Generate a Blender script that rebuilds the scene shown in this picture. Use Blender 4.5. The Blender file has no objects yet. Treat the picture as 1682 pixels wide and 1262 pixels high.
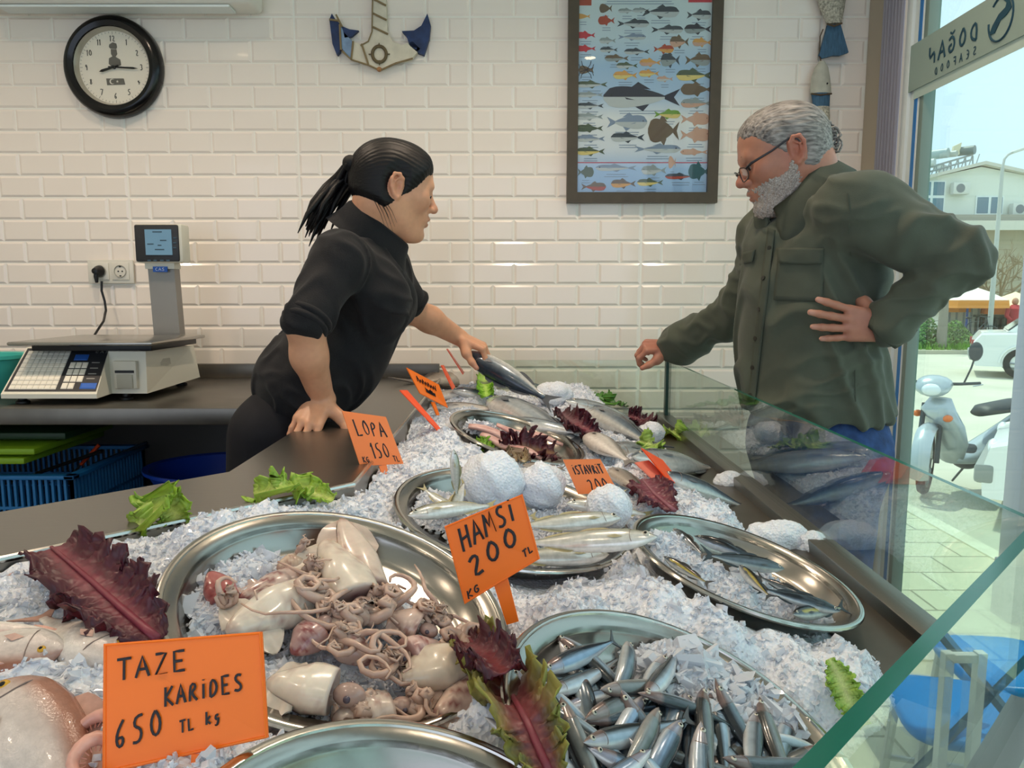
import bpy, bmesh, math, random
import numpy as np
from mathutils import Vector, Matrix, Euler
from mathutils.bvhtree import BVHTree
from math import sin, cos, pi, radians as R

# ------------------------------------------------------------------ camera
SC = bpy.context.scene
COL = SC.collection
F_PX, PITCH, EYE = 1215.0, R(7.1), 1.26
cam = bpy.data.cameras.new('camera')
cam.sensor_width = 36.0
cam.lens = 36.0 * F_PX / 1682.0
cam.clip_start = 0.02
cam.clip_end = 400
camo = bpy.data.objects.new('camera', cam)
camo.location = (0, 0, EYE)
camo.rotation_euler = (pi / 2 - PITCH, 0, 0)
COL.objects.link(camo)
SC.camera = camo

# ------------------------------------------------------------------ world, sun, exposure
SC.view_settings.view_transform = 'Standard'
SC.view_settings.look = 'None'
SC.view_settings.exposure = 0.27
SC.view_settings.gamma = 1.0
SC.view_settings.use_curve_mapping = False
world = bpy.data.worlds.new('sky')
SC.world = world
world.use_nodes = True
wn = world.node_tree
wn.nodes.clear()
wo = wn.nodes.new('ShaderNodeOutputWorld')
wb = wn.nodes.new('ShaderNodeBackground')
wt = wn.nodes.new('ShaderNodeTexCoord')
ws = wn.nodes.new('ShaderNodeSeparateXYZ')
wr = wn.nodes.new('ShaderNodeValToRGB')
wn.links.new(wt.outputs['Generated'], ws.inputs[0])
wn.links.new(ws.outputs['Z'], wr.inputs[0])
wr.color_ramp.elements[0].position = 0.0
wr.color_ramp.elements[0].color = (0.67, 0.78, 0.94, 1)
wr.color_ramp.elements[1].position = 0.7
wr.color_ramp.elements[1].color = (0.88, 0.96, 1.15, 1)
wn.links.new(wr.outputs[0], wb.inputs[0])
wb.inputs[1].default_value = 1.4
wn.links.new(wb.outputs[0], wo.inputs[0])
sun = bpy.data.lights.new('sun', 'SUN')
sun.energy = 3.4
sun.angle = R(0.6)
sun.color = (1.0, 0.95, 0.84)
suno = bpy.data.objects.new('sun', sun)
suno.rotation_euler = Vector((0.20, -0.45, -1.0)).to_track_quat('-Z', 'Y').to_euler()
suno.location = (6, 6, 12)
COL.objects.link(suno)
# the shop's recessed ceiling downlights: (x, y, watts)
DOWNLIGHTS = [(-1.9, 1.75, 12), (-0.95, 1.75, 12), (0.0, 1.75, 12), (0.8, 1.75, 7), (-1.7, 0.4, 6), (-0.6, 0.3, 3), (0.5, 0.3, 3)]

# ------------------------------------------------------------------ picture helpers
_cp, _sp = cos(PITCH), sin(PITCH)
def ray(px, py):
    a, b = (px - 841.0) / F_PX, (631.0 - py) / F_PX
    return Vector((a, _cp + b * _sp, -_sp + b * _cp))
def at(px, py, Y):
    v = ray(px, py)
    return Vector((0, 0, EYE)) + v * (Y / v.y)
def onz(px, py, z):
    v = ray(px, py)
    return Vector((0, 0, EYE)) + v * ((z - EYE) / v.z)
def onx(px, py, X):
    v = ray(px, py)
    return Vector((0, 0, EYE)) + v * (X / v.x)

# ------------------------------------------------------------------ materials
def lin(h):
    h = h.lstrip('#')
    c = [int(h[i:i + 2], 16) / 255 for i in (0, 2, 4)]
    return tuple((x / 12.92 if x <= 0.04045 else ((x + 0.055) / 1.055) ** 2.4) for x in c) + (1,)
MATS = {}
def mat(name, col='808080', rough=0.5, metal=0.0, var=0.0, scale=20.0, bump=0.0, bscale=None, col2=None, sss=0.0,
        spec=0.5, coat=0.0, vcol=None, stretch=None, trans=0.0, sheen=0.0, emit=None, estr=0.0, alpha=1.0, ior=1.45):
    if name in MATS:
        return MATS[name]
    m = bpy.data.materials.new(name)
    m.use_nodes = True
    nt = m.node_tree
    b = nt.nodes['Principled BSDF']
    N, L = nt.nodes.new, nt.links.new
    c = lin(col) if isinstance(col, str) else col
    b.inputs['Base Color'].default_value = c
    b.inputs['Roughness'].default_value = rough
    b.inputs['Metallic'].default_value = metal
    b.inputs['Specular IOR Level'].default_value = spec
    b.inputs['IOR'].default_value = ior
    b.inputs['Coat Weight'].default_value = coat
    b.inputs['Transmission Weight'].default_value = trans
    b.inputs['Alpha'].default_value = alpha
    b.inputs['Sheen Weight'].default_value = sheen
    if sss:
        b.inputs['Subsurface Weight'].default_value = sss
        b.inputs['Subsurface Radius'].default_value = (0.012, 0.006, 0.004)
        b.inputs['Subsurface Scale'].default_value = 1.0
    if emit:
        b.inputs['Emission Color'].default_value = lin(emit)
        b.inputs['Emission Strength'].default_value = estr
    tex = None
    if var or bump or col2:
        tc = N('ShaderNodeTexCoord')
        src = tc.outputs['Object']
        if stretch:
            mp = N('ShaderNodeMapping')
            mp.inputs['Scale'].default_value = stretch
            L(src, mp.inputs[0])
            src = mp.outputs[0]
        tex = N('ShaderNodeTexNoise')
        tex.inputs['Scale'].default_value = scale
        tex.inputs['Detail'].default_value = 4
        L(src, tex.inputs['Vector'])
    base = None
    if vcol:
        at_ = N('ShaderNodeVertexColor')
        at_.layer_name = vcol
        base = at_.outputs[0]
        L(base, b.inputs['Base Color'])
    if var or col2:
        rp = N('ShaderNodeValToRGB')
        rp.color_ramp.elements[0].position = 0.3
        rp.color_ramp.elements[1].position = 0.7
        if base is None:
            if col2:
                rp.color_ramp.elements[0].color = c
                rp.color_ramp.elements[1].color = lin(col2)
            else:
                rp.color_ramp.elements[0].color = tuple(x * (1 - var) for x in c[:3]) + (1,)
                rp.color_ramp.elements[1].color = tuple(min(1, x * (1 + var)) for x in c[:3]) + (1,)
            L(tex.outputs['Fac'], rp.inputs[0])
            L(rp.outputs[0], b.inputs['Base Color'])
        else:
            rp.color_ramp.elements[0].color = (1 - var,) * 3 + (1,)
            rp.color_ramp.elements[1].color = (1 + var,) * 3 + (1,)
            mx = N('ShaderNodeMix')
            mx.data_type = 'RGBA'
            mx.blend_type = 'MULTIPLY'
            mx.inputs[0].default_value = 1
            L(tex.outputs['Fac'], rp.inputs[0])
            L(base, mx.inputs[6])
            L(rp.outputs[0], mx.inputs[7])
            L(mx.outputs[2], b.inputs['Base Color'])
    if bump:
        bt = tex
        if bscale:
            bt = N('ShaderNodeTexNoise')
            bt.inputs['Scale'].default_value = bscale
            bt.inputs['Detail'].default_value = 3
            L(src, bt.inputs['Vector'])
        bp = N('ShaderNodeBump')
        bp.inputs['Strength'].default_value = bump
        bp.inputs['Distance'].default_value = 0.004
        L(bt.outputs['Fac'], bp.inputs['Height'])
        L(bp.outputs[0], b.inputs['Normal'])
    MATS[name] = m
    return m
def glass(name, tint, gloss=0.06):
    """clear pane: tinted see-through plus a Fresnel mirror, on both faces"""
    m = bpy.data.materials.new(name)
    m.use_nodes = True
    nt = m.node_tree
    nt.nodes.clear()
    o = nt.nodes.new('ShaderNodeOutputMaterial')
    tr = nt.nodes.new('ShaderNodeBsdfTransparent')
    gl = nt.nodes.new('ShaderNodeBsdfGlossy')
    fr = nt.nodes.new('ShaderNodeLayerWeight')
    mx = nt.nodes.new('ShaderNodeMixShader')
    mm = nt.nodes.new('ShaderNodeMath')
    mm.operation = 'MULTIPLY_ADD'
    mm.inputs[1].default_value = 0.75
    mm.inputs[2].default_value = gloss
    pw = nt.nodes.new('ShaderNodeMath')
    pw.operation = 'POWER'
    pw.inputs[1].default_value = 3.0
    fr.inputs['Blend'].default_value = 0.5
    tr.inputs[0].default_value = lin(tint)
    gl.inputs['Roughness'].default_value = 0.01
    nt.links.new(fr.outputs['Facing'], pw.inputs[0])
    nt.links.new(pw.outputs[0], mm.inputs[0])
    nt.links.new(mm.outputs[0], mx.inputs[0])
    nt.links.new(tr.outputs[0], mx.inputs[1])
    nt.links.new(gl.outputs[0], mx.inputs[2])
    nt.links.new(mx.outputs[0], o.inputs[0])
    MATS[name] = m
    return m

# ------------------------------------------------------------------ object helpers
def tag(o, label=None, cat=None, group=None, kind=None):
    if label: o['label'] = label
    if cat: o['category'] = cat
    if group: o['group'] = group
    if kind: o['kind'] = kind
    return o
ORG = {}
def thing(name, label, cat, loc=(0, 0, 0), group=None, rot=None):
    o = bpy.data.objects.new(name, None)
    o.empty_display_size = 0.05
    o.location = loc
    if rot: o.rotation_euler = rot
    COL.objects.link(o)
    ORG[o.name] = Vector(loc)
    return tag(o, label, cat, group)
def copy_tree(o, parent=None, loc=None, rot=None, label=None, scale=None):
    c = o.copy()
    COL.objects.link(c)
    if parent is not None: c.parent = parent
    if loc is not None: c.location = loc
    if rot is not None: c.rotation_euler = rot
    if scale is not None: c.scale = scale
    if label: c['label'] = label
    for ch in list(o.children): copy_tree(ch, c)
    return c

class MB:
    """gathers shapes, then links them as ONE mesh object"""
    def __init__(s):
        s.v, s.f, s.m, s.c = [], [], [], []
        s.mi = 0
        s.col = None
    def add(s, vs, fs, M=None):
        n = len(s.v)
        vs = [Vector(v) for v in vs]
        if M is not None: vs = [M @ v for v in vs]
        s.v += vs
        s.f += [tuple(i + n for i in f) for f in fs]
        s.m += [s.mi] * len(fs)
        if s.col is not None: s.c += [tuple(s.col)] * len(vs)
        return s
    def box(s, c, d, M=None, bev=0.0, seg=2):
        bm = bmesh.new()
        bmesh.ops.create_cube(bm, size=1)
        for v in bm.verts:
            v.co = Vector((v.co.x * d[0], v.co.y * d[1], v.co.z * d[2]))
        if bev:
            bmesh.ops.bevel(bm, geom=bm.edges[:], offset=bev, segments=seg, affect='EDGES', profile=0.5)
        bm.verts.index_update()
        c = Vector(c)
        vs = [v.co + c for v in bm.verts] if M is None else [M @ v.co + c for v in bm.verts]
        fs = [[v.index for v in f.verts] for f in bm.faces]
        bm.free()
        return s.add(vs, fs)
    def span(s, a, b, bev=0.0):
        a, b = Vector(a), Vector(b)
        return s.box((a + b) / 2, [abs(b[i] - a[i]) for i in range(3)], bev=bev)
    def tube(s, pts, r, n=8, cap=True, flat=1.0, up=None):
        pts = [Vector(p) for p in pts]
        if not hasattr(r, '__len__'): r = [r] * len(pts)
        vs, fs = [], []
        prev = None
        for i, p in enumerate(pts):
            t = (pts[min(i + 1, len(pts) - 1)] - pts[max(i - 1, 0)])
            if t.length < 1e-9: t = Vector((0, 0, 1))
            t.normalize()
            if prev is None:
                a = Vector(up) if up is not None else (Vector((0, 0, 1)) if abs(t.z) < 0.9 else Vector((1, 0, 0)))
                u = t.cross(a).normalized()
            else:
                u = (prev - t * prev.dot(t))
                u = u.normalized() if u.length > 1e-6 else t.orthogonal().normalized()
            prev = u
            w = t.cross(u)
            for k in range(n):
                a = 2 * pi * k / n
                vs.append(p + u * (cos(a) * r[i]) + w * (sin(a) * r[i] * flat))
        for i in range(len(pts) - 1):
            for k in range(n):
                fs.append((i * n + k, i * n + (k + 1) % n, (i + 1) * n + (k + 1) % n, (i + 1) * n + k))
        if cap:
            fs.append(tuple(reversed(range(n))))
            fs.append(tuple(range((len(pts) - 1) * n, len(pts) * n)))
        return s.add(vs, fs)
    def lathe(s, prof, n=32, M=None, close=False):
        vs, fs = [], []
        for (r, z) in prof:
            for k in range(n):
                a = 2 * pi * k / n
                vs.append((r * cos(a), r * sin(a), z))
        m = len(prof)
        for i in range(m if close else m - 1):
            j = (i + 1) % m
            for k in range(n):
                fs.append((i * n + k, i * n + (k + 1) % n, j * n + (k + 1) % n, j * n + k))
        return s.add(vs, fs, M)
    def disc(s, c, nrm, r, n=24, h=0.0):
        c, nrm = Vector(c), Vector(nrm).normalized()
        u = nrm.orthogonal().normalized()
        w = nrm.cross(u)
        vs = [c + (u * cos(2 * pi * k / n) + w * sin(2 * pi * k / n)) * r for k in range(n)]
        fs = [tuple(range(n))]
        if h:
            vs += [v - nrm * h for v in vs]
            fs += [tuple(reversed(range(n, 2 * n)))] + [(k, n + k, n + (k + 1) % n, (k + 1) % n) for k in range(n)]
        return s.add(vs, fs)
    def ball(s, c, r, n=12, m=8, M=None):
        if not hasattr(r, '__len__'): r = (r, r, r)
        vs, fs = [], []
        for i in range(m + 1):
            th = pi * i / m
            for k in range(n):
                a = 2 * pi * k / n
                vs.append(Vector((r[0] * sin(th) * cos(a), r[1] * sin(th) * sin(a), r[2] * cos(th))))
        for i in range(m):
            for k in range(n):
                fs.append((i * n + k, (i + 1) * n + k, (i + 1) * n + (k + 1) % n, i * n + (k + 1) % n))
        c = Vector(c)
        vs = [(M @ v if M is not None else v) + c for v in vs]
        return s.add(vs, fs)
    def prism(s, pts, off):
        """closed polygon pts (3D, planar) pushed along off"""
        n = len(pts)
        off = Vector(off)
        pts = [Vector(p) for p in pts]
        return s.add(pts + [p + off for p in pts], [tuple(range(n)), tuple(reversed(range(n, 2 * n)))] +
                     [(k, n + k, n + (k + 1) % n, (k + 1) % n) for k in range(n)])
    def grid(s, P):
        """P[i][j] points -> sheet"""
        a, b = len(P), len(P[0])
        return s.add([p for row in P for p in row],
                     [(i * b + j, i * b + j + 1, (i + 1) * b + j + 1, (i + 1) * b + j) for i in range(a - 1) for j in range(b - 1)])
    def build(s, name, m, parent=None, smooth=True, angle=40, org=None, label=None):
        me = bpy.data.meshes.new(name)
        o0 = Vector(org) if org is not None else (ORG.get(parent.name, Vector()) if parent is not None else Vector())
        me.from_pydata([v - o0 for v in s.v], [], s.f)
        for x in (m if isinstance(m, (list, tuple)) else [m]):
            me.materials.append(x)
        me.polygons.foreach_set('material_index', s.m)
        if s.c:
            at_ = me.color_attributes.new('Col', 'FLOAT_COLOR', 'POINT')
            at_.data.foreach_set('color', np.array([tuple(c[:3]) + (1,) for c in s.c], dtype=np.float32).ravel())
        fixn(me)
        shade(me, smooth, angle)
        o = bpy.data.objects.new(name, me)
        COL.objects.link(o)
        if parent is not None:
            o.parent = parent
            if parent.type != 'EMPTY': pass
            ORG[o.name] = o0
        elif org is not None:
            o.location = o0
            ORG[o.name] = o0
        if label: o['label'] = label
        return o
def fixn(me):
    bm = bmesh.new()
    bm.from_mesh(me)
    bmesh.ops.recalc_face_normals(bm, faces=bm.faces)
    bm.to_mesh(me)
    bm.free()
def shade(me, smooth=True, angle=40):
    if not smooth: return
    me.polygons.foreach_set('use_smooth', [True] * len(me.polygons))
    if angle < 180:
        try: me.set_sharp_from_angle(angle=R(angle))
        except Exception: pass
def npmesh(name, V, Fc, m, parent=None, cols=None, org=None, angle=180):
    """fast mesh from numpy arrays (quads or triangles)"""
    me = bpy.data.meshes.new(name)
    o0 = Vector(org) if org is not None else (ORG.get(parent.name, Vector()) if parent is not None else Vector())
    V = np.asarray(V, dtype=np.float32) - np.array(o0, dtype=np.float32)
    Fc = np.asarray(Fc, dtype=np.int32)
    k = Fc.shape[1]
    me.vertices.add(len(V)); me.vertices.foreach_set('co', V.ravel())
    me.loops.add(Fc.size); me.loops.foreach_set('vertex_index', Fc.ravel())
    me.polygons.add(len(Fc)); me.polygons.foreach_set('loop_start', np.arange(0, Fc.size, k, dtype=np.int32))
    me.update(calc_edges=True)
    me.validate()
    for x in (m if isinstance(m, (list, tuple)) else [m]): me.materials.append(x)
    if cols is not None:
        at_ = me.color_attributes.new('Col', 'FLOAT_COLOR', 'POINT')
        c4 = np.ones((len(V), 4), np.float32); c4[:, :3] = cols
        at_.data.foreach_set('color', c4.ravel())
    shade(me, True, angle)
    o = bpy.data.objects.new(name, me)
    COL.objects.link(o)
    if parent is not None:
        o.parent = parent; ORG[o.name] = o0
    elif org is not None:
        o.location = o0; ORG[o.name] = o0
    return o
def frame_to(xdir, zhint=(0, 0, 1), loc=(0, 0, 0)):
    """matrix whose X points along xdir, Z near zhint"""
    x = Vector(xdir).normalized()
    z = Vector(zhint); z = (z - x * z.dot(x)).normalized()
    y = z.cross(x)
    M = Matrix((x, y, z)).transposed().to_4x4()
    M.translation = Vector(loc)
    return M
rnd = random.Random(11)

# ------------------------------------------------------------------ hand lettering: strokes on a 0..1 x 0..1 cell
STROKES = {
 'A': [[(0, 0), (.45, 1), (.9, 0)], [(.2, .38), (.72, .38)]], 'B': [[(.1, 0), (.1, 1), (.7, .85), (.65, .6), (.1, .52), (.8, .35), (.7, .05), (.1, 0)]],
 'D': [[(.1, 0), (.1, 1), (.6, .9), (.85, .5), (.6, .08), (.1, 0)]], 'E': [[(.8, 1), (.1, 1), (.1, 0), (.8, 0)], [(.1, .5), (.65, .5)]],
 'F': [[(.8, 1), (.1, 1), (.1, 0)], [(.1, .52), (.65, .52)]], 'G': [[(.85, .8), (.5, 1), (.12, .7), (.12, .25), (.5, 0), (.85, .2), (.85, .48), (.5, .48)]],
 'H': [[(.1, 0), (.15, 1)], [(.8, 0), (.85, 1)], [(.12, .5), (.82, .55)]], 'I': [[(.4, 0), (.45, .8)], [(.46, .98), (.47, 1.04)]],
 'K': [[(.1, 0), (.15, 1)], [(.85, 1), (.15, .45), (.9, 0)]], 'L': [[(.1, 1), (.15, 0), (.85, .05)]],
 'M': [[(.0, 0), (.15, 1), (.45, .35), (.75, 1), (.95, 0)]], 'N': [[(.1, 0), (.1, 1), (.85, 0), (.85, 1)]],
 'O': [[(.45, 1), (.12, .75), (.1, .3), (.45, 0), (.8, .25), (.82, .7), (.45, 1)]], 'P': [[(.1, 0), (.1, 1), (.75, .9), (.75, .55), (.1, .45)]],
 'R': [[(.1, 0), (.1, 1), (.75, .9), (.7, .58), (.1, .48), (.85, 0)]], 'S': [[(.8, .88), (.45, 1), (.12, .8), (.3, .55), (.75, .4), (.78, .12), (.4, 0), (.08, .12)]],
 'T': [[(0, 1), (.95, 1)], [(.47, 1), (.45, 0)]], 'V': [[(.05, 1), (.45, 0), (.85, 1)]], 'Z': [[(.1, 1), (.8, 1), (.1, 0), (.85, 0)]],
 'C': [[(.8, .85), (.45, 1), (.12, .65), (.12, .3), (.45, 0), (.8, .15)]],
 '0': [[(.45, 1), (.12, .75), (.1, .3), (.45, 0), (.8, .25), (.82, .7), (.45, 1)]], '1': [[(.2, .75), (.5, 1), (.45, 0)]],
 '2': [[(.1, .8), (.4, 1), (.75, .8), (.6, .5), (.1, 0), (.85, .05)]], '3': [[(.1, .9), (.5, 1), (.75, .78), (.4, .55), (.8, .3), (.5, 0), (.1, .1)]],
 '4': [[(.6, 0), (.6, 1), (.05, .35), (.9, .35)]], '5': [[(.8, 1), (.2, 1), (.15, .58), (.55, .6), (.8, .35), (.55, 0), (.1, .08)]],
 '6': [[(.7, 1), (.3, .7), (.12, .3), (.4, 0), (.75, .2), (.65, .48), (.18, .35)]], '7': [[(.1, 1), (.85, 1), (.35, 0)]],
 '8': [[(.45, .54), (.15, .75), (.45, 1), (.75, .75), (.45, .54), (.1, .25), (.45, 0), (.82, .25), (.45, .54)]],
 '9': [[(.75, .65), (.4, .5), (.15, .75), (.45, 1), (.75, .75), (.6, 0)]],
 'k': [[(.1, 0), (.15, 1)], [(.7, .6), (.15, .3), (.75, 0)]], 'g': [[(.7, .5), (.3, .6), (.15, .25), (.5, .12), (.7, .5), (.65, -.15), (.3, -.3), (.1, -.2)]],
 '~': [[(.15, 1.25), (.45, 1.1), (.75, 1.25)]], '.': [[(.3, 0), (.33, .05)]],
}
def write(mb, text, O, U, V, w, h, sw, gap=0.18, lift=None, slant=0.0):
    """strokes of text from origin O along unit U, up unit V; letter cell w x h; stroke width sw, raised along U x V"""
    O, U, V = Vector(O), Vector(U).normalized(), Vector(V).normalized()
    Nn = U.cross(V).normalized()
    if lift is None: lift = sw * 0.25
    x = 0.0
    for ch in text:
        if ch == ' ':
            x += w * 0.7; continue
        ww = w * (0.5 if ch in 'I1' else 1.0)
        for st in STROKES.get(ch, []):
            P = [O + U * (x + (a + slant * b) * (ww if ch not in 'I' else w * .6)) + V * (b * h) + Nn * lift for a, b in st]
            Q = []
            for i in range(len(P) - 1):
                for t in (0, .5): Q.append(P[i].lerp(P[i + 1], t))
            Q.append(P[-1])
            if len(P) > 3:
                for _ in range(2):
                    Q = [Q[0]] + [(Q[i - 1] + Q[i] * 2 + Q[i + 1]) / 4 for i in range(1, len(Q) - 1)] + [Q[-1]]
            mb.tube(Q, sw / 2, n=6, flat=0.35, up=Nn)
        x += ww + w * gap
    return x
# ================================================================== the shop shell
YW, XW, XL, YF, ZC = 2.65, 1.27, -2.6, -1.7, 2.75
GROUND = -0.62
m_tile = mat('glazed_tile', 'f1e6da', rough=0.14, spec=0.55, coat=0.2)
m_grout = mat('grout', 'f1ede2', rough=0.6)
m_paint = mat('white_paint', 'dcd9d0', rough=0.7)
m_steel = mat('brushed_steel', '8d8a84', rough=0.34, metal=1.0, bump=0.05, scale=30, stretch=(1, 14, 1))
m_steel_dark = mat('dull_steel', '77736c', rough=0.38, metal=0.95, var=0.15, scale=8)
m_floor = mat('floor_tile', '6e6a64', rough=0.4, var=0.1, scale=6)
m_black = mat('black_plastic', '111112', rough=0.4)
m_glasswin = glass('window_glass', 'e9f7f2', 0.03)
m_white_alu = mat('white_frame', 'dfe6e4', rough=0.35)
m_blue_strip = mat('blue_film', '2f7ec4', rough=0.4)
m_grey_alu = mat('grey_frame', '8f8c95', rough=0.4)

b = MB()
b.mi = 1
b.span((XL, YW + .005, 0), (XW + .1, YW + .16, ZC))
b.mi = 0
tw, th = 0.15, 0.0753
x0, z0 = 0.457, 0.985
def tile(xa, xb, za, zb):
    e, bv = 0.0004, min(0.0095, (xb - xa) * .3)
    o = [(xa + e, YW + .0055, za + e), (xb - e, YW + .0055, za + e), (xb - e, YW + .0055, zb - e), (xa + e, YW + .0055, zb - e)]
    i = [(xa + bv, YW + .0014, za + .0085), (xb - bv, YW + .0014, za + .0085), (xb - bv, YW + .0014, zb - .0085), (xa + bv, YW + .0014, zb - .0085)]
    b.add(o + i, [(4, 5, 6, 7), (0, 1, 5, 4), (1, 2, 6, 5), (2, 3, 7, 6), (3, 0, 4, 7)])
for pi_ in range(-6, 3):
    for pj in range(-4, 7):
        X, Z = x0 + pi_ * .6, z0 + pj * .3012
        for r in range(4):
            za, zb = Z + r * th + (.0012 if r == 0 else 0), Z + (r + 1) * th - (.0012 if r == 3 else 0)
            if za < 0 or zb > ZC: continue
            cuts = [0, .15, .30, .45, .6] if r % 2 == 0 else [0, .075, .225, .375, .525, .6]
            for k in range(len(cuts) - 1):
                xa = X + cuts[k] + (.0012 if k == 0 else 0)
                xb = X + cuts[k + 1] - (.0012 if k == len(cuts) - 2 else 0)
                if xa < XL or xb > XW + .02: continue
                tile(xa, xb, za, zb)
o = b.build('wall_back', [m_tile, m_grout], angle=10)
tag(o, 'white bevelled brick tile wall behind the counter', 'wall', kind='structure')
def struct(name, a, c, m, label=None):
    b = MB(); b.span(a, c)
    o = b.build(name, m, smooth=False)
    tag(o, label, None, kind='structure')
    return o
struct('floor', (XL - .1, YF, -.12), (XW + .035, YW + .1, 0), m_floor, 'grey tiled shop floor')
struct('ceiling', (XL - .1, YF, ZC), (XW + .1, YW + .16, ZC + .12), m_paint, 'white shop ceiling')
struct('wall_left', (XL - .12, YF, 0), (XL, YW + .16, ZC), m_paint, 'white painted left wall')
struct('wall_front', (XL - .1, YF - .12, 2.45), (XW + .1, YF, ZC + .12), m_paint, 'white header over the open shop front')
struct('trim_1', (XW - .03, YF, 2.62), (XW + .1, YW, ZC), m_paint, 'white head strip above the window')
# ---- shop window: full-height panes between slim posts, along x = XW
b = MB()
b.span((XW - .035, 2.335, 0), (XW + .004, 2.40, 2.62), bev=.003)
b.span((XW - .045, 2.385, 0), (XW + .03, 2.42, 2.62), bev=.004)
fr = b.build('window_1', m_white_alu)
tag(fr, 'white framed glass shop window on the street side', 'window', kind='structure')
ORG['window_1'] = Vector()
b = MB(); b.span((XW - .037, 2.342, 0), (XW - .034, 2.358, 2.62)); b.build('film_strip', m_blue_strip, fr, label='blue protective film strip')
b = MB(); b.span((XW - .034, 2.312, 0), (XW + .004, 2.336, 2.62), bev=.004); b.build('frame_edge', mat('frame_green', '7d8f86', rough=.4), fr)
for (ya, yb) in ((.05, .13), (-.6, -.52), (-1.7, -1.6)):
    b = MB(); b.span((XW - .035, ya, 0), (XW + .045, yb, 2.62), bev=.004); b.build('mullion', m_grey_alu, fr, label='grey metal window post')
b = MB(); b.span((XW - .03, -1.7, 0), (XW + .03, 2.30, .02)); b.span((XW - .03, -1.7, 2.58), (XW + .03, 2.30, 2.62)); b.build('rail', m_grey_alu, fr)
for (ya, yb) in ((.13, 2.312), (-.52, .05), (-1.6, -.6)):
    b = MB(); b.span((XW - .003, ya, .02), (XW + .003, yb, 2.58)); b.build('pane', m_glasswin, fr, smooth=False)
# narrow pier between tiles and window
struct('trim_2', (XW - .055, 2.535, 0), (XW + .1, 2.65, 2.62), mat('pier_grey', 'b3a794', rough=.6), 'grey strip between tiled wall and window')
# ---- gathered grey strip curtain beside the window frame
b = MB()
P = []
n = 60
for i in range(n + 1):
    t = i / n
    y = 2.53 - .11 * t
    x = XW - .055 + .012 * sin(t * 2 * pi * 7) + .006 * sin(t * 41)
    P.append([Vector((x - .0, y, z)) for z in (.04, .9, 1.8, 2.6)])
b.grid(P)
P2 = [[p + Vector((.003, 0, 0)) for p in r] for r in P]
b.grid(P2)
o = b.build('strip_curtain', mat('curtain_grey', '9a98a4', rough=.35, trans=.15), angle=180)
tag(o, 'narrow grey gathered strip curtain hanging in the corner beside the window', 'curtain')
# ---- printed band across the window, lettering reads from the street
bd = thing('window_sign', 'grey banner strip lettered for the street, stretched across the upper window', 'sign', (XW - .04, 2.0, 1.93))
xs = XW - .043
b = MB(); b.span((xs, .6, 1.872), (xs + .003, 2.40, 2.01)); b.build('banner', mat('banner_grey', '9db0a5', rough=.5), bd)
b = MB(); b.span((xs + .004, .6, 1.845), (xs + .006, 2.36, 1.876)); b.build('lower_strip', mat('banner_pale', 'c3d6cb', rough=.5), bd)
m_ink = mat('navy_ink', '1f4a5c', rough=.6)
b = MB()
write(b, 'DOGAN', (xs, 2.048, 1.922), (0, 1, 0), (0, 0, 1), .037, .048, .008, gap=.32, lift=-.0012)
write(b, '~', (xs, 2.148, 1.926), (0, 1, 0), (0, 0, 1), .034, .043, .006, lift=-.0012)
write(b, 'SEAFOOD', (xs, 2.048, 1.884), (0, 1, 0), (0, 0, 1), .014, .022, .0034, gap=1.15, lift=-.0012)
b.build('lettering', m_ink, bd, label='mirrored dark blue lettering')
b = MB()
cy, cz = 1.955, 1.942
b.tube([(xs - .001, cy + .047 * cos(a), cz + .054 * sin(a)) for a in [i * 2 * pi / 32 for i in range(4, 33)]], .0028, n=6)
sw = [(-.02, -.03), (.0, -.005), (.022, .0), (.04, .012), (.03, .034), (.004, .044), (.02, .03), (.016, .02), (-.008, .012), (-.03, -.008), (-.042, -.028)]
b.prism([(xs - .002, cy - u, cz + v) for u, v in sw], (.0015, 0, 0))
b.build('emblem', m_ink, bd, label='oval emblem with a leaping fish swoosh')

# ---- recessed ceiling downlights
m_lamp = mat('lamp_face', 'fff0d8', emit='ffe2b8', estr=18)
for i, (x, y, w) in enumerate(DOWNLIGHTS):
    t = thing('ceiling_downlight', 'round recessed warm downlight in the white ceiling', 'lamp', (x, y, ZC), 'ceiling downlights')
    b = MB(); b.lathe([(.035, -.002), (.048, -.006), (.052, -.003), (.052, .01), (.035, .01)], 24, Matrix.Translation((x, y, ZC)), close=True); b.build('ring', m_white_alu, t)
    b = MB(); b.disc((x, y, ZC - .001), (0, 0, -1), .036, 20, .004); b.build('lens', m_lamp, t)
    l = bpy.data.lights.new('downlight', 'SPOT'); l.energy = w * 3.0; l.spot_size = R(125); l.spot_blend = .8; l.shadow_soft_size = .04; l.color = (1, .79, .60)
    lo = bpy.data.objects.new('downlight', l); COL.objects.link(lo); lo.location = (0, 0, -.012); lo.parent = t
# ---- underside of the air conditioner, top left
t = thing('air_conditioner', 'white air conditioner on the tiled wall above the clock', 'air conditioner', (-1.45, 2.55, 2.25))
xa, xb = at(-60, 5, 2.5).x, at(418, 5, 2.55).x
zb = at(200, 7, 2.53).z
b = MB(); b.box(((xa + xb) / 2, 2.585, zb + .15), (xb - xa, .125, .29), bev=.02, seg=3); b.build('body', mat('appliance_white', 'e4e1d8', rough=.4), t)
b = MB(); b.span((xa + .08, 2.54, zb - .004), (xb - .08, 2.60, zb + .003)); b.build('louvre', m_white_alu, t)
# ================================================================== things on the tiled wall and the back worktop
ZT = 0.955
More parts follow.
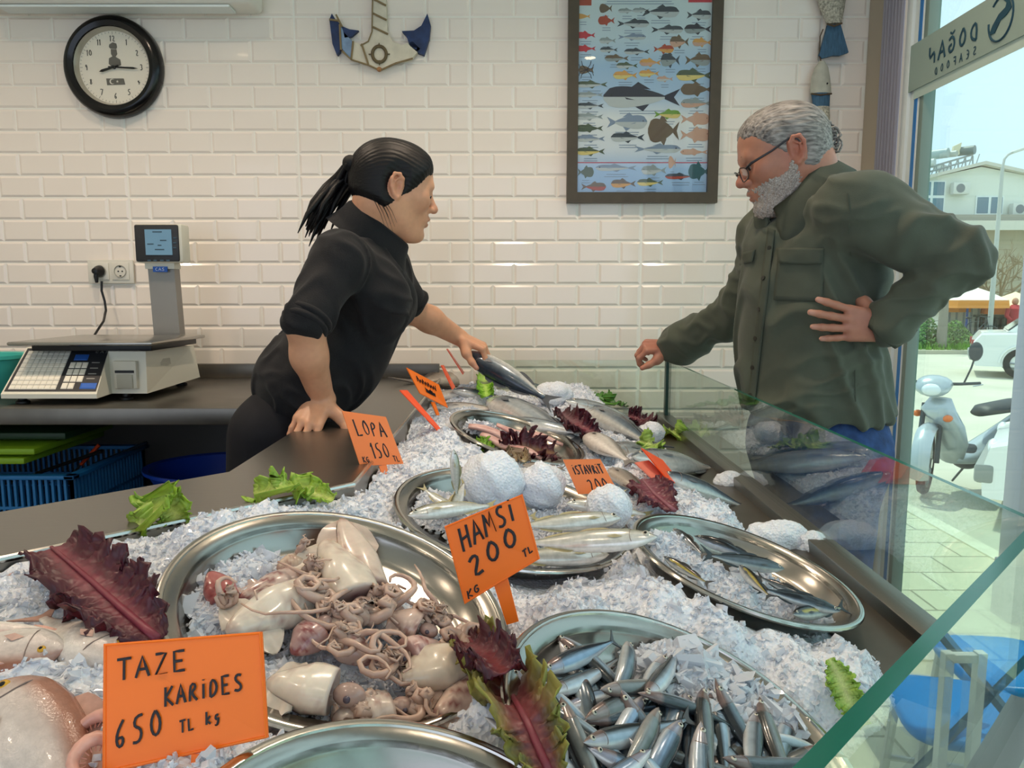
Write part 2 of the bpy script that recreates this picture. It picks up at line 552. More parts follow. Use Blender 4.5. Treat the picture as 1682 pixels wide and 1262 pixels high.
# ---- clock
cx, cz, Rc = at(190.5, 112.5, YW).x, at(190.5, 112.5, YW).z, .168
t = thing('wall_clock', 'round wall clock with a black rim and white dial on the tiled wall', 'clock', (cx, YW, cz))
Mx = Matrix.Translation((cx, YW, cz)) @ Matrix.Rotation(pi / 2, 4, 'X')   # local z -> -y
b = MB(); b.lathe([(.128, .0), (.128, .026), (.131, .034), (.145, .04), (.158, .036), (.166, .024), (.168, .004), (.166, 0)], 64, Mx, close=True)
b.build('rim', mat('gloss_black', '0c0c0d', rough=.18), t)
b = MB(); b.lathe([(.119, .004), (.120, .014), (.128, .03), (.1285, .02), (.128, .004)], 64, Mx, close=True); b.build('inner_ring', mat('silver_ring', 'b9b4a8', rough=.3, metal=.6), t)
b = MB(); b.disc((cx, YW - .010, cz), (0, -1, 0), .121, 64, .008); b.build('dial', mat('dial_cream', 'f0e8d6', rough=.5), t)
yd = YW - .0108
m_print = mat('print_grey', '4a4842', rough=.6)
b = MB()
for k in range(1, 13):
    a = pi / 2 - k * pi / 6
    px, pz = cx + .094 * cos(a), cz + .094 * sin(a)
    s_ = str(k)
    w = .011
    tot = sum(w * (.5 if c == '1' else 1) * 1.18 for c in s_)
    write(b, s_, (px - tot / 2, yd, pz - .009), (1, 0, 0), (0, 0, 1), w, .019, .0026, lift=.0003)
for k in range(60):
    a = k * pi / 30
    l = .005 if k % 5 else .009
    b.tube([(cx + .117 * cos(a), yd, cz + .117 * sin(a)), (cx + (.117 - l) * cos(a), yd, cz + (.117 - l) * sin(a))], .0005, n=4)
b.build('numerals', m_print, t)
b = MB()   # plain printed bust in a hat, and a grey flag panel below it
def poly(pts, s=1.0, ox=0, oz=0, d=.0006): b.prism([(cx + ox + x * s, yd, cz + oz + z * s) for x, z in pts], (0, -d, 0))
poly([(-.012, .075), (.0, .082), (.012, .078), (.014, .066), (.010, .060), (-.010, .062), (-.014, .067)])
poly([(-.008, .060), (.011, .059), (.013, .044), (.006, .034), (-.003, .034), (-.008, .044)])
poly([(-.016, .030), (-.004, .036), (.008, .034), (.022, .026), (.024, .008), (.008, .002), (-.010, .004), (-.018, .012)])
poly([(-.030, -.036), (.030, -.036), (.034, -.056), (-.028, -.058)])
b.build('printed_bust', mat('print_mid', '6c685e', rough=.6), t)
b = MB()
ring = [(-.010 + .009 * cos(a), -.046 + .009 * sin(a)) for a in [R(50 + i * 260 / 14) for i in range(15)]]
ring2 = [(-.0075 + .007 * cos(a), -.046 + .007 * sin(a)) for a in [R(310 - i * 260 / 14) for i in range(15)]]
q = ring + ring2
b.add([(cx + x, yd - .0009, cz + z) for x, z in q], [(i, i + 1, 28 - i, 29 - i) for i in range(14)])
st = [(.008 + (.005 if i % 2 == 0 else .002) * cos(R(90 + 36 * i)), -.046 + (.005 if i % 2 == 0 else .002) * sin(R(90 + 36 * i))) for i in range(10)]
b.prism([(cx + x, yd - .0008, cz + z) for x, z in st], (0, -.0004, 0))
b.build('crescent_star', mat('dial_white', 'e6e0d0', rough=.5), t)
m_hand = mat('hand_black', '0a0a0a', rough=.3)
for nm, a, l, w in (('hour_hand', R(197), .052, .0042), ('minute_hand', R(-3), .083, .003)):
    b = MB(); d = Vector((cos(a), 0, sin(a))); n_ = Vector((-sin(a), 0, cos(a)))
    c0 = Vector((cx, YW - .016, cz))
    b.prism([c0 - d * .018 + n_ * w * .6, c0 - d * .018 - n_ * w * .6, c0 + d * l * .8 - n_ * w, c0 + d * l, c0 + d * l * .8 + n_ * w], (0, -.0015, 0)); b.build(nm, m_hand, t)
b = MB(); b.disc((cx, YW - .019, cz), (0, -1, 0), .0055, 16, .01); b.build('pin', m_hand, t)
b = MB(); b.disc((cx, YW - .024, cz), (0, -1, 0), .127, 48, .002); b.build('cover', glass('clock_glass', 'fefefe', .01), t)

# ---- anchor ornament
t = thing('anchor_ornament', 'white and blue wooden anchor ornament hung on the tiled wall', 'wall ornament', at(622, 60, YW))
m_wood_w = mat('worn_white_wood', 'd6cdb8', rough=.7, var=.1, scale=30)
m_rope = mat('rope_tan', '8a7757', rough=.9)
m_navy = mat('navy_paint', '22355c', rough=.6, var=.35, scale=40)
m_bluefade = mat('blue_grey_paint', '7f97b4', rough=.7, var=.25, scale=30)
Y0 = YW - .022
def wp(px, py, Y=Y0): return at(px, py, Y)
def plate(b, pts, d=.016): b.prism([wp(x, y) for x, y in pts], (0, d, 0))
b = MB(); plate(b, [(611, -6), (634, -2), (636, 50), (645, 68), (660, 74), (678, 68), (690, 80), (676, 97), (650, 102), (624, 114), (605, 105), (578, 97), (580, 68), (595, 74), (607, 66), (611, 52)]); b.build('shank', m_wood_w, t, angle=30)
b = MB(); plate(b, [(560, 40), (564, 52), (579, 68), (577, 97), (562, 80), (558, 60)], .018); b.build('arm', m_bluefade, t, angle=30)
b = MB()
plate(b, [(541, 32), (545, 22), (551, 32), (560, 40), (558, 84), (553, 90), (546, 72)], .022); plate(b, [(562, 43), (574, 48), (589, 50), (577, 60), (566, 62)], .014)
b.build('fluke', m_navy, t, angle=30)
b = MB(); plate(b, [(702, 22), (707, 40), (705, 62), (696, 90), (686, 86), (672, 74), (668, 60), (660, 51), (680, 50), (692, 42)], .022); b.build('fluke', m_navy, t, angle=30)
b = MB()
for (p, q) in (((613, 22), (635, 33)), ((612, 44), (637, 56)), ((613, -2), (634, 9)), ((580, 68), (577, 97)), ((594, 72), (605, 106)), ((552, 24), (562, 44)), ((558, 40), (560, 82)), ((541, 32), (556, 34))):
    b.tube([wp(*p, Y0 - .003), wp(*q, Y0 - .003)], .0035, n=6)
b.tube([wp(562, 84, Y0 - .002), wp(577, 98, Y0 - .002), wp(605, 107, Y0 - .002), wp(624, 116, Y0 - .002), wp(650, 104, Y0 - .002), wp(678, 96, Y0 - .002)], .003, n=6)
b.tube([wp(612, -6, Y0 - .002), wp(611, 52, Y0 - .002), wp(605, 68, Y0 - .002), wp(592, 75, Y0 - .002)], .0025, n=6)
b.build('rope', m_rope, t, label='tan rope lashing')
b = MB(); c = wp(623, 89, Y0 - .004); ring = [c + Vector((.0235 * cos(a), 0, .026 * sin(a))) for a in [i * 2 * pi / 24 for i in range(25)]]
b.tube(ring, .0055, n=8)
for k in range(4): a = k * pi / 2; b.tube([c + Vector((.02 * cos(a), 0, .02 * sin(a))), c + Vector((.036 * cos(a), 0, .036 * sin(a)))], .002, n=5)
b.build('ship_wheel', mat('old_bronze', '6a5c42', rough=.6, metal=.3), t, label='small brown ship wheel')
b = MB(); b.ball(wp(623, 114, Y0 - .002), (.009, .008, .008)); b.build('tip', mat('rust_tip', 'a5764c', rough=.7), t)

# ---- framed fish chart
xa, xb, za, zb = .186 + .004, .712, 1.567, 2.32
t = thing('fish_chart', 'dark framed chart of painted fish hung on the tiled wall', 'framed chart', (.45, YW, 1.57))
m_fr = mat('frame_brown', '4b4234', rough=.45, var=.12, scale=25)
w = .036
b = MB()
yo, yi = YW - .028, YW - .001
for pts in ([(xa, za), (xb, za), (xb - w, za + w), (xa + w, za + w)], [(xa, za), (xa + w, za + w), (xa + w, zb - w), (xa, zb)], [(xb, za), (xb, zb), (xb - w, zb - w), (xb - w, za + w)], [(xa, zb), (xa + w, zb - w), (xb - w, zb - w), (xb, zb)]):
    b.prism([(x, yo, z) for x, z in pts], (0, yi - yo, 0))
b.build('frame', m_fr, t, smooth=False)
m_sheet = bpy.data.materials.new('chart_paper'); m_sheet.use_nodes = True
nt = m_sheet.node_tree; bs = nt.nodes['Principled BSDF']; tc = nt.nodes.new('ShaderNodeTexCoord'); sx = nt.nodes.new('ShaderNodeSeparateXYZ'); rp = nt.nodes.new('ShaderNodeValToRGB')
nt.links.new(tc.outputs['Generated'], sx.inputs[0]); nt.links.new(sx.outputs['Z'], rp.inputs[0]); nt.links.new(rp.outputs[0], bs.inputs['Base Color'])
e = rp.color_ramp.elements; e[0].position = 0; e[0].color = lin('8fb0d8'); e[1].position = 1; e[1].color = lin('cfdcdc')
for p_, c_ in ((.12, '9dbce0'), (.22, 'd8dfe8'), (.36, 'e3e6e6'), (.48, 'a9c4e0'), (.62, '9fbfdd'), (.75, 'c3d6e0')):
    q = e.new(p_); q.color = lin(c_)
bs.inputs['Roughness'].default_value = .35
b = MB(); b.span((xa + w - .004, YW - .012, za + w - .004), (xb - w + .004, YW - .004, zb - w + .004)); b.build('sheet', m_sheet, t, smooth=False)
# the printed creatures, drawn as one print
b = MB(); yp = YW - .0125
def fishprint(px, py, L, hgt, c1, c2, flip=False, deep=1.0, fins=True):
    """side view of a fish about px wide L"""
    o = at(px, py, YW - .012); k = .6 / 278.0; s_ = -1 if flip else 1
    L *= k; H_ = hgt * k
    def P(u, v, dy=0): return (o.x + s_ * u * L, yp - dy, o.z + v * H_)
    N_ = 10; up = []; lo = []
    for i in range(N_ + 1):
        u = -.5 + .8 * i / N_; s2 = (i / N_) ** .6
        hh = (sin(pi * min(1, s2 * .97 + .02)) ** .75) * .5 + .045
        up.append((u, hh)); lo.append((u, -hh * .95))
    b.mi = c1
    vs = [P(u, v, .0004) for u, v in up] + [P(u, .02, .0006) for u, v in up]
    b.add(vs, [(i, i + 1, N_ + 2 + i, N_ + 1 + i) for i in range(N_)])
    b.add([P(.28, .06, .0004), P(.5, .42, .0004), P(.42, 0, .0004), P(.5, -.42, .0004), P(.28, -.06, .0004)], [(0, 1, 2), (0, 2, 4), (4, 2, 3)])
    if fins:
        b.add([P(-.15, .46, .0003), P(-.05, .75, .0003), P(.12, .38, .0003)], [(0, 1, 2)])
        b.add([P(-.1, -.42, .0003), P(.02, -.68, .0003), P(.1, -.34, .0003)], [(0, 1, 2)])
        b.add([P(-.22, .0, .0009), P(-.08, -.14, .0009), P(-.2, -.1, .0009)], [(0, 1, 2)])
    b.mi = c2
    vs = [P(u, .02, .0006) for u, v in lo] + [P(u, v, .0004) for u, v in lo]
    b.add(vs, [(i, i + 1, N_ + 2 + i, N_ + 1 + i) for i in range(N_)])
    b.mi = 0; b.ball(P(-.4, .1, .0006), (L * .015, .0003, L * .015), 6, 4)
def textlines(px, py, n, wpx):
    k = .6 / 278.0; b.mi = 11
    for i in range(n):
        o = at(px, py + i * 4.0, YW - .012); w_ = wpx * k * rnd.uniform(.7, 1)
        b.add([(o.x - w_ / 2, yp - .0002, o.z), (o.x + w_ / 2, yp - .0002, o.z), (o.x + w_ / 2, yp - .0002, o.z + .0022), (o.x - w_ / 2, yp - .0002, o.z + .0022)], [(0, 1, 2, 3)])
PC = ['0c0c0e', '3a4450', 'b9c0c2', '2a2b3c', '8f9a9c', 'a8452f', 'd09a52', '6b5a48', '4f5d4a', 'c7a08c', '6f9a3c', '7f90a8', 'd9c67a', 'c03040', '2f5a62']
F = [(1085, 20, 58, 17, 1, 2, 1), (1148, 25, 38, 14, 1, 2, 1), (1030, 18, 28, 7, 4, 2, 0), (1053, 17, 26, 7, 4, 2, 0), (1040, 39, 50, 12, 1, 2, 1), (1096, 49, 50, 12, 1, 2, 1), (1146, 48, 42, 14, 3, 4, 0), (1038, 61, 44, 9, 11, 2, 1), (998, 67, 26, 9, 4, 2, 0), (1116, 69, 30, 17, 7, 9, 0), (1153, 70, 30, 12, 6, 9, 0), (1000, 82, 28, 8, 1, 2, 0), (1046, 85, 40, 9, 1, 2, 0), (1090, 81, 32, 12, 5, 6, 1), (1013, 96, 38, 10, 7, 4, 0), (1030, 108, 34, 9, 8, 2, 0), (1068, 103, 34, 11, 6, 9, 0), (1101, 99, 30, 20, 1, 4, 0), (1146, 99, 40, 18, 7, 4, 1), (1027, 124, 38, 12, 6, 12, 0), (1066, 121, 32, 10, 6, 12, 0), (1092, 130, 26, 8, 9, 2, 0), (1140, 124, 56, 17, 8, 12, 0), (972, 139, 50, 10, 8, 2, 0), (1054, 160, 122, 34, 3, 2, 0), (1145, 147, 52, 18, 7, 7, 0), (969, 156, 42, 8, 4, 2, 0), (969, 174, 44, 9, 1, 2, 0), (1144, 170, 50, 14, 4, 9, 0), (1096, 188, 42, 13, 10, 12, 1), (968, 192, 44, 10, 4, 2, 0), (1030, 201, 64, 22, 11, 2, 1), (1142, 196, 46, 18, 9, 9, 1), (1090, 215, 50, 38, 7, 7, 0), (968, 211, 44, 11, 8, 8, 0), (1031, 226, 54, 14, 1, 2, 0), (1142, 222, 48, 20, 9, 9, 1), (970, 228, 46, 10, 11, 2, 0), (1080, 245, 74, 13, 11, 2, 1), (970, 249, 46, 12, 8, 12, 0), (1140, 250, 44, 9, 9, 9, 0), (1012, 276, 66, 10, 11, 2, 0), (1074, 280, 40, 14, 4, 2, 0), (1118, 290, 50, 9, 1, 5, 0), (1148, 282, 34, 24, 14, 14, 0), (975, 307, 40, 13, 7, 5, 1), (1024, 302, 40, 13, 7, 6, 0), (1068, 300, 42, 11, 8, 12, 0), (962, 283, 26, 16, 8, 8, 1), (995, 14, 20, 14, 7, 7, 0), (996, 34, 26, 13, 5, 5, 0), (962, 58, 30, 10, 13, 13, 0), (962, 80, 32, 9, 13, 13, 0), (958, 27, 22, 8, 6, 6, 0), (963, 115, 24, 13, 7, 7, 0), (1104, 267, 12, 20, 9, 9, 0)]
for (x, y, L, H_, c1, c2, fl) in F:
    fishprint(x, y, L, H_ * .92, c1, c2, bool(fl), fins=L > 24)
    textlines(x, y + H_ * .5 + 6, 2, L * .6)
textlines(1050, 3, 2, 110)
b.mi = 13
o1, o2 = at(947, 268, YW - .012), at(1166, 265, YW - .012)
b.add([(o1.x, yp - .0002, o1.z), (o2.x, yp - .0002, o1.z), (o2.x, yp - .0002, o1.z + .003), (o1.x, yp - .0002, o1.z + .003)], [(0, 1, 2, 3)])
b.mi = 5; o = at(957, 4, YW - .012); b.add([(o.x - .02, yp - .0002, o.z - .01), (o.x + .03, yp - .0002, o.z - .01), (o.x + .03, yp - .0002, o.z + .05), (o.x - .02, yp - .0002, o.z + .05)], [(0, 1, 2, 3)])
o = at(1150, 2, YW - .012); b.mi = 13; b.add([(o.x - .04, yp - .0002, o.z - .004), (o.x + .04, yp - .0002, o.z - .004), (o.x + .04, yp - .0002, o.z + .05), (o.x - .04, yp - .0002, o.z + .05)], [(0, 1, 2, 3)])
# crab legs
b.mi = 3
for s_ in (-1, 1):
    for a in (.3, .9, -.3, -.8):
        c = at(963, 115, YW - .013); b.tube([c, c + Vector((s_ * .022 * cos(a), 0, .022 * sin(a))), c + Vector((s_ * .026 * cos(a), 0, .022 * sin(a) + (.012 if a > 0 else -.012)))], .001, n=4)
b.build('fish_print', [mat('ink%d' % i, c, rough=.4) for i, c in enumerate(PC)], t, smooth=False)
b = MB(); b.span((xa + w - .004, YW - .019, za + w - .004), (xb - w + .004, YW - .0175, zb - w + .004)); b.build('cover', glass('chart_glass', 'fcfdfc', .03), t, smooth=False)

# ---- string of two wooden fish in the corner
t = thing('fish_garland', 'two blue and white wooden fish strung one above the other by the window corner', 'wall ornament', at(1352, 130, YW))
m_scale = mat('stone_scales', 'b3ad9b', rough=.8, var=.5, scale=160)
m_wblue = mat('washed_blue', '3f627c', rough=.7, var=.25, scale=40, stretch=(6, 1, 1))
m_headw = mat('chalk_white', 'b9b7a8', rough=.7, var=.12, scale=30)
Yg = YW - .03
def gp(px, py, Y=Yg): return at(px, py, Y)
def wfish(top, nm, segs, tail):
    f_ = bpy.data.objects.new(nm, None); COL.objects.link(f_); f_.parent = t; f_.location = (0, 0, 0); ORG[f_.name] = ORG[t.name]
    for (snm, m_, rows) in segs:
        b = MB(); vs = []; fs = []; n = 10
        for (px, py, hw) in rows:
            c = gp(px, py); r = hw * .6 / 278
            for k in range(n):
                a = 2 * pi * k / n; vs.append((c.x + r * cos(a), c.y + .018 * sin(a) * min(1, r / .02), c.z))
        for i in range(len(rows) - 1):
            for k in range(n): fs.append((i * n + k, i * n + (k + 1) % n, (i + 1) * n + (k + 1) % n, (i + 1) * n + k))
        fs += [tuple(range(n)), tuple(range((len(rows) - 1) * n, len(rows) * n))]
        b.add(vs, fs); b.build(snm, m_, f_, angle=50)
    b = MB(); b.prism([gp(x, y, Yg - .006) for x, y in tail], (0, .012, 0)); b.build('tail', m_wblue, f_, angle=30)
wfish(0, 'wooden_fish', [('body', m_scale, [(1364, -45, 24), (1365, -10, 24), (1367, 15, 19), (1370, 40, 11)])], [(1360, 40), (1381, 40), (1394, 86), (1380, 91), (1368, 91), (1350, 96), (1346, 90)])
wfish(0, 'wooden_fish', [('head', m_headw, [(1350, 101, 4), (1349, 112, 11), (1348, 128, 15), (1348, 154, 17)]), ('collar', m_wblue, [(1348, 154, 15), (1349, 176, 13)]), ('body', m_scale, [(1349, 176, 13), (1351, 192, 12), (1353, 208, 9)])], [(1346, 208), (1360, 208), (1362, 228), (1369, 250), (1350, 252), (1344, 248)])
b = MB(); b.tube([gp(1352, 48), gp(1347, 60), gp(1346, 92), gp(1350, 106)], .002, n=6); b.build('cord', mat('cord_brown', '5a4a38', rough=.9), t)
b = MB(); b.tube([gp(1358, 39, Yg - .016), gp(1370, 43, Yg - .02), gp(1383, 38, Yg - .016)], .003, n=6); b.build('band', mat('cord_brown'), t); b = MB(); b.tube([gp(1332, 154, Yg - .012), gp(1348, 156, Yg - .02), gp(1366, 154, Yg - .012)], .003, n=6); b.build('band', mat('cord_brown'), t)
b = MB(); b.tube([gp(1343, 208, Yg - .008), gp(1353, 209, Yg - .015), gp(1362, 208, Yg - .008)], .003, n=6); b.build('band', mat('cord_brown'), t)
b = MB(); b.ball(gp(1359, 137, Yg - .02), .003); b.build('eye', m_black, t)

# ---- twin socket, plug and cable
t = thing('wall_socket', 'white twin power socket on the tiled wall left of the scale pillar', 'power socket', at(184, 446, YW))
m_sw = mat('socket_white', 'dcd8cb', rough=.35)
p0, p1 = at(148, 466, YW), at(220, 427, YW)
b = MB(); b.span((p0.x, YW - .010, p0.z), (p1.x, YW - .0005, p1.z), bev=.003); b.build('plate', m_sw, t)
for px in (168, 201):
    c = at(px, 446, YW); b = MB(); b.span((c.x - .03, YW - .014, c.z - .03), (c.x + .03, YW - .009, c.z + .03), bev=.002); mo = b.build('module', m_sw, t)
    b = MB(); Mz = Matrix.Translation((c.x, YW - .0145, c.z)) @ Matrix.Rotation(pi / 2, 4, 'X'); b.lathe([(.019, .001), (.0205, .0035), (.022, .001), (.0205, -.001)], 28, Mz, close=True); b.build('bezel', mat('socket_grey', 'aaa69a', rough=.5), mo)  # bezel ring in a darker grey than the plate
    if px == 201:
        b = MB()
        for dx in (-.007, .007): b.disc((c.x + dx, YW - .0148, c.z), (0, -1, 0), .0028, 10, .001)
        for dz in (-.016, .016): b.span((c.x - .003, YW - .016, c.z + dz - .002), (c.x + .003, YW - .0142, c.z + dz + .002))
        b.build('contacts', m_black, mo)
t = thing('power_plug', 'black power plug and cable hanging down behind the scale', 'plug', at(168, 446, YW - .03))
c = at(168, 446, YW)
b = MB(); Mz = Matrix.Translation((c.x, YW - .0165, c.z)) @ Matrix.Rotation(pi / 2, 4, 'X'); b.lathe([(0, .0), (.018, .0), (.0185, .012), (.013, .022), (.010, .034), (0, .036)], 20, Mz)
b.tube([(c.x, YW - .036, c.z - .004), (c.x - .001, YW - .04, c.z - .02), (c.x - .001, YW - .038, c.z - .04)], [.010, .008, .005], n=10); b.build('head', m_black, t)
b = MB(); b.tube([at(167, 462, YW - .038), at(167, 478, YW - .036), at(172, 495, YW - .035), at(174, 510, YW - .04), at(170, 528, YW - .06), at(160, 543, YW - .1), at(154, 553, YW - .13), at(156, 566, YW - .17)], .004, n=8); b.build('cable', m_black, t)

# ---- steel back worktop with upstand and undershelf
t = thing('steel_worktop', 'long steel worktop with a low upstand against the tiled wall', 'worktop', (-1.4, 2.3, 0))
xr = -.486
b = MB(); b.span((XL + .01, 1.93, ZT - .045), (xr, YW - .006, ZT), bev=.003); b.build('top', m_steel_dark, t)
b = MB(); b.span((XL + .01, YW - .030, ZT), (-.26, YW - .006, 1.005), bev=.002); b.build('upstand', m_steel_dark, t)
for (x, y) in ((-2.4, 2.0), (-2.4, 2.55), (-.62, 2.55)):
    b = MB(); b.span((x - .02, y - .02, 0), (x + .02, y + .02, ZT - .045)); b.build('leg', m_steel_dark, t)
b = MB(); b.span((XL + .02, 1.98, .59), (-.62, YW - .022, .615), bev=.002); b.build('shelf', m_steel_dark, t)
b = MB(); b.span((XL + .02, YW - .02, .0), (-.3, YW - .008, .90)); b.build('back_panel', mat('panel_grey', '6c6862', rough=.6), t)

# ---- label printing scale
t = thing('weighing_scale', 'cream label-printing shop scale with keypad and pole display on the worktop', 'scale', (-1.2, 2.2, ZT))
m_cream = mat('scale_cream', 'd9d6c6', rough=.4)
m_key = mat('key_white', 'e6e2d4', rough=.5)
m_panel = mat('panel_dark', '2c2d30', rough=.45)
m_sblue = mat('label_blue', '2e62b8', rough=.5)
A, B_ = Vector((-1.385, 1.985, .985)), Vector((-1.125, 1.985, .985))      # keypad bottom edge
Cc, D_ = Vector((-1.168, 2.150, 1.100)), Vector((-1.412, 2.150, 1.100))   # keypad top edge
b = MB()
lo = Vector((0, 0, -.012))
b.add([A, B_, Cc, D_, A + lo, B_ + lo, Vector((-1.03, 2.07, .975)), Vector((-1.03, 2.075, 1.094)), Vector((-1.13, 2.07, .975)), Vector((-1.135, 2.075, 1.094)),
       Vector((-1.04, 2.45, .978)), Vector((-1.052, 2.44, 1.086)), Vector((-1.42, 2.45, .978)), Vector((-1.415, 2.44, 1.10))],
      [(0, 1, 2, 3), (0, 4, 5, 1), (1, 5, 8), (1, 8, 9), (1, 9, 2), (8, 6, 7, 9), (6, 10, 11, 7), (10, 12, 13, 11), (12, 4, 0), (12, 0, 3), (12, 3, 13), (3, 2, 9, 7, 11, 13), (4, 12, 10, 6, 8, 5)])
b.build('housing', m_cream, t, smooth=False)
U = (B_ - A).normalized(); V = (D_ - A).normalized(); Nk = U.cross((D_ - A)).normalized()
if Nk.y > 0: Nk = -Nk
def kp(u, v, h=0):   # keypad coordinates 0..1
    return A.lerp(B_, u).lerp(D_.lerp(Cc, u), v) + Nk * h
b = MB(); b.add([kp(.02, .05, .001), kp(.985, .05, .001), kp(.985, .97, .001), kp(.02, .97, .001)], [(0, 1, 2, 3)]); b.build('keypad', m_panel, t, smooth=False)
b = MB()
def key(u0, u1, v0, v1, h=.003):
    q = [kp(u0, v0, .001), kp(u1, v0, .001), kp(u1, v1, .001), kp(u0, v1, .001)]; e_ = .12
    du, dv = (u1 - u0) * e_, (v1 - v0) * e_
    q2 = [kp(u0 + du, v0 + dv, h), kp(u1 - du, v0 + dv, h), kp(u1 - du, v1 - dv, h), kp(u0 + du, v1 - dv, h)]
    b.add(q + q2, [(4, 5, 6, 7), (0, 1, 5, 4), (1, 2, 6, 5), (2, 3, 7, 6), (3, 0, 4, 7)])
for i in range(8):
    for j in range(9):
        key(.05 + i * .063, .05 + (i + .97) * .063, .09 + j * .092, .09 + (j + .94) * .092)
for j in range(4):
    for i in range(3):
        if j == 0 and i == 2: continue
        key(.60 + i * .07, .60 + (i + .9) * .07, .10 + j * .145, .10 + (j + .85) * .145)
b.build('keys', m_key, t, smooth=False)
b = MB()
key(.80, .97, .10, .22); key(.62, .78, .70, .83); b.build('function_keys', m_sblue, t, smooth=False, label='blue function keys')
b = MB(); write(b, 'CAS', kp(.84, .86, .0014), U, (D_ - A).normalized(), .011, .010, .002, gap=.3, lift=.0004)
for (u, v, n_) in ((.60, .64, 5), (.60, .56, 3), (.84, .64, 3), (.84, .52, 3), (.84, .40, 3), (.84, .30, 3)):
    b.add([kp(u, v, .0013), kp(u + .03 * n_, v, .0013), kp(u + .03 * n_, v + .02, .0013), kp(u, v + .02, .0013)], [(0, 1, 2, 3)])
b.build('legend', mat('legend_grey', '9a9a94', rough=.5), t, smooth=False)
b = MB(); b.span((-1.115, 2.058, .990), (-1.052, 2.072, 1.068), bev=.002); pr = b.build('printer', mat('printer_cream', 'cac6b6', rough=.45), t)
b = MB(); b.span((-1.11, 2.055, 1.035), (-1.058, 2.059, 1.042)); b.build('slot', m_black, pr)
b = MB(); b.span((-1.106, 2.054, .992), (-1.062, 2.059, 1.030), bev=.001); b.build('tray_lip', mat('printer_grey', 'a9a595', rough=.5), pr)
b = MB()
sx_ = -1.0335
b.add([(sx_ - .0015, 2.17, 1.045), (sx_ - .0015, 2.235, 1.043), (sx_ - .0035, 2.235, 1.062), (sx_ - .0035, 2.17, 1.064)], [(0, 1, 2, 3)]); b.build('side_catch', mat('catch_grey', 'b4b1a2', rough=.5), t)
b = MB(); b.box((-1.19, 2.21, 1.118), (.40, .36, .010), bev=.004); b.build('platter', mat('platter_steel', 'b0aca4', rough=.25, metal=1), t)
b = MB(); b.box((-1.19, 2.24, 1.104), (.34, .30, .020), bev=.002); b.build('platter_seat', m_black, t)
b = MB()
pa, pb = at(252, 557, 2.43), at(286, 440, 2.43)
b.add([(pa.x + .008, 2.42, 1.09), (pb.x + .012, 2.42, 1.09), (pb.x + .004, 2.42, pb.z), (pa.x, 2.42, pb.z), (pa.x + .008, 2.46, 1.09), (pb.x + .012, 2.46, 1.09), (pb.x + .004, 2.46, pb.z), (pa.x, 2.46, pb.z)], [(0, 1, 2, 3), (1, 5, 6, 2), (5, 4, 7, 6), (4, 0, 3, 7), (3, 2, 6, 7), (0, 4, 5, 1)])
b.build('pole', mat('pole_grey', '8f8c86', rough=.4, metal=.5), t, smooth=False)
q0, q1 = at(224, 432, 2.40), at(299, 368, 2.40)
b = MB(); b.span((q0.x, 2.395, q0.z), (q1.x, 2.455, q1.z), bev=.008); b.span((pa.x - .004, 2.41, pb.z - .004), (pb.x + .01, 2.455, q0.z + .004)); hd = b.build('display_head', m_cream, t)
b = MB(); b.span((q0.x + .004, 2.389, q0.z + .004), (q1.x - .010, 2.397, q1.z - .003), bev=.005); b.build('bezel', m_panel, hd)
s0, s1 = at(240, 419, 2.388), at(281, 377, 2.388)
b = MB(); b.span((s0.x, 2.3865, s0.z), (s1.x, 2.3895, s1.z)); b.build('screen', mat('lcd', '5d7f94', rough=.2, emit='6f93a8', estr=.25), hd, smooth=False)
b = MB()
for i in range(3):
    for j, L in enumerate((.05, .06, .05, .045)):
        pass
for (px, py, w_) in ((258, 381, .03), (247, 401, .02), (268, 395, .02), (262, 410, .03), (262, 403, .012)):
    c = at(px, py, 2.386); b.box(c, (w_, .0006, .0035))
for px in (245, 255, 266, 276):
    c = at(px, 428, 2.388); b.box(c, (.011, .0012, .005))
for py in (391, 399, 407):
    c = at(287, py, 2.388); b.box(c, (.010, .0012, .004))
b.build('screen_marks', mat('mark_pale', '39515f', rough=.5), hd, smooth=False)
b = MB(); e0, e1 = at(252, 447, 2.409), at(275, 438, 2.409); b.span((e0.x, 2.4065, e0.z), (e1.x, 2.41, e1.z)); bl = b.build('badge', m_sblue, hd, smooth=False)
b = MB(); write(b, 'CAS', (e0.x + .008, 2.406, e0.z + .004), (1, 0, 0), (0, 0, 1), .009, .010, .0018, lift=.0003); b.build('badge_text', mat('badge_white', 'c9d6ee', rough=.5), hd)
for (x, y) in ((-1.35, 2.02), (-1.10, 2.09), (-1.36, 2.42), (-1.09, 2.42)):
    b = MB(); b.lathe([(0, ZT + .001), (.018, ZT + .001), (.018, ZT + .006), (.011, ZT + .010), (.011, .99), (0, .99)], 16, Matrix.Translation((x, y, 0))); b.build('foot', m_black, t)

# ---- teal bowl at the left edge
t = thing('plastic_bowl', 'teal plastic bowl standing on the worktop left of the scale', 'bowl', (-1.53, 2.25, ZT))
b = MB(); b.lathe([(0, ZT + .001), (.075, ZT + .001), (.08, ZT + .006), (.108, ZT + .108), (.120, ZT + .112), (.120, ZT + .122), (.105, ZT + .120), (.076, ZT + .012), (0, ZT + .010)], 40, Matrix.Translation((-1.555, 2.17, 0))); b.build('shell', mat('teal_plastic', '3fb0a4', rough=.4), t)
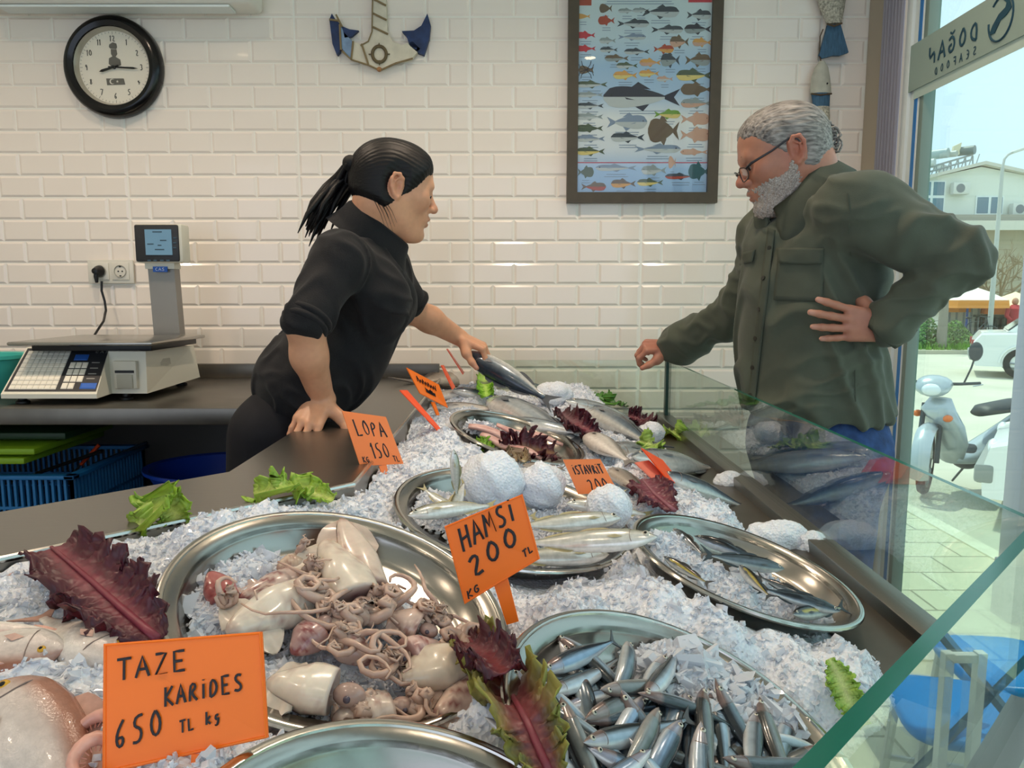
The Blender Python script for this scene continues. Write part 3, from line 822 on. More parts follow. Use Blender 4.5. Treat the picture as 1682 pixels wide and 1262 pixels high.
# ---- under the worktop: lime boards, blue baskets, blue tub
zs = .616
for i, (lab, dz) in enumerate((('lime green cutting board, upper of the two under the worktop', .026), ('lime green cutting board, lower of the two under the worktop', .0))):
    z_ = .805 + dz
    b = MB(); b.box((-1.62 - .03 * i, 2.16, z_), (.66, .40, .018), bev=.005)
    o = b.build('cutting_board', mat('lime_plastic', '7fa51c', rough=.5), org=(-1.6, 2.16, z_)); tag(o, lab, 'cutting board', 'cutting boards under the worktop')
b = MB(); b.box((-1.55, 2.22, .862), (.62, .40, .02), bev=.005); o = b.build('cutting_board', mat('dark_green_plastic', '1d3a1e', rough=.5), org=(-1.55, 2.22, .86)); tag(o, 'dark green cutting board lying on top of the lime boards', 'cutting board', 'cutting boards under the worktop')
def basket(nm, lab, x0_, x1_, y0_, y1_, z0_, z1_, m_):
    t = thing(nm, lab, 'basket', ((x0_ + x1_) / 2, (y0_ + y1_) / 2, z0_))
    b = MB(); b.span((x0_ + .01, y0_ + .01, z0_), (x1_ - .01, y1_ - .01, z0_ + .006)); b.build('base', m_, t)
    b = MB()
    for (pa_, pb_) in (((x0_, y0_), (x1_, y0_)), ((x1_, y0_), (x1_, y1_)), ((x1_, y1_), (x0_, y1_)), ((x0_, y1_), (x0_, y0_))):
        L_ = math.hypot(pb_[0] - pa_[0], pb_[1] - pa_[1]); n = int(L_ / .017)
        for i in range(n + 1):
            f_ = i / n; x, y = pa_[0] + (pb_[0] - pa_[0]) * f_, pa_[1] + (pb_[1] - pa_[1]) * f_
            b.box((x, y, (z0_ + z1_) / 2), (.007, .007, z1_ - z0_))
        for z_ in (z0_ + .004, z0_ + .35 * (z1_ - z0_)):
            b.box(((pa_[0] + pb_[0]) / 2, (pa_[1] + pb_[1]) / 2, z_), (abs(pb_[0] - pa_[0]) + .008, abs(pb_[1] - pa_[1]) + .008, .008))
    b.build('lattice', m_, t, smooth=False)
    b = MB()
    for (pa_, pb_) in (((x0_, y0_), (x1_, y0_)), ((x1_, y0_), (x1_, y1_)), ((x1_, y1_), (x0_, y1_)), ((x0_, y1_), (x0_, y0_))):
        b.box(((pa_[0] + pb_[0]) / 2, (pa_[1] + pb_[1]) / 2, z1_), (abs(pb_[0] - pa_[0]) + .03, abs(pb_[1] - pa_[1]) + .03, .012), bev=.003)
    b.build('rim', m_, t)
    return t
m_bask = mat('blue_basket', '1f6fa8', rough=.45)
basket('plastic_basket', 'blue slatted plastic basket standing on the shelf under the worktop', -1.95, -1.22, 2.00, 2.40, zs, .752, m_bask)
t = thing('plastic_tub', 'dark blue oval plastic tub on the shelf under the worktop', 'tub', (-.92, 2.2, zs))
b = MB(); b.lathe([(0, .0), (.15, .0), (.20, .105), (.212, .108), (.212, .118), (.196, .114), (.146, .008), (0, .006)], 40, Matrix.Translation((-.88, 2.22, zs)) @ Matrix.Diagonal((1.12, .9, 1, 1))); b.build('shell', mat('navy_plastic', '173a9a', rough=.35), t)
for i, (a_, b_, lab, c_) in enumerate((((-1.52, 2.06, .69), (-1.22, 2.16, .79), 'black handled knife lying across the blue basket', '141416'), ((-1.44, 2.24, .67), (-1.17, 2.33, .78), 'dark scraper standing in the blue basket behind the knife', '1d2a38'), ((-1.33, 2.15, .70), (-1.25, 2.2, .80), 'short orange handled tool poking out of the blue basket', 'd0481c'))):
    a_, b_ = Vector(a_), Vector(b_)
    t = thing('kitchen_tool', lab, 'tool', a_)
    b = MB(); b.tube([a_.lerp(b_, .45), b_], [.010, .012], n=8, flat=.5); b.build('handle', mat('tool%d' % i, c_, rough=.5), t)
    b = MB(); b.tube([a_, a_.lerp(b_, .45)], [.008, .016], n=6, flat=.15); b.build('blade', m_steel if i != 1 else m_black, t)
b = MB(); b.ball((-1.50, 2.05, .74), (.028, .022, .022)); o = b.build('bottle_cap', mat('red_plastic', 'b8201a', rough=.4), org=(-1.5, 2.05, .74)); tag(o, 'red round cap lying in the front of the blue basket', 'cap')
# ================================================================== the street beyond the window
def brickmat(name, c1, c2, cm, sx_, sy_, rough=.85):
    m = bpy.data.materials.new(name); m.use_nodes = True
    nt = m.node_tree; bs = nt.nodes['Principled BSDF']
    tc = nt.nodes.new('ShaderNodeTexCoord'); br = nt.nodes.new('ShaderNodeTexBrick')
    br.inputs['Color1'].default_value = lin(c1); br.inputs['Color2'].default_value = lin(c2); br.inputs['Mortar'].default_value = lin(cm)
    br.inputs['Scale'].default_value = 1; br.inputs['Brick Width'].default_value = sx_; br.inputs['Row Height'].default_value = sy_; br.inputs['Mortar Size'].default_value = .008
    nt.links.new(tc.outputs['Object'], br.inputs[0]); nt.links.new(br.outputs[0], bs.inputs['Base Color']); bs.inputs['Roughness'].default_value = rough
    return m
G = GROUND
o = struct('trim_3', (XW + .1, -12, G - .2), (90, 110, G - .015), mat('road_grey', 'c4c0ac', rough=.9, var=.1, scale=.8), 'pale paved road outside the window'); o.name = 'road'
o = struct('trim_4', (XW + .105, -4, G - .1), (3.40, 9.0, G), brickmat('pavers', 'd8d2b4', 'cdc6aa', '96917a', .46, .30), 'pale paved pavement outside the window'); o.name = 'pavement'
o = struct('trim_5', (3.40, -4, G - .1), (3.53, 9.0, G + .012), mat('kerb_stone', 'ddd8c0', rough=.9, var=.08, scale=6), 'stone kerb edging the pavement'); o.name = 'kerb'
o = struct('trim_6', (11.5, 22.6, G - .1), (36, 26.5, G + .10), mat('verge', 'b9b59f', rough=.9), 'kerbed verge across the road'); o.name = 'verge_kerb'
# grass, bushes
m_grass = mat('grass', '6f9a35', rough=.9, var=.3, scale=6)
b = MB(); rg = random.Random(4)
for i in range(5200):
    x, y = rg.uniform(12.2, 19), rg.uniform(22.75, 25.8); h = rg.uniform(.10, .26); a = rg.uniform(0, pi); w_ = .022
    b.add([(x - w_ * cos(a), y - w_ * sin(a), G + .09), (x + w_ * cos(a), y + w_ * sin(a), G + .09), (x + rg.uniform(-.08, .08), y + rg.uniform(-.08, .08), G + .1 + h)], [(0, 1, 2)])
o = b.build('verge_grass', m_grass, smooth=False); tag(o, 'sunlit green grass on the verge across the road', 'grass', kind='stuff')
def bush(px, w_, h_, Y, lab, c='5f8240'):
    p = at(px, 480, Y); t = thing('bush', lab, 'bush', (p.x, Y, G + .1), 'bushes on the verge')
    b = MB()
    for i in range(int(900 * w_)):
        a, u = rg.uniform(0, 2 * pi), rg.random() ** .5; z = rg.random()
        r_ = u * w_ * .55 * (1 - .6 * z * z); x, y = p.x + r_ * cos(a), Y + r_ * sin(a) * .7; zz = G + .12 + z * h_ * (1 - .5 * u * u)
        s_ = rg.uniform(.03, .07); d1 = Vector((rg.gauss(0, 1), rg.gauss(0, 1), rg.gauss(0, 1))).normalized() * s_; d2 = d1.orthogonal().normalized() * s_ * .6
        c_ = Vector((x, y, zz)); b.add([c_ - d1, c_ + d2, c_ + d1, c_ - d2], [(0, 1, 2, 3)])
    b.build('foliage', mat('leaf_' + c, c, rough=.8, var=.35, scale=3), t, smooth=False)
    b = MB()
    for k in range(6): a = k * 1.05; b.tube([(p.x, Y, G + .08), (p.x + .25 * w_ * cos(a), Y + .2 * w_ * sin(a), G + .1 + h_ * .6)], [.02, .008], n=5)
    b.build('stem', mat('twig', '6f5f48', rough=.9), t)
bush(1528, 1.4, 1.0, 23.6, 'low green bush on the verge beside the tree trunk')
bush(1572, 1.6, .9, 23.9, 'wider green bush on the verge between trunk and white car', '6d8a48')
bush(1508, .9, .6, 24.4, 'small dark bush on the verge next to the window frame', '4f6e3a')
# ---- house with gable
YH = 33.0
def hp(px, py, Y=YH): return at(px, py, Y)
t = thing('house', 'white gabled house with windows and air conditioning units across the road', 'building', (20, YH, G))
m_house = mat('house_white', 'e2e3d6', rough=.8)
def z_of(py, Y=YH): return at(1600, py, Y).z
x0h, x1h, xp = hp(1478, 320).x, hp(1760, 320).x, hp(1610, 300).x
zb_, ze, zp = z_of(356), z_of(303), z_of(274)
b = MB(); b.prism([(x0h, YH, zb_), (x1h, YH, zb_), (x1h, YH, ze), (xp, YH, zp), (x0h, YH, ze - .0)], (0, 9, 0)); b.build('wall', m_house, t, smooth=False)
b = MB()
for (xa, za_, xb, zb2) in ((x0h - .3, ze - .12, xp, zp + .06), (xp, zp + .06, x1h + .3, ze - .12)):
    b.prism([(xa, YH - .3, za_), (xb, YH - .3, zb2), (xb, YH - .3, zb2 + .14), (xa, YH - .3, za_ + .14)], (0, 9.6, 0))
b.build('roof', mat('roof_pale', 'cfcabc', rough=.8), t, smooth=False)
b = MB(); b.span((x0h - .5, YH - .9, z_of(375)), (x1h + .5, YH + 9, zb_)); b.build('ledge', mat('ledge_grey', 'a39d90', rough=.9), t, smooth=False)
b = MB(); b.span((x0h - .5, YH - 1.0, z_of(381)), (x1h + .5, YH - .88, z_of(366))); b.build('ledge_band', mat('ledge_pale', 'd5d2c2', rough=.9), t, smooth=False)
b = MB(); b.span((x0h, YH, G), (x1h, YH + 9, z_of(375))); b.build('lower_wall', mat('lower_wall', 'b5ab92', rough=.9, var=.08, scale=.6), t, smooth=False)
m_hw = mat('house_window', '6f8794', rough=.15); m_hf = mat('house_frame', 'e8ebe6', rough=.5)
def hwin(x0_, x1_, y0_, y1_, nx, ny, Y=YH):
    b = MB(); p, q = hp(x0_, y1_, Y), hp(x1_, y0_, Y); b.span((p.x, Y - .06, p.z), (q.x, Y + .02, q.z)); w = b.build('window', m_hf, t, smooth=False)
    dx, dz = (q.x - p.x) / nx, (q.z - p.z) / ny
    for i in range(nx):
        for j in range(ny):
            b = MB(); b.span((p.x + i * dx + .06, Y - .075, p.z + j * dz + .06), (p.x + (i + 1) * dx - .06, Y - .055, p.z + (j + 1) * dz - .06)); b.build('pane', m_hw, w, smooth=False)
hwin(1505, 1553, 297, 350, 2, 2); hwin(1600, 1648, 322, 353, 2, 1); hwin(1690, 1730, 322, 350, 2, 1)
for lx in (1520, 1600, 1690): hwin(lx, lx + 34, 405, 450, 2, 1)
def acunit(px, py):
    c = hp(px, py, YH - .25); b = MB(); b.box(c, (.72, .3, .5), bev=.03); a_ = b.build('air_conditioning_unit', mat('ac_grey', 'd5d5cb', rough=.6), t)
    b = MB(); b.disc((c.x - .06, c.y - .155, c.z), (0, -1, 0), .19, 24, .01); b.build('fan_grille', mat('grille_dark', '7c8183', rough=.6), a_)
acunit(1577, 310); acunit(1674, 344)
# solar water heaters on the roof
t = thing('solar_heater_row', 'row of solar water heaters and panels on a steel rack on the white house roof', 'solar heaters', hp(1540, 292, YH + 3))
Ys = YH + 1.5
def sp(px, py, Y=Ys): return at(px, py, Y)
m_rack = mat('rack_grey', 'a9aeab', rough=.6)
b = MB()
rail = lambda y0_, y1_: b.tube([sp(1500, y0_), sp(1598, y1_)], .05, n=6)
rail(290, 262); rail(283, 254)
for k in range(9):
    px = 1502 + k * 12; b.tube([sp(px, 298 - k * 1.5), sp(px, 280 - k * 3.0)], .035, n=5); b.tube([sp(px, 298 - k * 1.5), sp(px + 11, 277 - k * 3)], .025, n=5)
b.build('rack', m_rack, t)
for (px, py, r_, c) in ((1546, 253, .22, 'a7b3b0'), (1589, 248, .20, '6e7874'), (1524, 268, .16, 'c4cac5'), (1560, 254, .14, 'b5b9b0')):
    c_ = sp(px, py); b = MB(); b.tube([c_ + Vector((-.35, .3, 0)), c_ + Vector((.15, -.3, 0))], r_, n=16); b.build('tank', mat('tank_' + c, c, rough=.4), t)
for (pts, c) in (([(1563, 258), (1576, 254), (1580, 234), (1567, 240)], 'd8cfae'), ([(1503, 276), (1513, 273), (1516, 258), (1508, 262)], 'cfd2c4'), ([(1530, 272), (1545, 268), (1566, 276), (1545, 284)], 'dfe3da')):
    b = MB(); b.prism([sp(x, y) for x, y in pts], (0, .12, 0)); b.build('panel', mat('panel_' + c, c, rough=.4), t, smooth=False)
# street lamp
Yl = 24.8
t = thing('street_lamp', 'tall grey street lamp with a curved arm in front of the white house', 'street lamp', (at(1624, 560, Yl).x, Yl, G))
xl_ = at(1624, 560, Yl).x; ztop = at(1640, 276, Yl).z
b = MB(); b.tube([(xl_, Yl, G + .09), (xl_, Yl, ztop)], [.09, .055], n=10); b.build('pole', mat('lamp_grey', 'b7b9b2', rough=.6), t)
b = MB(); b.tube([(xl_, Yl, ztop), (xl_ + .04, Yl, ztop + .28), (xl_ + .15, Yl, ztop + .42), (xl_ + .35, Yl, ztop + .52)], .04, n=8); b.build('arm', MATS['lamp_grey'], t)
b = MB(); b.box((xl_ + .5, Yl, ztop + .56), (.5, .18, .09), Matrix.Rotation(R(-18), 4, 'Y'), bev=.03); b.build('lamp_head', mat('lamp_head', 'cfd0c6', rough=.5), t)
# trees: bare tree behind, trunk on the verge
def branchy(b, p, d, L, r, depth):
    q = p + d * L
    m_ = (p + q) / 2 + Vector((rg.gauss(0, 1), rg.gauss(0, 1), rg.gauss(0, 1))) * L * .06
    b.tube([p, m_, q], [r, r * .85, r * .65], n=5)
    if depth == 0: return
    for k in range(3 if depth > 1 else 4):
        d2 = (d + Vector((rg.gauss(0, .55), rg.gauss(0, .4), rg.gauss(.12, .4)))).normalized()
        branchy(b, q if k else m_, d2, L * rg.uniform(.6, .8), r * .55, depth - 1)
for (px, Y, H_, lab) in ((1640, 29.0, 1.6, 'bare brown tree in front of the lower house wall'), (1588, 30.0, 1.4, 'smaller bare tree left of the street lamp')):
    p = at(px, 480, Y); t = thing('bare_tree', lab, 'tree', (p.x, Y, G))
    b = MB(); base = Vector((p.x, Y, G)); b.tube([base, base + Vector((.05, 0, H_))], [.13, .10], n=8); b.build('trunk', mat('bark', '7c6a50', rough=.9), t)
    b = MB()
    for k in range(6): branchy(b, base + Vector((.05, 0, H_ - .05 * k)), Vector((cos(k * 1.1), sin(k * 1.1) * .5, .75)).normalized(), 1.05, .055, 3)
    b.build('branches', mat('twig_brown', '8a7656', rough=.9), t)
p = at(1546, 560, 23.2); t = thing('tree_trunk', 'grey bare trunk rising from the verge bushes', 'tree', (p.x, 23.2, G + .08))
b = MB(); b.tube([(p.x, 23.2, G + .08), (p.x + .02, 23.2, .7), (p.x - .03, 23.2, 1.9)], [.16, .13, .10], n=10); b.build('trunk', mat('bark_grey', '8e877a', rough=.9), t)
b = MB()
for k in range(4): branchy(b, Vector((p.x - .03, 23.2, 1.85)), Vector((cos(k * 1.6), .3 * sin(k * 1.6), .8)).normalized(), .55, .05, 2)
b.build('branches', MATS['twig_brown'], t)
# market parasols and stalls
def parasol(px, py, Y, r_, lab, c1, c2):
    p = at(px, py, Y); t = thing('parasol', lab, 'parasol', (p.x, Y, G), 'parasols across the road')
    b = MB(); b.tube([(p.x, Y, G), (p.x, Y, p.z)], .04, n=8); b.build('pole', mat('pole_blue', '2f55a8', rough=.5), t)
    M_ = Matrix.Translation((p.x, Y, p.z))
    b = MB(); b.lathe([(0, .05), (r_ * .5, -.18), (r_ * .97, -.46), (r_, -.46), (r_ * .5, -.15), (0, .08)], 8, M_); b.build('canopy', mat('cloth_' + c1, c1, rough=.8), t, smooth=False)
    b = MB(); b.lathe([(r_ * .99, -.44), (r_ * 1.02, -.72), (r_ * 1.005, -.72), (r_ * .975, -.44)], 8, M_, close=True); b.build('valance', mat('cloth_' + c2, c2, rough=.8), t, smooth=False)
parasol(1592, 472, 26.5, 1.25, 'white topped parasol with an orange valance behind the verge', 'f0ead6', 'e8953c')
parasol(1668, 483, 26.8, 1.05, 'pale orange parasol right of the lamp post', 'efd9b0', 'e07f3a')
parasol(1556, 480, 27.5, .8, 'orange parasol half hidden behind the green sleeve elbow', 'e9a354', 'e8953c')
for (px, w_, h_, py, c, lab) in ((1580, 1.6, 1.5, 500, 'd9dcd4', 'white slatted kiosk stall beneath the parasols'), (1660, 2.0, 1.0, 520, '6f8f7c', 'green grey stall counter behind the white car'), (1625, 1.2, .9, 522, 'c98a4e', 'orange crate stall beside the lamp post')):
    p = at(px, py, 27.6); t = thing('market_stall', lab, 'stall', (p.x, 27.6, G), 'stalls across the road')
    b = MB(); b.box((p.x, 27.8, G + h_ / 2 + .05), (w_, .7, h_)); b.build('counter', mat('stall_' + c, c, rough=.8), t, smooth=False)
    b = MB(); b.box((p.x, 27.8, G + h_ + .1), (w_ + .2, .9, .08))
    for k in range(7): b.box((p.x - w_ / 2 + k * w_ / 6, 27.42, G + h_ * .6), (.05, .05, h_ * .8))
    b.build('slats', mat('slat_' + c, '8d9aa0' if c[0] == 'd' else '4f5a52', rough=.8), t, smooth=False)
p = at(1665, 530, 25.8); t = thing('person', 'person in a red top standing by the stalls across the road', 'person', (p.x, 25.8, G))
b = MB(); bx, by = p.x, 25.8
b.ball((bx, by, G + 1.55), (.10, .11, .13)); b.tube([(bx, by, G + 1.42), (bx, by, G + 1.5)], .06); b.tube([(bx - .12, by, G), (bx - .1, by, G + .8)], [.07, .11]); b.tube([(bx + .12, by, G), (bx + .1, by, G + .8)], [.07, .11]); b.build('body', mat('skin_far', 'b58468', rough=.7), t)
b = MB(); b.tube([(bx, by, G + .75), (bx, by, G + 1.0), (bx, by, G + 1.3), (bx, by, G + 1.44)], [.2, .19, .23, .1], n=12); b.tube([(bx - .22, by, G + 1.36), (bx - .3, by - .05, G + 1.05), (bx - .22, by - .2, G + .9)], [.08, .07, .05]); b.tube([(bx + .22, by, G + 1.36), (bx + .3, by - .05, G + 1.05), (bx + .22, by - .2, G + .9)], [.08, .07, .05]); b.build('red_top', mat('red_cloth', 'b53038', rough=.8), t)
def bike(px, Y, lab):
    p = at(px, 560, Y); t = thing('bicycle', lab, 'bicycle', (p.x, Y, G + .09), 'bicycles on the verge'); z_ = G + .09 + .34; m_ = mat('bike_dark', '3a4148', rough=.5)
    for dx in (-.5, .5):
        b = MB(); b.tube([(p.x + dx + .33 * cos(a), Y, z_ + .33 * sin(a)) for a in [i * 2 * pi / 20 for i in range(21)]], .022, n=6, cap=False)
        for i in range(8): a = i * pi / 4; b.tube([(p.x + dx, Y, z_), (p.x + dx + .32 * cos(a), Y, z_ + .32 * sin(a))], .004, n=4)
        b.build('wheel', m_, t)
    b = MB(); b.tube([(p.x - .5, Y, z_), (p.x - .1, Y, z_ - .02), (p.x + .38, Y, z_ + .5), (p.x - .2, Y, z_ + .45), (p.x - .1, Y, z_ - .02)], .02, n=6); b.tube([(p.x - .5, Y, z_), (p.x - .2, Y, z_ + .45), (p.x - .22, Y, z_ + .58)], .016, n=6); b.tube([(p.x + .5, Y, z_), (p.x + .36, Y, z_ + .62)], .018, n=6); b.tube([(p.x + .3, Y - .25, z_ + .64), (p.x + .36, Y, z_ + .62), (p.x + .3, Y + .25, z_ + .64)], .014, n=6); b.build('frame', m_, t)
    b = MB(); b.ball((p.x - .23, Y, z_ + .6), (.13, .07, .035)); b.build('saddle', m_black, t)
bike(1600, 24.6, 'dark bicycle leaning by the bush nearest the white car'); bike(1532, 25.2, 'dark bicycle behind the low bush and trunk')

# ---- cars
m_car = mat('car_white', 'e6e8e4', rough=.25, coat=.5); m_tyre = mat('tyre', '1c1c1e', rough=.8); m_rim = mat('alloy', 'b4b8ba', rough=.3, metal=.7); m_carglass = mat('car_glass', '2c3a40', rough=.08); m_trimd = mat('bumper_grey', '8d908c', rough=.6)
def car(nm_lab, M, flip_nose=True):
    """sedan, nose along local -X at x=0, length 4.2, near side at local y=0, width 1.62"""
    t = thing('car', nm_lab, 'car', M.translation)
    def mk(b, n, m_, par=None, sm=True, **k):
        return b.build(n, m_, par or t, smooth=sm, **k)
    prof = [(0.02, .22), (0.0, .45), (.05, .66), (.35, .76), (1.05, .86), (1.30, .90), (3.35, .93), (4.05, .90), (4.18, .72), (4.2, .40), (4.12, .22)]
    arch = []
    b = MB(); W_ = 1.62
    vs = []
    rows = [(0.0, .94, .0), (.03, 1.0, .05), (W_ / 2, 1.03, .0), (W_ - .03, 1.0, .05), (W_, .94, .0)]
    sect = [[(x, y, (z if z < .3 else (.22 + (z - .22) * s_))) for x, z in prof] for y, s_, _ in rows]
    for r_ in sect: vs += r_
    n = len(prof); fs = []
    for i in range(len(rows) - 1):
        for k in range(n - 1): fs.append((i * n + k, i * n + k + 1, (i + 1) * n + k + 1, (i + 1) * n + k))
    fs += [tuple(range(n)), tuple(range((len(rows) - 1) * n, len(rows) * n))]
    for i in range(len(rows) - 1): fs.append((i * n, (i + 1) * n, (i + 1) * n + n - 1, i * n + n - 1))
    b.add(vs, fs, M); mk(b, 'shell', m_car, angle=30)
    b = MB(); cab = [(1.15, .90), (1.75, 1.36), (2.1, 1.41), (2.85, 1.40), (3.15, 1.32), (3.6, .93)]
    vs = [(x, .06 + max(0, (z - .9)) * .22, z) for x, z in cab] + [(x, W_ - .06 - max(0, (z - .9)) * .22, z) for x, z in cab]; n = len(cab)
    b.add(vs, [tuple(range(n)), tuple(range(n, 2 * n))] + [(k, k + 1, n + k + 1, n + k) for k in range(n - 1)], M); mk(b, 'cabin', m_car, sm=False)
    b = MB()
    for q in ([(1.38, .96), (1.80, 1.30), (2.28, 1.34), (2.28, .96)], [(2.36, .96), (2.36, 1.34), (2.85, 1.33), (3.12, 1.26), (3.38, .96)]):
        b.prism([M @ Vector((x, .052 + (z - .9) * .22, z)) for x, z in q], (M.to_3x3() @ Vector((0, .012, 0))))
    mk(b, 'side_windows', m_carglass, sm=False)
    b = MB(); b.prism([M @ Vector((x, y, z)) for x, y, z in [(1.18, .14, .93), (1.18, W_ - .14, .93), (1.72, W_ - .24, 1.34), (1.72, .24, 1.34)]], (M.to_3x3() @ Vector((-.015, 0, .012)))); mk(b, 'windscreen', m_carglass, sm=False)
    b = MB(); b.prism([M @ Vector((x, y, z)) for x, y, z in [(3.58, .16, .96), (3.58, W_ - .16, .96), (3.17, W_ - .24, 1.30), (3.17, .24, 1.30)]], (M.to_3x3() @ Vector((.015, 0, .012)))); mk(b, 'rear_window', m_carglass, sm=False)
    R3 = M.to_3x3().to_4x4()
    for x in (.78, 3.35):
        for y in (.0, W_):
            c = M @ Vector((x, y + (.06 if y == 0 else -.06), .30)); Mw = Matrix.Translation(c) @ R3 @ Matrix.Rotation(pi / 2, 4, 'X')
            b = MB(); b.lathe([(.18, -.09), (.285, -.09), (.30, -.06), (.30, .06), (.285, .09), (.18, .09)], 32, Mw, close=True); w = mk(b, 'wheel', m_tyre)
            b = MB(); b.lathe([(0, -.07), (.18, -.05), (.185, .05), (0, .07)], 24, Mw)
            mk(b, 'hub', m_trimd, w)
            b = MB()
            sgn = 1 if y == 0 else -1
            for k in range(5):
                a = k * 2 * pi / 5; b.tube([Mw @ Vector((.03 * cos(a), .03 * sin(a), .082 * sgn)), Mw @ Vector((.185 * cos(a), .185 * sin(a), .07 * sgn))], [.03, .04], n=6, flat=.5)
            mk(b, 'spokes', m_rim, w)
            b = MB(); b.tube([M @ Vector((x + .36 * cos(a), y + (-.004 if y == 0 else .004), .30 + .36 * sin(a))) for a in [i * pi / 14 for i in range(15)]], .03, n=6); mk(b, 'wheel_arch', m_car)
    for xx in (-.03, 4.12):
        b = MB(); b.box((0, 0, 0), (.14, W_ + .03, .16), bev=.03); bb = MB(); bb.add([M @ (v + Vector((xx + .05, W_ / 2, .42))) for v in b.v], b.f); mk(bb, 'bumper', m_trimd)
    for y in (.2, W_ - .2):
        b = MB(); b.ball((0, 0, 0), (.04, .15, .07)); bb = MB(); bb.add([M @ (v + Vector((.06, y, .62))) for v in b.v], b.f); mk(bb, 'headlamp', mat('lamp_glass', 'dfe6e8', rough=.1))
        b = MB(); b.box((0, 0, 0), (.05, .26, .14), bev=.01); bb = MB(); bb.add([M @ (v + Vector((4.185, y, .68))) for v in b.v], b.f); mk(bb, 'tail_lamp', mat('lamp_red', '9c2a22', rough=.2))
    for x in (2.12, 3.02):
        b = MB(); b.box((0, 0, 0), (.16, .02, .03), bev=.006); bb = MB(); bb.add([M @ (v + Vector((x, -.005, .80))) for v in b.v], b.f); mk(bb, 'door_handle', m_trimd)
    return t
def axes(o_, xd, s_=1.0):
    x = Vector(xd).normalized(); z = Vector((0, 0, 1)); y = z.cross(x); M = Matrix((x * s_, y * s_, z * s_)).transposed().to_4x4(); M.translation = o_; return M
pc = at(1612, 620, 16.2)
M_ = axes(Vector((pc.x + .86 * 4.5, 16.2 - .5 * 4.5 + .3, G)), (-.86, .5, 0), 1.08); M_ = M_ @ Matrix.Translation((0, -1.62, 0))
car('white saloon car parked across the road by the verge', M_)
car('white car nose beside the scooter, nearest the pavement', axes(Vector((3.80, 5.86, G)), (.8, -.6, 0)) @ Matrix.Diagonal((1, .8, 1, 1)))

# ---- scooter
fw = Vector((3.80, 6.80, G)); dr = Vector((.95, .28, 0)).normalized()
Ms = axes(fw, dr, 1.04)
t = thing('motor_scooter', 'silver grey step-through scooter with a black seat parked at the kerb', 'scooter', fw)
m_sil = mat('scooter_silver', 'aeb8bc', rough=.3, metal=.35, coat=.3); m_sdark = mat('scooter_dark', '3b4044', rough=.5); m_chr = mat('chrome', 'c9cccc', rough=.15, metal=1); m_amber = mat('amber', 'e0702a', rough=.2)
STEER = Matrix.Translation((.12, 0, 0)) @ Matrix.Rotation(R(36), 4, 'Z') @ Matrix.Translation((-.12, 0, 0))
def sm_(b, n, m_, par=None, **k):
    st = n in ('front_fender', 'handlebar_cowl', 'headlamp', 'handlebar', 'mirror_stalk', 'mirror', 'brake_lever', 'fork') or (n in ('wheel', 'rim', 'spokes') and min(v.x for v in b.v) < .6)
    bb = MB(); bb.v = [Ms @ (STEER @ v if st else v) for v in b.v]; bb.f = b.f; bb.m = b.m; return bb.build(n, m_, par or t, **k)
def wheel(x, st=0.0):
    Rz = Matrix.Rotation(st, 4, 'Z'); Mw = Matrix.Translation((x, 0, .29)) @ Rz @ Matrix.Rotation(pi / 2, 4, 'X')
    b = MB(); b.lathe([(.225, -.035), (.27, -.035), (.29, 0), (.27, .035), (.225, .035)], 36, Mw, close=True); w = sm_(b, 'wheel', m_tyre)
    b = MB(); b.lathe([(.208, -.025), (.228, -.028), (.228, .028), (.208, .025)], 36, Mw, close=True); b.tube([Mw @ Vector((0, 0, -.05)), Mw @ Vector((0, 0, .05))], .045, n=14); sm_(b, 'rim', m_chr, w)
    b = MB()
    for k in range(20):
        a = k * 2 * pi / 20; b.tube([Mw @ Vector((.04 * cos(a + .4), .04 * sin(a + .4), .03 * (-1) ** k)), Mw @ Vector((.215 * cos(a), .215 * sin(a), 0))], .0022, n=4)
    sm_(b, 'spokes', m_chr, w)
wheel(.02); wheel(1.22)
b = MB(); b.tube([(.05, -.08, .29), (.22, -.07, .80)], .022); b.tube([(.05, .08, .29), (.22, .07, .80)], .022); sm_(b, 'fork', m_sdark)
b = MB(); P = []
for i in range(9):
    a = R(200 - i * 20); row = []
    for j in range(7):
        u = -1 + 2 * j / 6; row.append(Vector((.02 + .345 * cos(a), .075 * u, .31 + (.345 - .05 * u * u) * sin(a))))
    P.append(row)
b.grid(P); b.grid([[p + Vector((0, 0, -.006)) for p in r] for r in P]); sm_(b, 'front_fender', m_sil, angle=180)
def loft(b, rings):
    n = len(rings[0]); vs = [p for r in rings for p in r]; fs = [(i * n + k, i * n + (k + 1) % n, (i + 1) * n + (k + 1) % n, (i + 1) * n + k) for i in range(len(rings) - 1) for k in range(n)]
    fs += [tuple(range(n)), tuple(range((len(rings) - 1) * n, len(rings) * n))]; b.add(vs, fs)
def ell(c, a, b_, n=14, ax='x'):
    return [Vector(c) + (Vector((0, a * cos(2 * pi * k / n), b_ * sin(2 * pi * k / n))) if ax == 'x' else Vector((b_ * sin(2 * pi * k / n), a * cos(2 * pi * k / n), 0))) for k in range(n)]
b = MB(); loft(b, [ell((.40, 0, .26), .10, .06, ax='z'), ell((.36, 0, .45), .19, .07, ax='z'), ell((.28, 0, .62), .20, .10, ax='z'), ell((.20, 0, .76), .16, .12, ax='z'), ell((.22, 0, .86), .10, .07, ax='z')]); sm_(b, 'leg_shield', m_sil, angle=180)
b = MB(); loft(b, [ell((.04, 0, .94), .09, .05), ell((.09, 0, .96), .14, .085), ell((.22, 0, .98), .15, .085), ell((.34, 0, .97), .09, .05)]); sm_(b, 'handlebar_cowl', m_sil, angle=180)
b = MB(); b.ball((.055, 0, .945), (.045, .085, .055)); sm_(b, 'headlamp', mat('lamp_glass', 'dfe6e8', rough=.1))
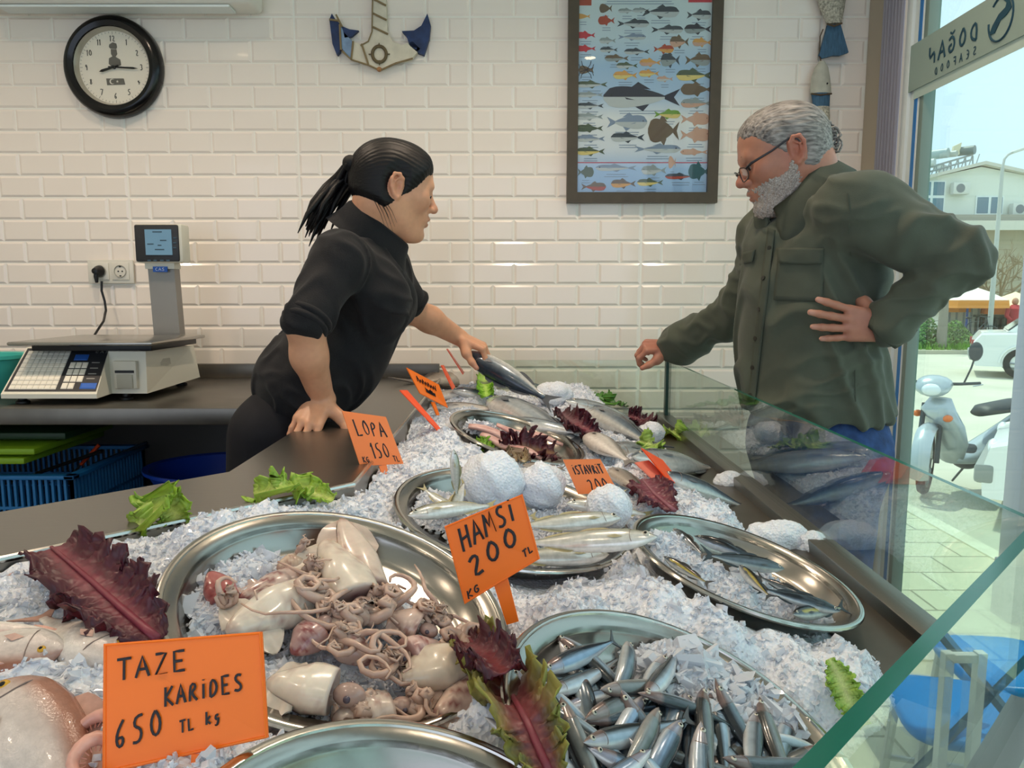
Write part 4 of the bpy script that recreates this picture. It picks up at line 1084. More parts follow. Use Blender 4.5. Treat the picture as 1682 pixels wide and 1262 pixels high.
b = MB(); b.tube([(.34, -.34, 1.0), (.26, -.2, .99), (.22, 0, .98), (.26, .2, .99), (.34, .34, 1.0)], .014); sm_(b, 'handlebar', m_sdark)
for s_ in (-1, 1):
    b = MB(); b.tube([(.30, s_ * .22, 1.0), (.26, s_ * .27, 1.14), (.22, s_ * .29, 1.22)], .008, n=6); mm_ = sm_(b, 'mirror_stalk', m_sdark)
    b = MB(); b.ball((.20, s_ * .30, 1.29), (.015, .055, .085)); sm_(b, 'mirror', m_sdark, mm_)
    b = MB(); b.ball((.14, s_ * .165, .70), (.05, .03, .032)); sm_(b, 'indicator', m_amber)
    b = MB(); b.tube([(.2, s_ * .30, .985), (.34, s_ * .36, .99)], .005, n=5); sm_(b, 'brake_lever', m_chr)
b = MB(); loft(b, [ell((.36, 0, .30), .12, .05), ell((.55, 0, .30), .14, .07), ell((.85, 0, .40), .13, .13), ell((1.2, 0, .58), .12, .13), ell((1.5, 0, .66), .07, .07)]); sm_(b, 'body_panel', m_sil, angle=180)
b = MB(); loft(b, [ell((.66, 0, .70), .08, .03), ell((.75, 0, .73), .13, .05), ell((1.1, 0, .76), .14, .06), ell((1.42, 0, .78), .09, .05)]); sm_(b, 'seat', mat('seat_black', '26292c', rough=.5), angle=180)
b = MB(); b.ball((.58, 0, .30), (.17, .11, .12)); b.tube([(.6, -.12, .2), (1.25, -.13, .26)], .035, n=10); sm_(b, 'engine', m_sdark)
b = MB(); b.tube([(.62, .05, .2), (.62, .18, .02)], .01, n=6); sm_(b, 'stand', m_sdark)

# ---- seats and a folding table outside, right under the window
m_bl = mat('seat_blue', '1f86d0', rough=.35); m_wl = mat('leg_white', 'd4d2c8', rough=.5)
def stool(x, y, rz, lab):
    t = thing('stool', lab, 'stool', (0, 0, 0), 'blue stools outside the window', (0, 0, rz)); t.location = (x, y, G)
    b = MB(); P = []
    n = 28; zt = .47
    def sq(r_, z_): return [(r_ * (abs(cos(2 * pi * k / n)) ** .5) * math.copysign(1, cos(2 * pi * k / n)), r_ * (abs(sin(2 * pi * k / n)) ** .5) * math.copysign(1, sin(2 * pi * k / n)), z_) for k in range(n)]
    rings = [sq(.205, zt - .045), sq(.215, zt - .03), sq(.215, zt - .008), sq(.2, zt), sq(.1, zt - .006), sq(.01, zt - .008)]
    vs = [p for r in rings for p in r]; fs = [(i * n + k, i * n + (k + 1) % n, (i + 1) * n + (k + 1) % n, (i + 1) * n + k) for i in range(5) for k in range(n)]
    b.add(vs, fs + [tuple(range(5 * n, 6 * n)), tuple(range(n))]); b.build('seat', m_bl, t, angle=180)
    for sx_ in (-1, 1):
        for sy_ in (-1, 1):
            b = MB(); b.tube([(sx_ * .19, sy_ * .19, .006), (sx_ * .16, sy_ * .16, .435)], .017, n=8); b.build('leg', m_wl, t)
    b = MB()
    for s_ in (-1, 1): b.tube([(s_ * .18, -.18, .14), (s_ * .18, .18, .14)], .011, n=6)
    b.build('stretcher', m_wl, t)
def mir(p): return Vector((p.y - .19, p.x + .19, p.z))   # the stools stand where the near pane mirrors them
s1, s2 = mir(onz(1575, 1160, -.15)), mir(onz(1645, 1082, -.15))
stool(s1.x, s1.y, .25, 'blue topped stool nearest the window, mirrored in the near glass pane')
stool(s2.x, s2.y, .1, 'blue topped stool farther from the window, mirrored in the near glass pane')
t = thing('folding_stand', 'slate blue folding stand with crossed legs and white posts beside the stools', 'stand', (1.9, 1.6, G))
m_leg = mat('leg_slate', '35536e', rough=.5)
c_ = mir(at(1622, 1140, 2.2)); hl = (c_.z - G)
for sg in (1, -1):
    b = MB(); b.tube([(c_.x, c_.y - sg * hl * .85, G + .004), (c_.x, c_.y + sg * .25, c_.z + .25 / .85)], .017, n=4); b.build('leg', m_leg, t, smooth=False)
for px in (1545, 1598):
    q = mir(at(px, 1140, 2.15)); b = MB(); b.span((q.x - .014, q.y - .014, G + .004), (q.x + .014, q.y + .014, q.z + .14)); b.build('upright', m_wl, t, smooth=False, label='white upright')
b = MB(); q0, q1 = mir(at(1545, 1140, 2.15)), mir(at(1598, 1140, 2.15)); b.span((q0.x - .012, q0.y, q0.z + .11), (q1.x + .012, q1.y, q1.z + .135)); b.build('rail', m_wl, t, smooth=False)

t = thing('awning_post', 'square grey awning post standing on the pavement in front of the white car nose', 'post', (2.82, 4.1, G))
px_ = at(1688, 500, 4.1).x; b = MB(); b.span((px_, 4.03, G), (px_ + .14, 4.17, 2.9), bev=.008); b.build('shaft', m_grey_alu, t)
b = MB(); b.span((px_ - .012, 4.015, G), (px_ + .155, 4.185, G + .34), bev=.01); b.build('base', mat('post_base', '4a5f74', rough=.5), t, label='slate blue post base')
# ================================================================== the ice display case
XG, ZG0, ZG1 = 0.53, 0.84, 1.03
XLW = -0.253                      # left wall of the far ice trough
m_gl = glass('case_glass', 'f4faf6', 0.05)
m_gedge = mat('glass_edge', '0f6a58', rough=.15, spec=.8)
t = thing('display_case', 'steel fish display case with an ice trough, angled towards the street', 'display case', (0, 1.4, 0))
def extrude(pts, z0_, z1_): 
    b = MB(); b.prism([(x, y, z1_) for x, y in pts], (0, 0, z0_ - z1_)); return b
top = [(-.483, 2.62), (XLW, 2.62), (XLW, 1.15), (-1.25, .153), (-1.43, .288), (-.483, 1.235)]
b = extrude(top, ZT - .03, ZT)
b.build('counter_top', m_steel, t, smooth=False)
b = MB(); b.tube([(XLW, 2.60, ZT), (XLW, 1.15, ZT), (-1.25, .153, ZT)], .0045, n=8); b.build('rolled_lip', mat('bright_lip', 'c9c7c0', rough=.22, metal=1), t, label='bright rolled edge of the counter')
b = MB(); b.prism([(-.483, 2.62, ZT - .03), (-.483, 1.235, ZT - .03), (-.483, 1.235, 0), (-.483, 2.62, 0)], (.02, 0, 0)); b.prism([(-.483, 1.235, ZT - .03), (-1.43, .288, ZT - .03), (-1.43, .288, 0), (-.483, 1.235, 0)], (.014, -.014, 0)); b.build('back_panel', m_steel_dark, t, smooth=False)
b = MB()
b.prism([(XLW, 2.60, ZT), (XLW, 1.15, ZT), (XLW + .02, 1.14, .80), (XLW + .02, 2.60, .80)], (-.004, 0, 0)); b.prism([(XLW, 1.15, ZT), (-1.25, .153, ZT), (-1.235, .138, .80), (XLW + .02, 1.135, .80)], (-.003, .003, 0)); b.build('trough_wall', m_steel, t, smooth=False)
flo = [(XLW, 2.60), (XG, 2.60), (XG, .72), (-.62, -.43), (-1.25, .153), (XLW, 1.15)]
b = extrude(flo, .775, .785); b.build('trough_floor', m_steel_dark, t, smooth=False)
b = MB(); b.span((.415, .80, .785), (.505, 2.56, .822)); b.build('gutter_ledge', m_steel_dark, t, smooth=False)
b = MB(); b.span((.503, .735, .70), (.548, 2.56, ZG0 + .002), bev=.003); b.build('front_rail', m_steel, t)
def diag(o0, o1, z0_, z1_, a0, a1):
    """bar along the 45 degree front: y - x = .19 line shifted by perpendicular offsets o0..o1 (towards the ice)"""
    nx, ny = -.7071, .7071; b = MB(); P = lambda s_, o_: (XG - s_ * .7071 + nx * o_, XG + .19 - s_ * .7071 + ny * o_)
    q = [P(a0, o0), P(a1, o0), P(a1, o1), P(a0, o1)]; b.prism([(x, y, z1_) for x, y in q], (0, 0, z0_ - z1_)); return b
diag(-.022, .022, .70, ZG0 + .002, 0, 1.62).build('front_rail', m_steel, t, smooth=False)
diag(.03, .10, .785, .822, .05, 1.6).build('gutter_ledge', m_steel_dark, t, smooth=False)
b = MB(); b.span((.50, .73, 0), (.54, 2.60, .70)); b.build('front_panel', m_steel, t, smooth=False)
diag(-.018, .018, 0, .70, 0, 1.62).build('front_panel', m_steel, t, smooth=False)
def pane(nm_lab, q, z0_, z1_, th_, nrm):
    """vertical glass sheet between plan points q0,q1"""
    b = MB(); (xa, ya), (xb, yb) = q; n_ = Vector((nrm[0], nrm[1], 0)).normalized() * th_ / 2
    v = [Vector((xa, ya, z0_)), Vector((xb, yb, z0_)), Vector((xb, yb, z1_)), Vector((xa, ya, z1_))]
    b.add([p - n_ for p in v] + [p + n_ for p in v], [(0, 1, 2, 3), (7, 6, 5, 4)]); b.mi = 1
    b.f += [(0, 4, 5, 1), (1, 5, 6, 2), (2, 6, 7, 3), (3, 7, 4, 0)]; b.m += [1] * 4
    return b.build('glass_pane', [m_gl, m_gedge], t, smooth=False, label=nm_lab)
pane('long glass pane on the customer side', [(XG, .728), (XG, 2.50)], ZG0, ZG1, .008, (1, 0))
pane('glass pane facing the tiled wall', [(-.10, 2.50), (XG, 2.50)], ZG0, ZG1, .008, (0, 1))
pane('thick green edged glass pane nearest the viewer', [(XG, .72), (XG - 1.15, .72 - 1.15)], ZG0, ZG1, .011, (-1, 1))
b = MB(); b.span((XG - .009, 2.488, ZG0), (XG + .009, 2.512, ZG1 - .001)); b.build('corner_seal', mat('seal_dark', '223a36', rough=.3), t, smooth=False)

# ---- trays: centre, tilt (a, b), radius
m_tray = mat('tray_steel', 'a19e97', rough=.24, metal=1.0, var=.10, scale=9)
TR = {'squid': ((-.181, .757, .931), .293, -.189, .185), 'anchovy': ((.152, .598, .879), .345, -.18, .170), 'right': ((.312, .957, .897), .272, -.068, .155),
      'istavrit': ((.002, 1.108, .923), .177, -.115, .185), 'far': ((.013, 1.640, .940), .285, -.10, .158), 'fore': ((-.060, .400, .912), .26, -.05, .148)}
TL = {'squid': 'large round steel tray heaped with squid', 'anchovy': 'round steel tray of small anchovies and crushed ice', 'right': 'round steel tray of dark backed fish beside the long glass pane',
      'istavrit': 'round steel tray of horse mackerel and snowballs of ice', 'far': 'steel tray with pink fillets, farthest tray from the viewer', 'fore': 'empty steel tray in front of the squid tray'}
TM = {}
for k, (c, a_, b_, r_) in TR.items():
    n_ = Vector((sin(a_), sin(b_), 1)).normalized(); u_ = Vector((0, 1, 0)).cross(n_).normalized(); v_ = n_.cross(u_)
    M = Matrix((u_, v_, n_)).transposed().to_4x4(); M.translation = c; TM[k] = M
    t = thing('steel_tray', TL[k], 'tray', c, 'steel trays on the ice')
    d_ = .036
    b = MB(); b.lathe([(0, -d_ + .0012), (r_ * .74, -d_ + .0012), (r_ * .80, -d_ + .006), (r_ * .865, -.010), (r_ * .885, -.004), (r_ * .975, 0), (r_ * .975, -.0015), (r_ * .88, -.0055), (r_ * .86, -.0115), (r_ * .795, -d_ + .004), (r_ * .735, -d_), (0, -d_)], 72, M); b.build('pan', m_tray, t, angle=60)
    b = MB(); b.lathe([(r_ * .972 + .0045 * cos(w), -.0022 + .0034 * sin(w)) for w in [i * 2 * pi / 8 for i in range(8)]], 72, M, close=True); b.build('rim', mat('tray_rim', 'bdbab3', rough=.18, metal=1), t)
    ORG['tray_' + k] = Vector(c)
def trp(k, px, py, h=0.0):
    """point of tray k's plane, h above its rim plane, seen at px,py"""
    M = TM[k]; n_ = Vector(M.col[2][:3]); c = Vector(M.translation) + n_ * h; o = Vector((0, 0, EYE)); v = ray(px, py)
    return o + v * ((c - o).dot(n_) / v.dot(n_))

# ---- ice: a bed with its own hills, then loose crystals
def fbm(X, Y, seed, octv):
    """cheap value noise on arrays"""
    r_ = np.random.default_rng(seed); G_ = r_.random((256, 256)); out = 0
    for (s_, a_) in octv:
        x, y = X * s_ + 500, Y * s_ + 500; xi, yi = np.floor(x).astype(int), np.floor(y).astype(int); fx, fy = x - xi, y - yi; fx, fy = fx * fx * (3 - 2 * fx), fy * fy * (3 - 2 * fy)
        g = lambda i, j: G_[(xi + i) % 256, (yi + j) % 256]
        out = out + a_ * ((g(0, 0) * (1 - fx) + g(1, 0) * fx) * (1 - fy) + (g(0, 1) * (1 - fx) + g(1, 1) * fx) * fy - .5)
    return out
ctrl = []
for k, (c, a_, b_, r_) in TR.items():
    M = TM[k]
    for i in range(14):
        w = i * 2 * pi / 14; p = M @ Vector((r_ * 1.06 * cos(w), r_ * 1.06 * sin(w), -.016)); ctrl.append((p.x, p.y, p.z, .7))
for y in np.linspace(1.2, 2.5, 9): ctrl += [(XLW, y, .925, 1.2), (.40, y, .845, 1.2), (.10, y, .915, .8)]
for s_ in np.linspace(0, 1.3, 9): ctrl += [(XLW - s_ * .7071, 1.15 - s_ * .7071, .938, 1.2), (.46 - s_ * .7071, .75 - s_ * .7071, .845, 1.0)]
for (px, py, z) in ((150, 930, .945), (400, 850, .945), (60, 1000, .942), (100, 1100, .935), (60, 1230, .925), (950, 970, .925), (1080, 960, .915), (1180, 1010, .905), (700, 745, .945), (1300, 890, .905), (1430, 1060, .875), (1330, 1100, .865), (1300, 1060, .88), (880, 700, .955), (930, 640, .955), (1180, 830, .90), (760, 640, .965), (700, 680, .955)):
    p = onz(px, py, z); ctrl.append((p.x, p.y, z, 1.6))
ctrl = np.array(ctrl)
TRI = [(np.array(TM[k].inverted()), TR[k][3], k) for k in TR]
def ice_raw(X, Y):
    X = np.asarray(X, float); Y = np.asarray(Y, float); num = np.zeros(X.shape); den = np.zeros(X.shape)
    for (x, y, z, w) in ctrl:
        d = w / ((X - x) ** 2 + (Y - y) ** 2 + 2e-4) ** 1.5; num += d * z; den += d
    return num / den
def ice_h(X, Y):
    X = np.asarray(X, float); Y = np.asarray(Y, float)
    Z = ice_raw(X, Y) + fbm(X, Y, 3, [(9, .030), (22, .016), (55, .011), (120, .008), (200, .004)])
    e = np.clip((.425 - X) / .05, 0, 1); Z = np.where(X > .30, .80 + (Z - .80) * e ** .5, Z)
    e2 = np.clip(((Y - X - .19) / 1.414 - .085) / .05, 0, 1); Z = .79 + (Z - .79) * e2 ** .5
    for Mi, r_, k in TRI:      # hollow out under each tray
        u = Mi[0, 0] * X + Mi[0, 1] * Y + Mi[0, 2] * Z + Mi[0, 3]; v = Mi[1, 0] * X + Mi[1, 1] * Y + Mi[1, 2] * Z + Mi[1, 3]
        q = np.hypot(u, v) / r_; w = Mi[2, 0] * X + Mi[2, 1] * Y + Mi[2, 2] * Z + Mi[2, 3]
        lim = np.where(q < .9, -.048, np.where(q < 1.0, -.030, -.010 + (q - 1.0) * .25))
        Z = np.where((q < 1.14) & (w > lim), Z - (w - lim), Z)
    return Z
def ice1(x, y): return float(ice_h(np.array([x]), np.array([y]))[0])
def on_ice(px, py, h=0.0):
    z = .92
    for _ in range(12):
        p = onz(px, py, z); z = .5 * z + .5 * (ice1(p.x, p.y) + h)
    return onz(px, py, z)
m_ice = bpy.data.materials.new('crushed_ice'); m_ice.use_nodes = True
nt = m_ice.node_tree; bs = nt.nodes['Principled BSDF']
bs.inputs['Base Color'].default_value = lin('ebf0fa'); bs.inputs['Roughness'].default_value = .22; bs.inputs['IOR'].default_value = 1.31
bs.inputs['Subsurface Weight'].default_value = .35; bs.inputs['Subsurface Radius'].default_value = (.010, .012, .014); bs.inputs['Subsurface Scale'].default_value = 1
tc = nt.nodes.new('ShaderNodeTexCoord'); vo = nt.nodes.new('ShaderNodeTexVoronoi'); vo.inputs['Scale'].default_value = 230; bp = nt.nodes.new('ShaderNodeBump'); bp.inputs['Strength'].default_value = .6; bp.inputs['Distance'].default_value = .004
nt.links.new(tc.outputs['Object'], vo.inputs[0]); nt.links.new(vo.outputs['Distance'], bp.inputs['Height']); nt.links.new(bp.outputs[0], bs.inputs['Normal'])
m_shard = mat('ice_crystal', 'f2f6fd', rough=.12, trans=.35, ior=1.31, spec=.6)
rng = np.random.default_rng(7)
def shards(P, N_, size, seed=1):
    """little broken crystals standing on points P with normals N_ -> vertices, triangles"""
    r_ = np.random.default_rng(seed); n = len(P)
    A = r_.normal(size=(n, 3)); A /= np.linalg.norm(A, axis=1)[:, None]
    B_ = np.cross(A, r_.normal(size=(n, 3))); B_ /= np.linalg.norm(B_, axis=1)[:, None]; C_ = np.cross(A, B_)
    s_ = size * np.exp(r_.normal(size=n) * .45)
    corner = np.array([[-1, -1, -1], [1, -1, -1], [1, 1, -1], [-1, 1, -1], [-1, -1, 1], [1, -1, 1], [1, 1, 1], [-1, 1, 1]], float)
    cj = corner[None] * (1 + r_.normal(size=(n, 8, 3)) * .32)
    dims = s_[:, None] * np.stack([np.ones(n), r_.uniform(.45, .9, n), r_.uniform(.15, .5, n)], 1)
    loc = cj * dims[:, None]
    V = P[:, None] + loc[..., 0:1] * A[:, None] + loc[..., 1:2] * B_[:, None] + loc[..., 2:3] * C_[:, None]
    q = np.array([[0, 3, 2, 1], [4, 5, 6, 7], [0, 1, 5, 4], [1, 2, 6, 5], [2, 3, 7, 6], [3, 0, 4, 7]])
    tri = np.concatenate([q[:, [0, 1, 2]], q[:, [0, 2, 3]]])
    return V.reshape(-1, 3), (tri[None] + 8 * np.arange(n)[:, None, None]).reshape(-1, 3)
# far segment grid + near segment grid (sheared along 45 degrees)
def inside(X, Y):
    return ((X > XLW + .003) & (X < .43) & (Y < 2.46) & (Y - X > .19 + .10)) & ((Y - X) < 1.40)
st = .0065
gx = np.arange(-1.02, .44, st); gy = np.arange(-.05, 2.47, st)
GX, GY = np.meshgrid(gx, gy, indexing='ij')
GXj, GYj = GX + rng.uniform(-.3, .3, GX.shape) * st, GY + rng.uniform(-.3, .3, GX.shape) * st
GZ = ice_h(GXj, GYj)
okm = (((GX > XLW + .004) | (GY - GX < 1.395)) & (GX < .432) & (GY - GX > .295) & (GY < 2.46) & ((GX > XLW + .004) | (GY < 1.16)))
idx = -np.ones(GX.shape, int); idx[okm] = np.arange(okm.sum())
Vb = np.stack([GXj[okm], GYj[okm], GZ[okm]], 1)
a0, a1, a2, a3 = idx[:-1, :-1], idx[1:, :-1], idx[1:, 1:], idx[:-1, 1:]
okf = (a0 >= 0) & (a1 >= 0) & (a2 >= 0) & (a3 >= 0)
Fb = np.stack([a0[okf], a1[okf], a2[okf], a3[okf]], 1)
o = npmesh('crushed_ice', Vb, Fb, [m_ice], org=(0, 1.2, .8), angle=180)
tag(o, 'bed of white crushed ice filling the display case', 'ice', kind='stuff')
# crystals, denser towards the viewer
n = 90000
sx_, sy_ = rng.uniform(-1.0, .43, n), rng.uniform(.0, 2.44, n)
keep = (((sx_ > XLW + .01) | (sy_ - sx_ < 1.385)) & (sy_ - sx_ > .30) & (sx_ < .43) & ((sx_ > XLW + .01) | (sy_ < 1.15)))
keep &= np.abs(sx_) < .45 + .8 * sy_
sx_, sy_ = sx_[keep], sy_[keep]
tk = np.zeros(len(sx_), bool); sz0 = ice_h(sx_, sy_)
for Mi, r_, k in TRI:
    u = Mi[0, 0] * sx_ + Mi[0, 1] * sy_ + Mi[0, 2] * sz0 + Mi[0, 3]; v = Mi[1, 0] * sx_ + Mi[1, 1] * sy_ + Mi[1, 2] * sz0 + Mi[1, 3]; tk |= np.hypot(u, v) < r_ * 1.03
sx_, sy_, sz0 = sx_[~tk], sy_[~tk], sz0[~tk]
V, F_ = shards(np.stack([sx_, sy_, sz0 + .001], 1), None, .0019, 5)
o = npmesh('ice_crystals', V, F_, [m_shard], org=(0, 1.2, .8), angle=10); tag(o, 'loose glassy crystals scattered over the ice bed', 'ice', kind='stuff')
for p_ in o.data.polygons: p_.use_smooth = False
# ice heaped inside trays
def tray_ice(k, blobs, lab, size=.0024, dens=2600, seed=2, base=-.034):
    """blobs: (px, py, radius m, height m) in tray k"""
    r_ = np.random.default_rng(seed); M = np.array(TM[k]); Mi = np.array(TM[k].inverted()); R_ = TR[k][3]
    cen = [(Mi @ np.array([*trp(k, px, py, -.02), 1]))[:3].tolist() + [rr, hh] for px, py, rr, hh in blobs]
    g = np.arange(-R_ * .84, R_ * .84, .0045); U, V_ = np.meshgrid(g, g, indexing='ij'); H_ = np.zeros(U.shape)
    for cx_, cy_, _, rr, hh in cen:
        d = ((U - cx_) ** 2 + (V_ - cy_) ** 2) / rr ** 2; H_ = np.maximum(H_, hh * np.clip(1 - d, 0, 1) ** .6)
    H_ = np.where(H_ > .002, H_ + fbm(U, V_, 9, [(25, .012), (60, .008), (140, .005)]), 0)
    ok = (H_ > .002) & (np.hypot(U, V_) < R_ * .82); ix = -np.ones(U.shape, int); ix[ok] = np.arange(ok.sum())
    L = np.stack([U[ok], V_[ok], base + H_[ok], np.ones(ok.sum())], 1); W = (M @ L.T).T[:, :3]
    a0, a1, a2, a3 = ix[:-1, :-1], ix[1:, :-1], ix[1:, 1:], ix[:-1, 1:]; of = (a0 >= 0) & (a1 >= 0) & (a2 >= 0) & (a3 >= 0)
    F1 = np.stack([a0[of], a1[of], a2[of], a3[of]], 1)
    sel = r_.choice(len(W), min(dens, len(W)), replace=False)
    V2, F2 = shards(W[sel] + r_.normal(size=(len(sel), 3)) * .0015, None, size, seed)
    F1t = np.concatenate([F1[:, [0, 1, 2]], F1[:, [0, 2, 3]]])
    o = npmesh('crushed_ice', np.concatenate([W, V2]), np.concatenate([F1t, F2 + len(W)]), [m_ice, m_shard], org=TR[k][0], angle=20)
    mi = np.zeros(len(o.data.polygons), np.int32); mi[len(F1t):] = 1; o.data.polygons.foreach_set('material_index', mi)
    tag(o, lab, 'ice', kind='stuff')
    def height(p):
        q = Mi @ np.array([*p, 1]); i = int(round((q[0] - g[0]) / .0045)); j = int(round((q[1] - g[0]) / .0045))
        return base + (H_[i, j] if 0 <= i < len(g) and 0 <= j < len(g) else 0)
    return height
tray_ice('squid', [(400, 960, .05, .022), (430, 930, .045, .02), (360, 1000, .05, .02), (560, 1000, .09, .016), (640, 1080, .09, .016), (480, 1150, .07, .016), (600, 1180, .07, .016)], 'glassy crushed ice under the squid in the large tray', dens=3000, seed=21)
tray_ice('anchovy', [(1130, 1120, .06, .042), (1220, 1150, .062, .044), (1270, 1190, .055, .040), (1170, 1170, .05, .034), (1080, 1100, .035, .03), (1000, 1250, .10, .012), (1130, 1240, .06, .02)], 'crushed ice heaped over the anchovies', size=.0034, dens=3200, seed=22)
tray_ice('right', [(1110, 910, .05, .032), (1160, 950, .05, .030), (1220, 980, .055, .031), (1290, 1000, .05, .028), (1080, 900, .04, .032), (1250, 960, .045, .026), (1340, 1005, .03, .020)], 'crushed ice around the dark backed fish', dens=2600, seed=23)
tray_ice('istavrit', [(720, 830, .07, .024), (800, 860, .08, .026), (900, 880, .09, .028), (980, 900, .07, .028), (940, 830, .06, .024), (850, 920, .06, .02)], 'crushed ice beneath the horse mackerel', dens=2600, seed=24)
tray_ice('far', [(790, 700, .05, .022), (850, 720, .07, .02)], 'crushed ice under the pink fillets', dens=900, seed=25)
# snowball lumps of ice
def lump(px, py, rpx, lab, k=None, h=.0, sq=1.0, seed=0):
    p = trp(k, px, py + rpx * .9, h) if k else on_ice(px, py + rpx * .85)
    rr = rpx * (p.y * _cp - (p.z - EYE) * _sp) / F_PX; c = p + Vector((0, rr * .35, rr * .80)); b = MB(); b.ball((0, 0, 0), 1, 48, 32)
    V = np.array([v[:] for v in b.v]); n1 = fbm(V[:, 0] + V[:, 2] * .7 + seed, V[:, 1] - V[:, 2] * .6, seed + 5, [(1.5, .30), (3.2, .16), (8, .08), (18, .05)])
    V = V * (1 + n1)[:, None] * np.array([rr * sq, rr, rr]) + np.array(c)
    me_faces = b.f; bb = MB(); bb.add([Vector(v) for v in V], me_faces); o = bb.build('ice_lump', m_ice, org=p, angle=180); tag(o, lab, 'ice lump', 'lumps of packed ice')
lump(808, 790, 46, 'largest snowball of ice, in the horse mackerel tray', 'istavrit', -.012, 1.05, 1)
lump(888, 800, 42, 'snowball of ice between the largest one and the second price tag from the right', 'istavrit', -.012, 1.0, 2)
lump(1000, 836, 37, 'snowball of ice leaning on the upright fish tail', 'istavrit', .0, .95, 3)
lump(1200, 795, 20, 'lump of ice beside the long glass pane behind the right tray', None, 0, 1.3, 4)
lump(1070, 712, 20, 'lump of ice next to the pale green lettuce at the far pane', None, 0, 1.1, 5)
lump(910, 648, 22, 'lump of ice at the wall end of the ice bed', None, 0, 1.4, 6)
lump(1280, 888, 34, 'long lump of ice on the rim of the right tray', None, .0, 1.5, 7)
lump(1340, 902, 26, 'lump of ice overhanging the gutter at the long glass pane', None, .0, 1.2, 8)
# ================================================================== fish, squid, lettuce, price tags
m_fish = mat('fish_skin', 'b0b0b0', rough=.24, spec=.7, vcol='Col', var=.10, scale=120, coat=.08, bump=.12, bscale=420)
m_silver = mat('silver_skin', 'b0b0b0', rough=.22, spec=.8, metal=.25, vcol='Col', var=.14, scale=90, coat=.3)
m_fin = mat('fin', 'b0b0b0', rough=.4, vcol='Col', var=.2, scale=60)
m_eyeb = mat('eye_black', '0b0b0c', rough=.08)
m_eyes = mat('eye_silver', 'c9c4b4', rough=.2, metal=.3)
m_eyey = mat('eye_gold', 'c99a2c', rough=.2)
def L3(h): return np.array(lin(h)[:3])
PROF = {'slim': [(0, .02), (.05, .34), (.12, .62), (.22, .88), (.35, 1), (.5, .95), (.65, .76), (.8, .48), (.92, .24), (1, .20)],
        'long': [(0, .03), (.05, .38), (.12, .66), (.22, .90), (.34, 1), (.5, .98), (.65, .82), (.8, .52), (.92, .27), (1, .24)],
        'deep': [(0, .05), (.04, .36), (.10, .66), (.2, .92), (.33, 1), (.48, .95), (.64, .72), (.8, .38), (.92, .18), (1, .17)]}
